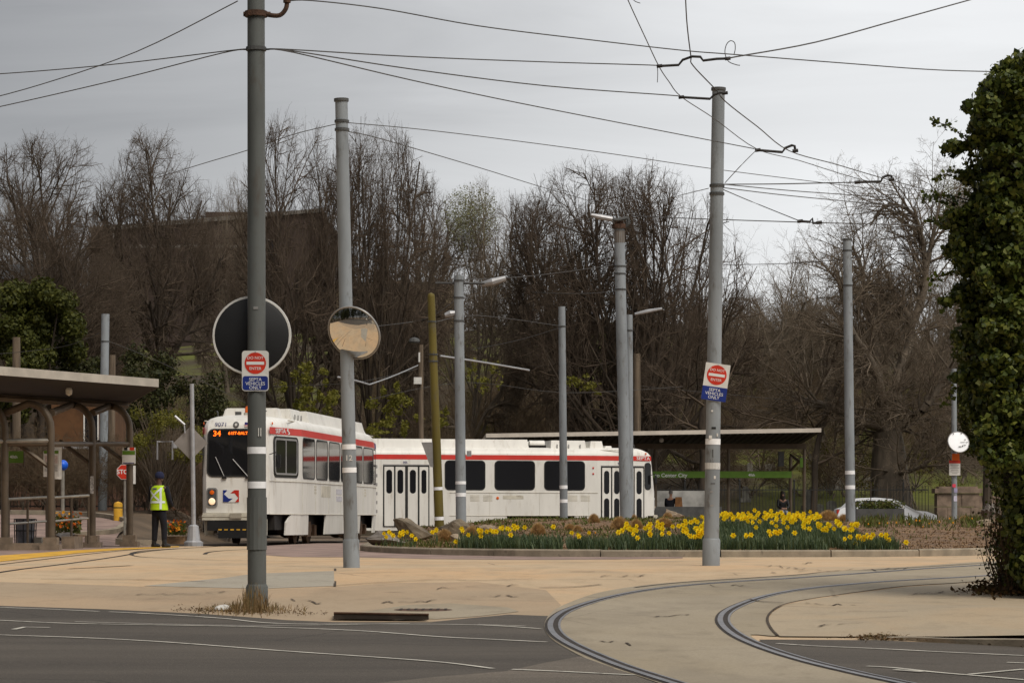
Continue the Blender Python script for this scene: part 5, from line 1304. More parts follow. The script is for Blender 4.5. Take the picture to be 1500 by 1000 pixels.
    for xc in (4.65, 13.0):
        X_ = TL/2 - xc; mb = MB(); 
        for s_ in (-1, 1): mb.box((X_, s_*.92, .42), (2.5, .14, .22)); mb.box((X_, s_*1.0, .40), (.5, .12, .42)); mb.box((X_-.95, s_*1.0, .36), (.3, .12, .30)); mb.box((X_+.95, s_*1.0, .36), (.3, .12, .30))
        mb.box((X_, 0, .42), (.5, 1.8, .25)); bg = P(mb, 'bogie', m_wheel)
        for dx in (-.95, .95):
            mb = MB(); 
            for s_ in (-1, 1): mb.lathe([(.001, -.07), (.28, -.07), (.33, -.06), (.33, .06), (.36, .07), (.001, .08)], (X_+dx, s_*.79, .335), (0, -s_, 0), 18)
            mb.tube([(X_+dx, -.8, .335), (X_+dx, .8, .335)], .07, 8); P(mb, 'wheelset', m_wheel, bg)
    return t
a1 = math.atan2(-math.cos(R(6.5)), -math.sin(R(6.5)))
C1 = Vector((-7.18, 69.0, 0)); ax = Vector((math.cos(a1), math.sin(a1), 0))
make_tram('white tram with orange destination sign coming head on behind the two nearest poles', C1 - ax*TL/2, a1, '9071', ('34', '61ST-BALTIMORE'))
a2 = R(14.5); ax2 = Vector((math.cos(a2), math.sin(a2), 0)); F2 = Vector((5.46, 101.5, 0))
make_tram('white tram seen side on with open view of its doors, behind the flower bed', F2 - ax2*TL/2 + Vector((-math.sin(a2), math.cos(a2), 0))*.9, a2, '9052', ('34', '61ST-BALTIMORE'))

# ================= POLES =================
def pole(label, base, top, d0, d1, m, Y=None, zb=None, sleeve=None, cap=True, bands=(), name='pole', rings=(), n=16):
    """base/top: photograph pixels at depth Y"""
    b = W(base[0], base[1], Y); 
    if zb is not None: b = W(base[0], CY - (zb - CZ)*F/Y, Y)
    tp = W(top[0], top[1], Y); t = thing(name, label, 'pole', b); ax_ = (tp - b)
    at = lambda py: b + ax_*((CZ - (py-CY)/F*Y - b.z)/ax_.z)
    rad = lambda py: lerp(d0, d1, (at(py).z - b.z)/ax_.z)/2
    mb = MB(); mb.tube([b - ax_.normalized()*.15, b.lerp(tp, .5), tp], [d0/2, (d0+d1)/4, d1/2], n); sh = mb.build('shaft', m, t, smooth=True)
    if sleeve:
        s = at(sleeve); mb = MB(); mb.tube([b - ax_.normalized()*.14, s - ax_.normalized()*.03, s], [d0*.5+.018, d0*.5+.018, d0*.5+.004], n); mb.build('base_sleeve', m, t, smooth=True)
    if cap: mb = MB(); mb.tube([tp - ax_.normalized()*.02, tp + ax_.normalized()*.025], d1/2+.018, n); mb.build('cap', m_dgrey, t)
    for py0, py1 in bands:
        mb = MB(); mb.tube([at(py1), at(py0)], [rad(py1)+.004, rad(py0)+.004], n, False); mb.build('reflective_band', m_band, t, smooth=True)
    for py in rings:
        mb = MB(); mb.tube([at(py)-ZU*.02, at(py)+ZU*.02], rad(py)+.016, n); mb.build('clamp_band', m_dgrey, t)
    return t, at, rad
Y1 = G(376, 888).y
P1, at1, rad1 = pole('foremost tall grey pole, carrying the black mirror back and the rounded sign', (376.5, 889), (375, -60), .208, .192, m_pole, Y1, sleeve=855, cap=False, bands=((654.5, 664.5), (705, 715)), rings=(72,))
mb = MB(); c = at1(21); mb.tube([c - ZU*.03, c + ZU*.03], rad1(21)+.03, 14); mb.tube([c + Vector((-.14, 0, 0)), c + Vector((.16, 0, 0))], .028, 6); mb.build('collar', m_rust, P1)
mb = MB(); mb.tube(catmull([c + Vector((.12, -.02, -.01)), c + Vector((.26, -.03, -.02)), c + Vector((.335, -.03, .06)), c + Vector((.345, -.03, .17))], 5), .026, 8); mb.tube([c + Vector((.345, -.03, .12)), c + Vector((.345, -.03, .30))], .042, 8); mb.tube([c + Vector((.36, -.03, .26)), c + Vector((.9, -.05, .34))], .03, 6); mb.build('conduit', m_rust, P1)
mb = MB(); 
for dx in (.03, .055): mb.box(at1(633) + Vector((dx, -.105, 0)), (.009, .01, .09))
mb.build('number_plate', m_signw, P1)
mb = MB(); mb.box(at1(452) + Vector((.0, -.098, 0)), (.05, .012, .03)); mb.build('sticker', m_grey, P1)
mb = MB(); q = at1(765); mb.tube([q - ZU*.3 + Vector((.0, -.004, 0)), q + ZU*.28 + Vector((.0, -.004, 0))], rad1(765)+.008, 14); mb.build('old_wrap_band', m_pole, P1)
Y2 = G(515, 831).y
P2, at2, rad2 = pole('second tall grey pole leaning left, with the oval mirror on its face', (515, 832), (500, 147), .222, .195, m_pole2, Y2, sleeve=789, bands=((650.5, 658), (684.5, 692)), rings=(178, 190))
text('pole_number', '12', .12, at2(671) + Vector((0, -rad2(671)-.002, 0)), XU, ZU, m_signw, P2, True, .01)
Y3 = G(1041, 828).y
P3, at3, rad3 = pole('tall grey pole leaning right behind the curved track, with the tilted sign', (1041.5, 829), (1052.5, 131), .25, .205, m_pole2, Y3, sleeve=788, bands=((642.5, 651),), rings=(272, 284))
mb = MB(); mb.tube([at3(687), at3(677.5)], [rad3(687)+.004]*2, 16, False); mb.build('torn_sticker', M('torn_band', (.55, .54, .52), .6, .1, 6, dirt=((.17, .17, .16), 22, 1)), P3)
for k_, (py, dx, w, h, m) in enumerate(((640, -.05, .05, .05, m_signw), (637, .06, .025, .05, m_signw), (602, -.03, .03, .03, m_signw), (627, 0, .07, .035, m_black), (664, -.01, .02, .13, m_dgrey), (699, .03, .03, .05, m_signw), (708, 0, .07, .015, m_dgrey), (720, -.02, .04, .03, m_grey), (740, -.01, .05, .03, m_grey))):
    mb = MB(); mb.plate(at3(py) + Vector((dx, -rad3(py)-.001, 0)), XU, ZU, w, h, .005, .012); mb.build('sticker', m, P3)
pz = lambda px, Y: mound((px-CX)/F*Y, Y)
P4, at4, rad4 = pole('grey pole with two street lamp arms behind the pointed boulder', (675.5, 760), (672, 404), .27, .24, m_pole2, 68, zb=.35, bands=((704.5, 709), (721.5, 727)), rings=(411, 436, 470), cap=False)
mb = MB(); mb.box(at4(664) + Vector((.22, 0, 0)), (.12, .15, .14)); mb.build('junction_box', m_silver, P4)
mb = MB(); q = at4(414); mb.tube([q + Vector((-.6, .1, .0)), q + Vector((.9, -.1, -.03)), W(740, 408, 68)], [.03, .035, .05], 6); mb.build('lamp_arm', m_dgrey, P4)
mb = MB(); mb.tube([W(706, 416.5, 68), W(722, 413, 67.9), W(741, 407.5, 67.9)], [.06, .10, .07], 8); mb.build('lamp_head', m_silver, P4)
mb = MB(); mb.tube([W(652, 462, 68), W(660, 459.5, 68), W(668, 458, 68)], [.06, .09, .06], 8); mb.build('lamp_head', m_silver, P4)
P5, at5, rad5 = pole('olive yellow painted pole leaning left of the grey lamp pole', (644, 770), (631.5, 434), .255, .20, m_olive, 71, zb=.30, cap=False, bands=((713, 717.5), (756.5, 761.5)), rings=(471, 519, 529))
mb = MB(); mb.lathe([(.10, 0), (.085, .06), (.001, .10)], at5(434), n=14); mb.build('cap', m_olive, P5, smooth=True)
mb = MB(); mb.prism([(-.36, .30), (.05, .30), (.05, -.36), (-.12, -.36)], at5(664) + Vector((-.05, -.06, 0)), XU, ZU, .03); mb.build('bracket_plate', m_grey, P5)
P6, at6, rad6 = pole('slim grey pole in the bed before the middle window of the second tram', (826, 760), (823, 449), .235, .20, m_pole2, 78, zb=.55, bands=((710.5, 715.5), (731, 736)), rings=(478,), cap=False)
P7, at7, rad7 = pole('grey pole with rust stained cap and lamp arm, thicker of the twin poles', (917, 760), (907, 334), .33, .29, m_pole2, 74, zb=.55, rings=(390, 401, 424), cap=False)
mb = MB(); q = at7(334); mb.tube([q - ZU*.02, q + ZU*.10], rad7(334)+.06, 14); mb.tube([q + ZU*.1, q + ZU*.18], .12, 10); mb.build('cap', m_rust, P7)
mb = MB(); mb.tube(catmull([q + Vector((.14, -.05, .0)), q + Vector((.24, -.08, .1)), q + Vector((.22, -.08, .26)), W(905, 322, 73.8), W(894, 320.5, 73.8)], 4), .05, 8); mb.build('conduit_elbow', m_dgrey, P7)
mb = MB(); mb.tube([W(897, 321, 73.8), W(880, 318, 73.8), W(866, 315, 73.8)], [.07, .075, .05], 8); mb.build('lamp_head', m_silver, P7)
mb = MB(); mb.tube([at7(338), at7(356)], [rad7(338)+.003, rad7(356)+.003], 14, False); mb.build('rust_stain', M('rust_stain', (.17, .15, .13), .9, .2, 4, stretch=(6, 6, .5), dirt=((.13, .06, .03), 3, .8)), P7)
P7b, at7b, _r = pole('thinner of the twin grey poles, half hidden behind the rust capped one', (923, 760), (922, 461), .21, .19, m_pole2, 80, zb=.5, rings=(484,), cap=False)
mb = MB(); mb.tube([W(930, 460, 80), W(948, 456, 80), W(970, 452, 80)], [.04, .06, .04], 7); mb.build('lamp_head', m_silver, P7b)
P9, at9, rad9 = pole('plain grey pole standing alone left of the parked car', (1246, 762), (1241, 351), .275, .24, m_pole2, 74, zb=.5, bands=((689, 694.5), (710.5, 716)), rings=(367, 418), cap=True)
P10, at10, rad10 = pole('slim grey pole carrying the white mirror and small red topped sign', (1398, 760), (1397.5, 540), .17, .15, m_pole2, 79, zb=.45, cap=False)
mb = MB(); 
for py, m_, dx, h in ((711, 0, -.02, .10), (718, 1, .03, .14), (730, 2, .02, .16)): mb.mat(m_).plate(at10(py) + Vector((dx, -.085, 0)), XU, ZU, .10, h, .02, .01)
mb.build('sticker', [M('pink_sticker', (.75, .07, .12), .5, .1, 8), M('lilac_sticker', (.35, .33, .5), .5, .2, 12), M('pale_sticker', (.6, .58, .72), .5, .1, 12)], P10)
pole('grey pole behind the left shelter, left of the yellow bollard', (150, 752), (154.5, 460), .29, .25, m_pole2, 84, rings=(500,), cap=False)
pole('brown wooden pole behind the left shelter, right of the grey pole', (163, 672), (164.5, 520), .25, .22, m_wood, 91, cap=False)
pole('short brown wooden pole sticking up over the left shelter roof', (24.5, 700), (24, 494), .30, .27, m_wood, 92, cap=False)
t, atw, _r = pole('brown wooden pole with a white lamp behind the second tram', (617, 700), (616.5, 505), .24, .20, m_wood, 112, zb=0, cap=False)
mb = MB(); mb.lathe([(.001, .18), (.2, .12), (.24, 0), (.2, -.06), (.001, -.08)], W(607, 500, 111.8), n=12); mb.build('floodlight', m_dgrey, t)
mb = MB(); mb.box(W(612, 557.5, 111.7), (.32, .3, .28)); mb.tube([W(614, 516, 111.8), W(614, 530, 111.8)], .04, 6); mb.build('security_light', m_signw, t)
pole('brown wooden pole behind the passenger shelter, right of the twin poles', (934, 700), (933, 518), .34, .30, m_wood, 118, zb=.1, cap=False)
P12, at12, _r = pole('thin silver post with a flared foot beside the approaching tram', (284, 796), (281, 562), .115, .105, m_silver, 67, cap=False)
mb = MB(); b = W(283.5, 797, 67); mb.tube([b - ZU*.05, b + ZU*.06, b + ZU*.10, b + ZU*.46, b + ZU*.5], [.24, .24, .17, .13, .07], 12); mb.build('flared_foot', m_silver, P12)

# ---------------- mirrors and signs on the poles ----------------
def round_mirror(label, c, n, r, back=False, torn=False, arm=None, flat=1.0):
    n = Vector(n).normalized(); t = thing('traffic_mirror', label, 'mirror', c)
    cap_ = [(r*math.sin(a)/math.sin(.62), flat*r*(math.cos(a)-math.cos(.62))/math.sin(.62)) for a in [.62*k/9 for k in range(9, -1, -1)]]
    mb = MB(); mb.lathe(cap_, c, n, 40); mb.build('mirror_dome', m_mirror, t, smooth=True)
    mb = MB(); mb.lathe([(r*.3, -.05), (r*.9, -.025), (r*.99, -.01), (.001, -.055)][:3], c, n, 40); mb.lathe([(.001, -.056), (r*.3, -.05)], c, n, 40); mb.build('mirror_back', m_black, t, smooth=True)
    mb = MB(); mb.lathe([(r*.985, -.016), (r+.016, -.016), (r+.02, 0), (r+.012, .014), (r*.985, .012)], c, n, 40); mb.build('rim', m_signw if back else m_grey, t, smooth=True)
    if arm: mb = MB(); mb.tube([c - n*.05, arm], .018, 6); mb.build('bracket', m_dgrey, t)
    return t
c = W(369, 491.5, Y1 + .22); r1 = 55.5*(Y1+.22)/F
round_mirror('round black back of a big convex mirror behind the foremost pole, white rimmed', c, (.03, 1, -.03), r1, True, arm=at1(491.5))
c = W(518.5, 487.5, Y2 - .22); round_mirror('oval looking convex mirror reflecting tan ground on the second pole', c, (-.42, -1, -.52), .425, arm=at2(487))
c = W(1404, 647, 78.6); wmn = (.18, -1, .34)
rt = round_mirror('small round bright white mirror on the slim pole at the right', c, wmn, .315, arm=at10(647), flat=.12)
mb = MB()
u_, v_, n_ = basis(wmn); rr = random.Random(2)
for dx, dz, ww, hh in ((.12, -.02, .22, .018), (.20, .06, .05, .05), (.02, -.16, .12, .03), (.10, -.14, .05, .05), (.17, -.11, .10, .025), (.25, -.02, .05, .04), (-.14, .24, .05, .05), (.10, .25, .06, .04)):
    q = c + u_*dx + v_*dz + n_*.036; mb.add([q + u_*(ww*.5*math.cos(a)*rr.uniform(.6, 1.1)) + v_*(hh*.5*math.sin(a)*rr.uniform(.6, 1.1)) for a in [k*.7854 for k in range(8)]], [tuple(range(8))])
mb.build('scratch', m_dgrey, rt)
[o for o in rt.children if o.name.startswith('mirror_dome')][0].data.materials[0] = M('weathered_mirror_painted_sky', (.92, .93, .95), .45, .05, 6, metal=0, dirt=((.08, .07, .06), 3, .35), spec=.8)  # diffuse white painted for the bright sky reflection, with real dirt over it
def dne_sign(label, c, w, h, tilt, rounded, n=(0, -1, 0), bands=(.58,)):
    n = Vector(n).normalized(); u0 = ZU.cross(n).normalized(); v0 = n.cross(u0)
    u = u0*math.cos(tilt) + v0*math.sin(tilt); v = v0*math.cos(tilt) - u0*math.sin(tilt)
    t = thing('traffic_sign', label, 'sign', c); rr = .035 if rounded else .006
    mb = MB(); mb.plate(c, u, v, w, h, rr, .006); mb.build('plate', m_signw, t)
    mb = MB(); hb = h*(.36 if rounded else .37); mb.plate(c - v*(h/2 - hb/2 - (.008 if rounded else 0)) + n*.003, u, v, w - (.016 if rounded else 0), hb - (.006 if rounded else 0), rr*.8, .004); mb.build('blue_panel', m_blue, t)
    cc = c + v*(h*.19); rd_ = w*.40
    mb = MB(); mb.prism([(rd_*math.cos(2*math.pi*k/32), rd_*math.sin(2*math.pi*k/32)) for k in range(32)], cc + n*.003, u, v, .004); mb.build('red_disc', m_signr, t)
    mb = MB(); mb.plate(cc + n*.005, u, v, w*.66, h*.075, .003, .003); mb.build('white_bar', m_lett, t)
    text('lettering', 'DO NOT', w*.15, cc + v*(rd_*.48) + n*.004, u, v, m_lett, t, True, .004)
    text('lettering', 'ENTER', w*.15, cc - v*(rd_*.50) + n*.004, u, v, m_lett, t, True, .004)
    text('lettering', 'SEPTA\nVEHICLES\nONLY', h*.115, c - v*(h*.318) + n*.004, u, v, m_lett, t, True, .004)
    mb = MB()
    for s_ in (.47, -.47): mb.lathe([(.001, .006), (.008, .004), (.009, 0)], c + v*(h*s_*.98) + n*.001, n, 8)
    mb.build('bolt', m_grey, t)
    return t
dne_sign('rounded do not enter sign with navy lower panel on the foremost pole', W(374, 543, Y1 - .115), .296, .445, 0, True)
c = at3(559.5) + Vector((-.045, -rad3(559)-.012, 0)); dne_sign('square cornered do not enter sign tilted on the pole behind the curved track', W(1048.5, 559.5, c.y), .40, .60, R(-8), False)
t = thing('notice_sign', 'small cream notice with red top strip under the white mirror', 'sign', W(1398.5, 683, 78.86)); c = W(1398.5, 685, 78.86)
mb = MB(); mb.plate(c, XU, ZU, .33, .44, .01, .006); mb.build('plate', m_signw, t)
mb = MB(); mb.plate(c + Vector((0, -.003, .18)), XU, ZU, .33, .09, .01, .004); mb.build('red_header', m_signr, t)
mb = MB()
for k_ in range(6): mb.plate(c + Vector((0, -.004, .09 - k_*.05)), XU, ZU, (.24, .2, .26, .22, .25, .16)[k_], .014, .001, .003)
mb.build('printed_lines', m_grey, t)
mb = MB(); mb.plate(W(1400, 669, 78.84), XU, ZU, .22, .2, .02, .01); o = mb.build('amber_reflector', m_orange); tag(o, 'amber reflector plate between the white mirror and the cream notice', 'reflector')
# diamond sign seen from behind, and a lamp, on the silver post
t = thing('traffic_sign', 'grey diamond sign seen from behind on the thin silver post', 'sign', W(280, 648, 66.9))
mb = MB(); c = W(279.5, 648.5, 67.12); s_ = .43; mb.prism([(0, s_), (-s_, 0), (0, -s_), (s_, 0)], c, XU*.97 + Vector((0, .2, 0)), ZU, .008); mb.build('plate', m_signback, t)
mb = MB(); mb.tube([W(256, 609, 67), W(270.5, 622, 67)], .035, 6); mb.tube([W(270, 622, 67), W(271, 634, 67)], .02, 5); mb.build('tilted_bracket', m_silver, t)
mb = MB(); c = W(241, 657, 74); mb.tube([c + Vector((-.2, 0, -.3)), c + Vector((-.2, 0, .2)), c + Vector((.22, 0, .2)), c + Vector((.22, 0, -.3))], .025, 5); mb.box(c + Vector((.3, 0, .1)), (.1, .1, .16)); o = mb.build('pipe_bracket', m_silver); tag(o, 'small silver pipe frame among the yellow green bush', 'pipe frame')

# ================= OVERHEAD WIRES =================
def wire(label, pts, r=.008, m=None, name='overhead_wire', cat='wire', k=5, parent=None, group=None):
    P_ = catmull([W(*p) for p in pts], k); mb = MB(); mb.tube(P_, r*.84, 5); o = mb.build(name, m or m_wire, parent, smooth=True)
    return tag(o, label, cat, group) if parent is None else o
w1, w2, w3 = Y1, Y2, Y3
wire('span wire from the top of the foremost pole up to the upper left corner', [(348, 2, w1), (200, 76, w1+3), (60, 124, w1+5), (-40, 151, w1+6)])
wire('upper of two span wires running left from the foremost pole', [(361, 72, w1), (330, 75, w1), (180, 93, w1+3), (60, 104, w1+5), (-40, 111, w1+6)])
wire('lower of two span wires running left from the foremost pole', [(361, 73, w1), (325, 78, w1), (180, 115, w1+3), (60, 143, w1+5), (-40, 165, w1+6)])
wire('faint wire going left and down behind the foremost pole to the second pole', [(492, 182, w2), (430, 197, w2+.2), (360, 221, w2+1), (290, 242, w2+3), (170, 279, w2+8)], .008)
wire('highest wavy cable crossing from the foremost pole to the upper right', [(420, 2, w1), (455, 1, w1), (560, 13, w1+1), (700, 38, w1+2), (860, 58, w1+3), (1000, 74, w1+4), (1075, 80, w1+4), (1240, 93, w1+5), (1380, 103, w1+6), (1520, 106, w1+7)], .009)
wire('first of three wires fanning right from the foremost pole to the wire crossing', [(390, 72, w1), (430, 73, w1), (600, 83, w1+2), (800, 91, w1+4), (950, 95.5, w1+5), (965, 97, w1+5)], .009)
wire('second of three wires fanning right from the foremost pole, ending before the leaning pole', [(390, 72, w1), (430, 75, w1), (600, 101, w1+2), (800, 126, w1+4), (985, 140, w1+6), (1000, 142, w1+6)], .009)
wire('third of three wires fanning right from the foremost pole to the lower wire knot', [(390, 73, w1), (430, 77, w1), (600, 117, w1+3), (760, 151, w1+6), (980, 194, w1+10), (1105, 218, w1+12)], .009)
hl = []
def knot(label, pts, Y, r=.022):
    t = thing('trolley_wire_hanger', label, 'wire hanger', W(pts[0][0], pts[0][1], Y))
    mb = MB(); mb.tube([W(p[0], p[1], Y) for p in pts], r, 6); mb.build('hanger_bar', m_ins, t)
    for p in (pts[0], pts[-1]): mb = MB(); mb.tube([W(p[0]-4, p[1]+.5, Y-.02), W(p[0]+4, p[1]-.5, Y-.02)], r*1.35, 6); mb.build('insulator', m_ins, t)
    return t
ya, yb_, yc, yd, ye = w1+5, w1+6, w1+12, w1+16, w1+16
knot('wire hanger at the uppermost crossing above the leaning pole', [(966, 97), (994, 95.5), (1000, 88), (1014, 83), (1026, 83.5), (1030, 89), (1050, 86.5), (1066, 86)], ya, .018)
knot('wire hanger in front of the capped top of the leaning pole', [(998, 142.5), (1040, 145), (1046, 139), (1055, 136), (1062, 136.5)], yb_, .018)
knot('wire hanger right of the leaning pole where two wires part', [(1110, 220), (1146, 223), (1150, 217), (1160, 213), (1164, 214), (1165, 221)], yc, .022)
knot('wire hanger farthest right, near the ivy', [(1256, 267), (1290, 266), (1293, 260), (1300, 257), (1306, 258), (1306, 263)], yd, .024)
knot('wire hanger lowest of all on the level contact wire', [(1172, 324), (1186, 325), (1190, 320), (1191, 327), (1200, 326)], ye, .024)
wire('trolley wire dropping steeply from the top edge to the crossing and down to the ivy', [(1003, -40, ya-4), (1006, 30, ya-1), (1012, 82, ya), (1015, 96, ya), (1048, 131, yb_), (1064, 150, yb_+.2), (1110, 186, yc-2), (1156, 221, yc), (1225, 241, yc+2), (1300, 263, yd), (1390, 286, yd+3), (1460, 300, yd+5)], .010)
wire('steep wire left of it from the top edge through three knots to the ivy', [(912, -20, ya-3), (921, 3, ya-2), (945, 55, ya-1), (965, 97, ya), (980, 120, ya+.5), (998, 142, yb_), (1045, 173, yb_+3), (1108, 218, yc), (1170, 235, yc+2), (1270, 265, yd), (1390, 286, yd+3)], .008)
wire('dark doubled wire rising from the crossing to the upper right corner', [(1066, 86, ya), (1080, 83, ya), (1195, 62, ya+2), (1320, 28, ya+4), (1450, -8, ya+6)], .012)
wire('loose loop of wire curling above the crossing', [(1075, 81, ya), (1077, 72, ya), (1076, 63, ya), (1070, 60, ya), (1064, 66, ya), (1062, 78, ya), (1067, 90, ya), (1078, 95, ya), (1084, 96, ya)], .007, name='wire_loop')
wire('loose wire end dangling below the left knot of the crossing', [(963, 97, ya), (963.5, 108, ya), (963, 121, ya)], .006, name='wire_end')
wire('curled wire end hanging from the top edge', [(925, -4, ya-2), (930, 2, ya-2), (938, 5, ya-2)], .006, name='wire_end')
wire('straight wire crossing from the second pole to the leaning pole and the ivy', [(511, 180, w2), (620, 190, w2+1), (760, 207, w2+2), (900, 226, w2+3), (1042, 247, w3+3), (1200, 267, w3+6), (1345, 285, w3+9), (1440, 299, w3+10)], .008)
wire('lower wire from the second pole running down to the rust capped pole', [(511, 193, w2), (560, 204, w2+2), (700, 245, w2+10), (800, 276, w2+18), (880, 299, w2+26), (925, 314, w2+32)], .010)
wire('short stay wire hanging down the second pole', [(511, 196, w2-.1), (522, 210, w2-.1), (540, 240, w2+.3)], .006)
wire('wire from the leaning pole down left to the lamp arm of the rust capped pole', [(1038, 276, w3), (990, 288, w3+8), (950, 300, w3+18), (928, 309, w3+28)], .008)
wire('short slanted wire tying the leaning pole up to the knot', [(1062, 268, w3), (1085, 243, yc-2), (1108, 220, yc)], .008)
wire('first of three wires spreading right from the leaning pole to the farthest hanger', [(1060, 270, w3), (1140, 269.5, w3+4), (1256, 267, yd)], .012)
wire('second of three wires spreading right from the leaning pole into the ivy', [(1060, 270, w3), (1180, 281, w3+4), (1350, 292, w3+8), (1440, 297, w3+10)], .010)
wire('third of three wires spreading right from the leaning pole into the ivy', [(1060, 275, w3), (1160, 287, w3+4), (1350, 305, w3+8), (1450, 312, w3+10)], .010)
wire('wire slanting down from the leaning pole to the lowest hanger', [(1060, 278, w3), (1100, 295, w3+5), (1172, 324, ye)], .010)
wire('level contact wire crossing behind the leaning pole to the ivy', [(925, 316, 74), (1000, 319.5, ye+6), (1080, 322.5, ye+4), (1190, 326, ye), (1330, 330, ye+2), (1460, 337, ye+4)], .011)
wire('thin wire from the plain pole across to the ivy', [(1243, 378, 74), (1330, 371, 72), (1430, 364, 70)], .012)
wire('thin wire from the plain pole leftwards to the trees', [(1240, 380, 74), (1150, 386, 78), (1060, 388, 82)], .012)
for k_, (pts, lab) in enumerate((([(672, 410, 68), (780, 404, 72), (900, 388, 74)], 'dim wire between the grey lamp pole and the rust capped pole'), ([(640, 471, 71), (700, 462, 74), (826, 478, 78)], 'dim wire between the olive pole and the slim grey pole'), ([(530, 480, 90), (620, 468, 100), (672, 436, 68)], 'dim wire rising to the grey lamp pole from behind the oval mirror'),
    ([(540, 585, 110), (680, 560, 112), (830, 575, 112), (1000, 566, 114)], 'dim cable sagging above the second tram roof'), ([(400, 566, 110), (520, 560, 108), (612, 540, 112)], 'dim cable left of the wooden pole with the white lamp'), ([(160, 500, 84), (215, 522, 88), (300, 560, 95), (360, 590, 100)], 'dim cable falling right from the grey pole behind the left shelter'), ([(-20, 520, 90), (90, 508, 88), (150, 486, 84)], 'dim cable coming in from the left to the grey pole behind the shelter'), ([(826, 478, 78), (760, 498, 82), (690, 512, 90)], 'grey feeder cable slanting left from the slim grey pole'), ([(905, 426, 74), (850, 430, 90), (780, 428, 120)], 'dim wire behind the rust capped pole toward the trees'), ([(935, 565, 118), (1040, 575, 118), (1200, 590, 122)], 'dim cable from the wooden pole over the shelter roof'))):
    wire(lab, pts, .012, m_wire)
for pts, lab in (([(645, 521, 70.8), (705, 530, 72), (775, 542, 74)], 'pale bracket arm pointing right from the olive pole'), ([(612, 535, 111), (575, 551, 100), (541, 563, 90)], 'pale bracket arm slanting down left from the wooden pole'), ([(541, 563, 90), (520, 557, 84), (495, 552, 78)], 'pale short bracket tube right behind the second pole')):
    wire(lab, pts, .032, m_cable, 'bracket_arm', 'bracket arm')

# ================= SHELTERS =================
# left shelter
t = thing('tram_shelter', 'brown tram shelter with bent tube posts and sloping roof at the left', 'shelter', (-11.5, 63, 0))
f0, f1 = W(-60, 531.5, 55.6), W(232.5, 555, 62.8); back = Vector((-1.35, 4.6, -.20))
mb = MB(); n_ = 1
top4 = [f0, f1, f1 + back, f0 + back]; th_ = .19
mb.mat(0); mb.add([top4[0], top4[1], top4[1] - ZU*th_, top4[0] - ZU*th_], [(0, 3, 2, 1)]); mb.add([top4[1], top4[2], top4[2] - ZU*th_, top4[1] - ZU*th_], [(0, 3, 2, 1)])
mb.add([top4[2], top4[3], top4[3] - ZU*th_, top4[2] - ZU*th_], [(0, 3, 2, 1)]); mb.add(top4, [(0, 1, 2, 3)])
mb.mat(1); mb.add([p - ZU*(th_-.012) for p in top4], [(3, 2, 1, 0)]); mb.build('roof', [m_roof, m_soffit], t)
mb = MB(); a = f0 + back*.93 - ZU*.27; b = f1 + back*.93 - ZU*.27; b = b + (f0-f1)*.03; mb.tube([a, b], .09, 6); mb.build('roof_beam', m_bronze, t)
posts = ((7, 804, 588), (74.5, 804, 588), (135, 800, 590), (190, 799, 592))
pbs = []
for px, pyb, pyt in posts:
    b = G(px, pyb+1.5); Y = b.y; zt = CZ - (pyt - CY)/F*Y; pbs.append(b)
    mb = MB(); arc = [b, Vector((b.x, Y, zt-.62))] + [Vector((b.x - .52 + .52*math.cos(a), Y + .10*(1-math.cos(a)), zt - .62 + .58*math.sin(a))) for a in [R(15*k) for k in range(1, 7)]]
    pv = pbs[-2] if len(pbs) > 1 else b + Vector((-1.1, -.6, 0)); arc += [arc[-1].lerp(Vector((pv.x, pv.y+.22, CZ - (604-CY)/F*pv.y)), .3), Vector((pv.x-.03, pv.y+.22, CZ - (604-CY)/F*pv.y))]
    mb.tube(arc, .085, 10); mb.build('post', m_bronze, t, smooth=True)
    mb = MB(); mb.box(b + ZU*.06, (.44, .42, .14)); mb.box(b + ZU*.20, (.31, .31, .18)); mb.build('footing', m_pier, t)
    mb = MB(); c0 = Vector((b.x-.06, Y+.05, zt-1.45)); mb.tube([c0, c0 + Vector((-.75, .1, .55))], .05, 5); mb.build('brace', m_bronze, t)
for i in range(3):
    a, b = pbs[i], pbs[i+1]; za = CZ - (650 - CY)/F*a.y
    mb = MB(); mb.tube([Vector((a.x, a.y, za)), Vector((b.x, b.y, CZ - (650-CY)/F*b.y))], .055, 8); mb.build('cross_rail', m_bronze, t)
mb = MB(); mb.tube([Vector((pbs[0].x-1.2, pbs[0].y-.4, CZ-(649-CY)/F*60)), Vector((pbs[0].x, pbs[0].y-.02, CZ-(648-CY)/F*60.5)), Vector((pbs[1].x, pbs[1].y-.02, CZ-(649-CY)/F*61.5))], .055, 8); mb.build('cross_rail', m_galv, t)
mb = MB()
for i, (x0, x1) in enumerate(((8, 68), (80, 130))):
    pass
mb.box((pbs[0]+pbs[1])/2 + ZU*.08, (1.05, .3, .16)); mb.build('plinth', m_pier, t); mb = MB(); mb.box((pbs[1]+pbs[2])/2 + ZU*.14, (.95, .3, .30), Matrix.Rotation(math.atan2(pbs[2].y-pbs[1].y, pbs[2].x-pbs[1].x), 3, 'Z')); mb.build('plinth', m_pier, t)
mb = MB(); c = W(101, 571, 61.5); mb.tube([c + ZU*.1, c], .03, 6); mb.lathe([(.001, -.14), (.07, -.1), (.08, 0), (.05, .05)], c, n=10); mb.build('camera_dome', m_signw, t)
mb = MB()
for k_, (dx, py0, py1) in enumerate(((134.5, 697, 722),)): mb.plate(W(dx, 710, pbs[2].y-.09), XU, ZU, .085, .42, .01, .008)
mb.build('sticker', M('graffiti_sticker', (.42, .40, .38), .6, .5, 26), t)
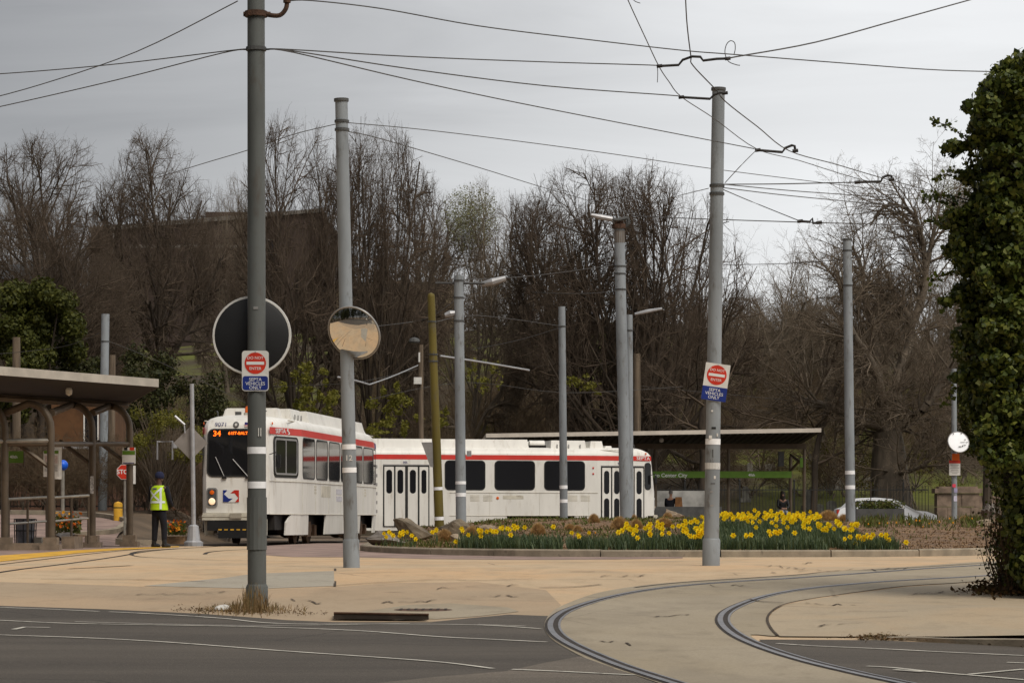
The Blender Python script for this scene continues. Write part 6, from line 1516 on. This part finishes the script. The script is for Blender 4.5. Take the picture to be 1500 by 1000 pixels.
# handrails between posts
def handrail(label, px0, px1, yt0, yt1, ym0, ym1, yb0, yb1, Y0, Y1_):
    t = thing('handrail', label, 'handrail', W(px0, yb0, Y0)); 
    A = lambda py0, py1, k_: W(lerp(px0, px1, k_), lerp(py0, py1, k_), lerp(Y0, Y1_, k_))
    mb = MB(); mb.tube([A(yt0, yt1, 0), A(yt0, yt1, 1)], .035, 8); mb.build('top_rail', m_galv, t)
    mb = MB(); mb.tube([A(ym0, ym1, 0), A(ym0, ym1, 1)], .028, 8); mb.build('middle_rail', m_galv, t)
    for k_ in (0.01, .5, .99):
        mb = MB(); mb.tube([A(yb0, yb1, k_), A(yt0, yt1, k_)], .030, 8); mb.build('baluster', m_bronze, t)
handrail('grey handrail before the caged trash can in the left shelter', 12, 69, 731, 728, 767, 763, 802, 800, 61.4, 62.2)
handrail('grey handrail before the orange flowers in the left shelter', 79, 130, 728.5, 725.5, 763, 758.5, 800, 796, 62.5, 63.3)
# posters, signs around the left shelter
def poster(label, c, w, h, parts, depth=.05, side=.1, name='information_sign'):
    t = thing(name, label, 'sign', c)
    mb = MB(); mb.plate(c, XU, ZU, w, h, .01, depth); mb.build('panel', m_signw, t)
    for nm, m, dx, dz, ww, hh in parts: mb = MB(); mb.plate(c + Vector((dx, -.004, dz)), XU, ZU, ww, hh, .004, .006); mb.build(nm, m, t)
    return t
c = W(75, 679, 61.4)
po = poster('white timetable panel with green header on the bent shelter post', c, .36, .60, (('green_header', m_green, 0, .27, .34, .07), ('printed_block', M('red_print', (.50, .40, .37), .7, .25, 30), 0, .10, .30, .18), ('printed_block', M('grey_print', (.42, .41, .39), .7, .3, 30), 0, -.10, .30, .16)))
mb = MB(); mb.plate(W(83.5, 678, 61.6), Vector((1, .3, 0)), ZU, .22, .74, .01, .03); o = mb.build('information_sign', m_signw); tag(o, 'blank pale panel standing edge on behind the timetable panel', 'sign')
mb = MB(); c = W(63.5, 690, 62.3)
c = W(188.5, 667, pbs[3].y - .12)
po = poster('white stop sign panel with green band on the rightmost bent post', c, .32, .40, (('green_band', m_green, 0, .07, .31, .10), ('route_bullet', m_black, -.07, .165, .08, .07), ('route_bullet', m_signr, .08, .165, .11, .07), ('footer', m_tblue, 0, -.18, .28, .02)))
t = thing('stop_sign', 'red octagonal stop sign half hidden behind the rightmost bent post', 'sign', W(181, 690, 70))
c = W(182, 691, 70.0); mb = MB(); r_ = .212; mb.prism([(r_*math.cos(R(22.5+45*k)), r_*math.sin(R(22.5+45*k))) for k in range(8)], c, XU, ZU, .006); mb.build('plate', m_signw, t)
mb = MB(); r_ = .198; mb.prism([(r_*math.cos(R(22.5+45*k)), r_*math.sin(R(22.5+45*k))) for k in range(8)], c + Vector((0, -.003, 0)), XU, ZU, .004); mb.build('red_face', m_signr, t)
text('lettering', 'STOP', .16, c + Vector((0, -.005, 0)), XU, ZU, m_lett, t, True, .02)
mb = MB(); mb.tube([W(183, 690, 70.05), Vector((c.x, 70.05, H(c.x, 70)))], .03, 8); mb.build('sign_post', m_galv, t)
mb = MB(); mb.plate(W(195, 695, 69.9), Vector((1, .25, 0)), ZU, .13, .48, .01, .02); o = mb.build('information_sign', m_signw); tag(o, 'narrow white panel beside the red stop sign', 'sign')
c = W(20, 669, 63.5); t = thing('station_sign', 'green station sign with white lettering hanging left under the shelter roof', 'sign', c)
mb = MB(); mb.plate(c, XU, ZU, .46, .28, .01, .04); mb.build('panel', m_green, t); text('lettering', '40th', .10, c + Vector((0, -.003, 0)), XU, ZU, m_lett, t)
mb = MB(); mb.plate(c + Vector((.245, 0, -.05)), XU, ZU, .03, .40, .004, .05); mb.build('end_bracket', m_bronze, t); mb = MB(); mb.plate(c + Vector((-.245, 0, -.05)), XU, ZU, .03, .40, .004, .05); mb.build('end_bracket', m_bronze, t)
c = W(92, 681, 70); t = thing('lamp_post', 'pale post topped by a bright blue globe behind the timetable panel', 'lamp post', Vector((c.x, 70, H(c.x, 70))))
bm = bmesh.new(); bmesh.ops.create_uvsphere(bm, u_segments=16, v_segments=10, radius=.14); me = bpy.data.meshes.new('globe'); bm.to_mesh(me); bm.free(); me.materials.append(M('blue_globe', (.005, .10, .62), .35, .1, 3)); o = put('globe', me, t, False); o.location = c - t.location; 
for p in me.polygons: p.use_smooth = True
mb = MB(); mb.tube([c - ZU*.12, Vector((c.x, 70, H(c.x, 70)))], .05, 8); mb.build('post', m_galv, t)
# trash can
c = G(37, 799); c = Vector(((37-CX)/F*65, 65, .01)); t = thing('trash_can', 'caged trash can with grey liner under the left shelter', 'trash can', c)
mb = MB(); mb.lathe([(.001, .02), (.19, .02), (.22, .60), (.25, .66), (.20, .62), (.18, .58)], c, n=16); mb.build('liner', M('grey_bin_liner', (.20, .20, .22), .45, .25, 7), t, smooth=True)
mb = MB()
for k_ in range(8): a = k_*math.pi/4; mb.tube([c + Vector((.25*math.cos(a), .25*math.sin(a), 0)), c + Vector((.27*math.cos(a), .27*math.sin(a), .66))], .014, 5)
for z in (.05, .38, .66): mb.tube([c + Vector((.262*math.cos(a), .262*math.sin(a), z)) for a in [R(20*k) for k in range(19)]], .014, 5)
mb.build('cage', m_iron, t)
mb = MB(); mb.box(Vector(((57-CX)/F*65, 65, .12)), (.18, .3, .22)); o = mb.build('concrete_block', m_pale); tag(o, 'small pale concrete block right of the caged trash can', 'block')
# flower patches on the left
def patch(label, px0, px1, py0, py1, Y, n, seed):
    r = random.Random(seed); t = thing('flower_patch', label, 'flowers', W((px0+px1)/2, py1, Y)); lp = []; fp = []
    for _ in range(n*9):
        w = W(r.uniform(px0, px1), r.uniform(lerp(py0, py1, .25), py1), Y + r.uniform(-.5, .5)); lp.append(tuple(w))
    for _ in range(n): w = W(r.uniform(px0, px1), r.uniform(py0, lerp(py0, py1, .8)), Y - .45 + r.uniform(-.1, .2)); fp.append(tuple(w))
    leaf_cloud('leaves', lp, .14, m_grassb, t, seed, .35)['kind'] = 'stuff'
    leaf_cloud('blossom', fp, .10, m_ored, t, seed+1, .9)['kind'] = 'stuff'
    mb = MB(); w0 = W(px0-2, py1+2, Y+.2); w1_ = W(px1+2, py1+2, Y+.2); mb.box((w0+w1_)/2 + Vector((0, .2, -.12)), (w1_.x-w0.x, 1.3, .2), taper=.9); mb.build('soil', m_mulch, t)
patch('patch of orange and yellow flowers behind the shelter handrail', 80, 118, 748, 780, 69, 60, 3)
patch('patch of yellow daffodil flowers behind the standing worker', 246, 272, 762, 782, 69.5, 34, 5)
boulder('dark boulder at the flower patch behind the shelter handrail', 96, 792, 34, 16, m_rockg, 25, 67.5)
ribbon('kerb', [(-11.9, 69.5), (-11.2, 70.3), (-10.7, 71.6), (-10.85, 74.5), (-11.2, 77), (-12.4, 79.6), (-14.2, 80.9), (-17, 81.5)], .16, 0, m_kerb, 4, 'structure', .12, px=False)
ribbon('kerb', [(-9.95, 67.2), (-9.4, 67.0), (-8.75, 67.1)], .22, 0, m_kerb, 3, 'structure', .16, px=False)
ribbon('kerb', [(-11.5, 67.4), (-11.9, 66.9), (-12.3, 66.6)], .14, 0, m_kerb, 3, 'structure', .14, px=False)
c = W(173, 752.5, 77.5); c.z = H(c.x, 77.5); t = thing('bollard', 'short yellow bollard by the path kerb', 'bollard', c)
mb = MB(); mb.lathe([(.13, -.05), (.13, .46), (.115, .52), (.001, .56)], c, n=16); mb.build('post', m_yel, t, smooth=True); mb = MB(); mb.lathe([(.132, .36), (.134, .38), (.132, .40)], c, n=16); mb.build('ring', m_olive, t)

# far passenger shelter
Ys = 108.0
mb = MB(); mb.box((5.2, 110.6, .19), (15.6, 4.6, .42)); mb.build('platform', m_pier)['kind'] = 'structure'
t = thing('passenger_shelter', 'long flat roofed passenger shelter behind the second tram', 'shelter', W(1000, 756, Ys))
S = lambda px, py, dy=0: W(px, py, Ys) + Vector((0, dy, 0))
mb = MB(); a, b = S(712, 634.8), S(1203, 626.8); bk = Vector((-.45, 4.2, -.42))
q4 = [a, b, b + bk, a + bk]; th_ = .165
mb.mat(0); mb.add([q4[0], q4[1], q4[1]-ZU*th_, q4[0]-ZU*th_], [(0, 3, 2, 1)]); mb.add([q4[1], q4[2], q4[2]-ZU*th_, q4[1]-ZU*th_], [(0, 3, 2, 1)]); mb.add([q4[0], q4[3], q4[3]-ZU*th_, q4[0]-ZU*th_], [(0, 1, 2, 3)]); mb.add([q4[2], q4[3], q4[3]-ZU*th_, q4[2]-ZU*th_], [(0, 3, 2, 1)]); mb.add(q4, [(0, 1, 2, 3)])
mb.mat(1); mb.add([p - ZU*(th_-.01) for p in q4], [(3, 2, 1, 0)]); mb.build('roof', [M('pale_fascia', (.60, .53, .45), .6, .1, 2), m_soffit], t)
mb = MB()
for k_ in range(1, 48):
    c = a.lerp(b, k_/48) - ZU*(th_+.02); mb.box(c + bk*.5, (.05, .04, .05)); mb.tube([c, c + bk], .03, 4)
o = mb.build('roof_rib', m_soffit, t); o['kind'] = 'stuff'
mb = MB(); mb.box((S(712, 652) + S(1195, 648))/2 + Vector((0, 1.9, -.05)), (13.0, .16, .22)); mb.build('roof_beam', m_bronze, t)
for px, yt, dy in ((1067, 655, 1.9), (1178, 650, 1.9), (1158, 668, 3.9), (960, 655, 1.9), (850, 655, 1.9), (745, 655, 1.9), (1040, 668, 3.9)):
    p = S(px, yt, 0); k_ = (Ys+dy)/Ys; x = (px-CX)/F*(Ys+dy); mb = MB(); mb.tube([(x, Ys+dy, -.05), (x, Ys+dy, CZ-(yt-CY)/F*(Ys+dy))], .07, 8); mb.build('post', m_bronze, t)
mb = MB(); x = (1178-CX)/F*(Ys+1.9); mb.tube([(x, Ys+1.9, 2.9), (x-.5, Ys+2.6, 3.35)], .06, 6); mb.tube([(x-.55, Ys+3.9, 2.5), (x-.05, Ys+2.2, 3.2)], .06, 6); mb.build('brace', m_bronze, t)
t2 = thing('station_sign', 'long green sign band with white lettering hung in the passenger shelter', 'sign', S(1050, 695, 1.5))
c0, c1 = W(930, 695, Ys+1.5), W(1159.5, 694.5, Ys+1.5); mb = MB(); mb.box((c0+c1)/2, (c1.x-c0.x, .06, .27)); mb.build('panel', m_green, t2)
text('lettering', 'Trolleys to Center City', .22, W(969, 696, Ys+1.46), XU, ZU, m_lett, t2); text('lettering', '40th', .15, W(1101, 695.5, Ys+1.46), XU, ZU, m_lett, t2)
mb = MB(); mb.plate(W(1174, 677, Ys+1.7), XU, ZU, .12, .40, .01, .04); o = mb.build('information_sign', m_green); tag(o, 'small green panel on the right post of the passenger shelter', 'sign')
mb = MB(); mb.box(W(1144, 672, Ys+2), (.22, .3, .6)); o = mb.build('speaker_box', m_dgrey); tag(o, 'grey box hanging under the passenger shelter roof', 'box')
mb = MB(); mb.lathe([(.001, -.12), (.08, -.09), (.09, 0), (.05, .06)], W(969, 643.5, Ys+1), n=10); o = mb.build('camera_dome', m_signw); tag(o, 'white camera dome under the passenger shelter roof above the tram nose', 'camera')
t3 = thing('bench', 'bench under the passenger shelter where the woman sits', 'bench', W(1147, 757, Ys+3.2)); c = W(1147, 746, Ys+3.2)
mb = MB(); mb.box((c.x, c.y, .87), (2.2, .45, .06)); mb.build('seat', m_wood, t3); mb = MB()
for dx in (-.9, .9): mb.box((c.x+dx, c.y, .62), (.08, .4, .44))
mb.build('leg', m_iron, t3)
# dark trunks behind the shelter
for px, w, lab in ((1018+10, 20, 'thick dark trunk seen under the passenger shelter roof'), (1190, 11, 'dark leaning trunk right of the passenger shelter')):
    Y = 119.5; b = W(px, 758, Y); b.z = -.1; mb = MB(); mb.tube(catmull([b, b + Vector((.1, 0, 2)), b + Vector((.15, 0, 3.6)), b + Vector((.6 if w < 18 else .1, 0, 5.5)), b + Vector((1.2, 0, 7))], 4), [lerp(w/2, w*.28, i/16)/F*Y for i in range(17)], 10)
    tt = thing('bare_tree', lab, 'tree', b); mb.build('trunk', m_bark, tt, smooth=True)
    sg = []; rr = random.Random(px)
    lm = [((b.x+.15, Y, rr.uniform(3, 6.5)), (rr.gauss(0, .6), rr.gauss(0, .5), rr.uniform(.2, .8)), .07, rr.uniform(2.5, 4), 1) for _ in range(5)]
    a_, b__, _x = grow_tree(px, lm, PAR([0, 7, 6, 4], .03, .12)); V, Fq = tube_segments(a_ + b__, 4); put('crown', np_mesh('crown', V, Fq, m_twig), tt)

# ================= CAR =================
Yc = 98.5; cx = (1303-CX)/F*Yc
def car_pt(px, py, dy=0): w = W(px, py, Yc); return (w.x, w.z)
t = thing('parked_car', 'white car with its nose to the right, half hidden behind the bed', 'car', (cx, Yc+.9, 0))
L_ = lambda px: (px-CX)/F*Yc
side_prof = [(L_(1228), .35), (L_(1226), .75), (L_(1231), 1.05), (L_(1240), 1.12), (L_(1252), 1.42), (L_(1263), 1.455), (L_(1285), 1.47), (L_(1308), 1.42), (L_(1318), 1.34), (L_(1341), 1.00), (L_(1358), .95), (L_(1370), .84), (L_(1374), .55), (L_(1373), .30)]
mb = MB(); vs = []
for y, ins in ((0, .10), (.10, 0), (1.70, 0), (1.80, .10)):
    for x, z in side_prof:
        tz = max(0, (z-.95)/.5); yy = lerp(y, .9, .22*tz); vs.append((x, Yc+yy, z - (ins*.2 if z > 1.2 else 0)))
k = len(side_prof)
mb.add(vs, [(i*k+j, i*k+(j+1) % k, (i+1)*k+(j+1) % k, (i+1)*k+j) for i in range(3) for j in range(k)] + [tuple(range(k-1, -1, -1)), tuple(3*k+j for j in range(k))])
mb.build('body', m_carw, t, smooth=True)
def cside(poly, name, m, o=-.02, par=t):
    mb = MB(); P_ = []
    for px, z in poly:
        tz = max(0, (z-.95)/.5); P_.append(Vector((L_(px), Yc + lerp(0, .9, .22*tz) + o, z)))
    Q = [p + Vector((0, .05, 0)) for p in P_]; n_ = len(P_); mb.add(P_ + Q, [tuple(range(n_)), tuple(range(2*n_-1, n_-1, -1))] + [(i, (i+1) % n_, (i+1) % n_+n_, i+n_) for i in range(n_)]); return mb.build(name, m, par)
cside([(1258, 1.03), (1283, 1.00), (1283, 1.37), (1266, 1.36)], 'side_window', m_glass); cside([(1286, 1.00), (1316, .98), (1313, 1.10), (1304, 1.32), (1286, 1.37)], 'side_window', m_glass)
cside([(1243, 1.08), (1254, 1.05), (1262, 1.33), (1256, 1.36)], 'quarter_window', m_glass)
mb = MB(); a = Vector((L_(1319.5), Yc+.25, 1.33)); b = Vector((L_(1340), Yc+.12, 1.015)); mb.add([a, b, b + Vector((0, 1.56, 0)), a + Vector((0, 1.3, 0))], [(0, 1, 2, 3)]); 
o = mb.build('windshield', m_glass2, t); o.location = (.02, 0, .012)
for px in (1250, 1350):
    mb = MB(); mb.lathe([(.001, -.10), (.20, -.10), (.31, -.08), (.31, .08), (.001, .1)], (L_(px), Yc+.1, .31), (0, -1, 0), 20); w_ = mb.build('wheel', m_rub, t); mb = MB(); mb.lathe([(.001, .105), (.19, .102), (.2, .09)], (L_(px), Yc+.1, .31), (0, -1, 0), 16); mb.build('rim', m_silver, w_)
mb = MB(); mb.box((L_(1322), Yc-.08, 1.03), (.12, .12, .09)); mb.build('side_mirror', m_carw, t)
mb = MB(); mb.box((L_(1371), Yc+.2, .76), (.08, .3, .12)); mb.build('headlight', m_lett, t); mb = MB(); mb.box((L_(1228), Yc+.2, .95), (.06, .25, .14)); mb.build('tail_light', m_signr, t)
mb = MB(); mb.box((L_(1285), Yc-.012, .78), (2.2, .02, .03)); mb.build('door_trim', m_dgrey, t)
# dark planter box in front of the car, with green plants
pb = thing('planter', 'long dark planter box with green plants in front of the parked car', 'planter', W(1288, 757, 90)); c = W(1288, 751, 90)
mb = MB(); mb.box((c.x, 90, .62), (1.62, .5, .80)); mb.build('box', m_dgrey, pb)
pts, d = in_ellipsoids([(c.x + k_*.3, 90, 1.12, .3, .2, .22) for k_ in (-2, -1, 0, 1, 2)], 900, 4, .1); leaf_cloud('foliage', pts, .10, m_grassb, pb, 4, .5)['kind'] = 'stuff'
mb = MB()
for dx in (-.3, .25): mb.tube([(c.x+dx, 90, .9), (c.x+dx+.02, 90, 1.9)], .018, 5)
mb.build('stem', m_bark, pb)

# ================= PEOPLE =================
def skin_mesh(name, joints, edges, m, parent, sub=2, root=0, world=True):
    me = bpy.data.meshes.new(name); me.from_pydata([j[:3] for j in joints], edges, [])
    o = bpy.data.objects.new(name, me); COL.objects.link(o)
    sk = o.modifiers.new('skin', 'SKIN'); sk.use_smooth_shade = True; sb = o.modifiers.new('sub', 'SUBSURF'); sb.levels = sub; sb.render_levels = sub
    for i, j in enumerate(joints):
        v = me.skin_vertices[0].data[i]; v.radius = (j[3], j[4] if len(j) > 4 else j[3]); v.use_root = (i == root)
    bpy.context.view_layer.update()
    ev = o.evaluated_get(bpy.context.evaluated_depsgraph_get()); me2 = bpy.data.meshes.new_from_object(ev); bpy.data.objects.remove(o)
    me2.materials.clear(); me2.materials.append(m); me2.name = name
    for p in me2.polygons: p.use_smooth = True
    return put(name, me2, parent, False)
b = G(233, 801.5); k = 1.0
pw = thing('person', 'worker in a yellow hi-vis vest and navy clothes standing by the tram, back turned', 'person', b, R(-28))
# local frame: -y faces the camera, he looks away (+y) and to the right
J = [(0, 0, .93, .13, .105), (0, .01, 1.15, .125, .10), (0, .0, 1.38, .15, .10), (0, 0, 1.50, .062), (0, .02, 1.60, .072, .085), (0, .03, 1.70, .075, .09),
     (-.10, 0, .88, .085), (-.13, .02, .50, .062), (-.14, -.01, .09, .042), (-.145, .13, .05, .038, .03), (.10, 0, .88, .085), (.13, .03, .50, .062), (.15, .0, .09, .042), (.165, .14, .05, .038, .03),
     (-.21, 0, 1.42, .058), (-.27, .05, 1.14, .046), (-.20, .22, 1.0, .036), (-.17, .29, .99, .03), (.21, 0, 1.42, .058), (.28, .03, 1.13, .046), (.24, .20, .97, .036), (.22, .27, .95, .03)]
Ed = [(0, 1), (1, 2), (2, 3), (3, 4), (4, 5), (0, 6), (6, 7), (7, 8), (8, 9), (0, 10), (10, 11), (11, 12), (12, 13), (2, 14), (14, 15), (15, 16), (16, 17), (2, 18), (18, 19), (19, 20), (20, 21)]
skin_mesh('body', J, Ed, m_skin, pw)
skin_mesh('trousers', [(0, 0, .96, .165, .125), (0, 0, .88, .16, .125), (-.10, 0, .80, .105), (-.13, .02, .48, .083), (-.14, -.0, .12, .066), (.10, 0, .80, .105), (.13, .03, .48, .083), (.15, 0, .12, .066)], [(0, 1), (1, 2), (2, 3), (3, 4), (1, 5), (5, 6), (6, 7)], m_navy, pw)
skin_mesh('jacket', [(0, .01, .97, .165, .12), (0, .01, 1.2, .16, .118), (0, 0, 1.40, .165, .115), (0, 0, 1.485, .08), (-.215, 0, 1.42, .08), (-.275, .05, 1.13, .066), (-.205, .21, 1.005, .052), (.215, 0, 1.42, .08), (.285, .03, 1.12, .066), (.245, .19, .975, .052)], [(0, 1), (1, 2), (2, 3), (2, 4), (4, 5), (5, 6), (2, 7), (7, 8), (8, 9)], m_navy, pw)
def vshell(rows, n=28):
    vs = []
    for z, rx, ry in rows:
        for k_ in range(n): a = 2*math.pi*k_/n; vs.append((rx*math.cos(a), .01 + ry*math.sin(a), z))
    return vs, [(i*n+k_, i*n+(k_+1) % n, (i+1)*n+(k_+1) % n, (i+1)*n+k_) for i in range(len(rows)-1) for k_ in range(n)]
VR = [(.90, .225, .185), (.98, .222, .18), (1.1, .218, .172), (1.25, .222, .17), (1.36, .225, .165), (1.44, .20, .14), (1.49, .12, .10)]
mb = MB(); mb.add(*vshell(VR)); vest = mb.build('vest', m_vest, pw, False, True)
def vp(x, z, o=.012):
    for (z0, a0, b0), (z1, a1, b1) in zip(VR, VR[1:]):
        if z0 <= z <= z1: k_ = (z-z0)/(z1-z0); a, b_ = lerp(a0, a1, k_), lerp(b0, b1, k_); break
    q = max(0, 1-(x/a)**2); return Vector((x*(1+o/a), .01 - (b_+o)*math.sqrt(q), z))
mb = MB()
def tape(p0, p1, w):
    d = Vector((p1[0]-p0[0], p1[1]-p0[1])); n_ = Vector((-d.y, d.x)).normalized()*w/2; vs = []
    for k_ in range(9):
        q = Vector(p0) + d*k_/8; vs += [vp(q.x+n_.x, q.y+n_.y), vp(q.x-n_.x, q.y-n_.y)]
    mb.add(vs, [(2*i, 2*i+1, 2*i+3, 2*i+2) for i in range(8)])
tape((-.17, 1.37), (.10, 1.13), .042); tape((.12, 1.40), (-.16, 1.13), .042); tape((-.205, 1.09), (.205, 1.09), .05); tape((.14, .92), (.13, 1.44), .045)
mb.build('reflective_tape', m_tape, vest, False)
mb = MB(); c = vp(-.02, 1.41, .016); mb.plate(c, XU, ZU, .12, .035, .004, .004); mb.build('vest_lettering', m_num, vest, False)
mb = MB(); mb.lathe([(.096, 0), (.112, .03), (.11, .09), (.07, .15), (.001, .165)], (0, .022, 1.665), n=18); mb.lathe([(.10, .0), (.104, .01), (.10, .02)], (0, .022, 1.665), n=18); mb.build('cap', M('navy_cap', (.012, .016, .05), .9, .15, 9), pw, False, True)
mb = MB()
for x in (-.145, .157): mb.tube([(x, -.06, .05), (x, .05, .055), (x+.01, .17, .04), (x+.01, .21, .03)], [.05, .055, .05, .03], 8); mb.tube([(x, 0, .03), (x, .0, .2)], [.06, .055], 8)
mb.build('boot', m_black, pw, False, True)
mb = MB()
for s_, hx, hy, hz in ((-1, -.165, .30, .985), (1, .215, .28, .945)):
    for k_ in range(4): mb.tube([(hx + (k_-1.5)*.017, hy, hz), (hx + (k_-1.5)*.018, hy+.045, hz-.01), (hx + (k_-1.5)*.017, hy+.075-.008*abs(k_-1.5), hz-.03)], [.009, .0085, .006], 6)
    mb.tube([(hx - s_*.025, hy-.02, hz), (hx - s_*.045, hy+.02, hz+.005), (hx - s_*.045, hy+.045, hz-.005)], [.011, .009, .007], 6)
mb.build('fingers', m_skin, pw, False, True)
mb = MB(); 
for s_ in (-1, 1): mb.lathe([(.001, .02), (.02, .012), (.03, 0)], (s_*.078, .02, 1.62), (s_, 0, 0), 8)
mb.lathe([(.018, 0), (.012, .018), (.001, .028)], (0, .115, 1.625), (0, 1, -.2), 6); mb.build('ears_and_nose', m_skin, pw, False, True)
# seated woman, facing the camera
c = W(1147, 746, Ys+3.0); sw_ = thing('person', 'seated person in a black sweater and pale jeans under the passenger shelter', 'person', Vector((c.x, Ys+3.0, .4)), R(8))
skin_mesh('body', [(0, .12, .58, .13, .11), (0, .10, .80, .12, .10), (0, .06, 1.02, .13, .09), (0, .05, 1.14, .05), (0, .03, 1.24, .068, .08), (0, .03, 1.34, .07, .085), (-.09, -.02, .56, .075), (-.10, -.36, .55, .058), (-.10, -.38, .10, .04), (-.10, -.48, .05, .035), (.09, -.02, .56, .075), (.10, -.36, .55, .058), (.10, -.38, .10, .04), (.10, -.48, .05, .035), (-.18, .06, 1.05, .05), (-.22, -.02, .80, .042), (-.06, -.2, .70, .034), (.0, -.22, .70, .028), (.18, .06, 1.05, .05), (.22, -.02, .80, .042), (.08, -.2, .70, .034), (.03, -.23, .69, .028)],
    [(0, 1), (1, 2), (2, 3), (3, 4), (4, 5), (0, 6), (6, 7), (7, 8), (8, 9), (0, 10), (10, 11), (11, 12), (12, 13), (2, 14), (14, 15), (15, 16), (16, 17), (2, 18), (18, 19), (19, 20), (20, 21)], m_skin2, sw_)
skin_mesh('sweater', [(0, .12, .60, .165, .13), (0, .10, .82, .16, .125), (0, .06, 1.03, .165, .115), (-.19, .06, 1.05, .075), (-.235, -.02, .80, .062), (-.08, -.18, .705, .05), (.19, .06, 1.05, .075), (.235, -.02, .80, .062), (.10, -.18, .705, .05)], [(0, 1), (1, 2), (2, 3), (3, 4), (4, 5), (2, 6), (6, 7), (7, 8)], m_black, sw_)
skin_mesh('jeans', [(0, .12, .57, .16, .12), (-.09, -.02, .56, .095), (-.10, -.36, .55, .078), (-.10, -.38, .14, .058), (.09, -.02, .56, .095), (.10, -.36, .55, .078), (.10, -.38, .14, .058)], [(0, 1), (1, 2), (2, 3), (0, 4), (4, 5), (5, 6)], m_jean, sw_)
mb = MB(); mb.lathe([(.001, .14), (.07, .12), (.10, .05), (.105, -.05), (.11, -.2), (.09, -.3), (.06, -.32)], (0, .07, 1.32), n=14); mb.build('hair', M('dark_hair', (.025, .017, .012), .7, .2, 20), sw_, False, True)
# the other person, seen behind the nose of the second tram
c = W(983, 740, Ys+2.2); so_ = thing('person', 'grey haired person in dark blue jacket with a tan bag, waiting by the tram nose', 'person', Vector((c.x, Ys+2.2, .4)), R(160))
skin_mesh('body', [(0, .12, .58, .13, .11), (0, .10, .80, .12, .10), (0, .06, 1.05, .13, .09), (0, .05, 1.18, .05), (0, .03, 1.28, .068, .08), (0, .03, 1.38, .07, .085), (-.09, -.02, .56, .075), (-.10, -.36, .55, .058), (-.10, -.38, .10, .04), (-.10, -.48, .05, .035), (.09, -.02, .56, .075), (.10, -.36, .55, .058), (.10, -.38, .10, .04), (.10, -.48, .05, .035), (-.18, .06, 1.08, .05), (-.22, -.02, .82, .042), (-.12, -.2, .70, .034), (.18, .06, 1.08, .05), (.22, -.02, .82, .042), (.12, -.2, .70, .034)],
    [(0, 1), (1, 2), (2, 3), (3, 4), (4, 5), (0, 6), (6, 7), (7, 8), (8, 9), (0, 10), (10, 11), (11, 12), (12, 13), (2, 14), (14, 15), (15, 16), (2, 17), (17, 18), (18, 19)], m_skin2, so_)
skin_mesh('jacket', [(0, .12, .58, .17, .14), (0, .10, .82, .165, .13), (0, .06, 1.06, .17, .12), (-.19, .06, 1.08, .08), (-.235, -.02, .82, .066), (-.13, -.18, .705, .054), (.19, .06, 1.08, .08), (.235, -.02, .82, .066), (.13, -.18, .705, .054)], [(0, 1), (1, 2), (2, 3), (3, 4), (4, 5), (2, 6), (6, 7), (7, 8)], m_navy, so_)
skin_mesh('trousers', [(0, .12, .57, .16, .12), (-.09, -.02, .56, .095), (-.10, -.36, .55, .078), (-.10, -.38, .14, .058), (.09, -.02, .56, .095), (.10, -.36, .55, .078), (.10, -.38, .14, .058)], [(0, 1), (1, 2), (2, 3), (0, 4), (4, 5), (5, 6)], m_black, so_)
mb = MB(); mb.lathe([(.001, .10), (.06, .085), (.085, .03), (.088, -.03), (.07, -.07)], (0, .045, 1.38), n=14); mb.build('hair', M('grey_hair', (.22, .20, .18), .8, .2, 20), so_, False, True)
mb = MB(); mb.box(W(994, 735, Ys+2.0), (.32, .2, .42), taper=.8); o = mb.build('bag', M('tan_bag', (.22, .10, .035), .8, .25, 7)); tag(o, 'tan bag beside the grey haired person', 'bag')
t4 = thing('bench', 'bench behind the nose of the second tram', 'bench', (so_.location.x, Ys+2.3, 0)); mb = MB(); mb.box((so_.location.x+.2, Ys+2.1, .87), (1.6, .45, .06)); mb.build('seat', m_wood, t4); mb = MB()
for dx in (-.5, .9): mb.box((so_.location.x+dx, Ys+2.1, .62), (.08, .4, .44))
mb.build('leg', m_iron, t4)
# second planter near the tram nose and dark low wall
mb = MB(); mb.box(W(1008, 752, 104), (2.6, .3, .55)); o = mb.build('low_wall', m_dgrey); tag(o, 'dark low wall at the foot of the pale screen wall', 'wall')
# airplane far away in the clouds
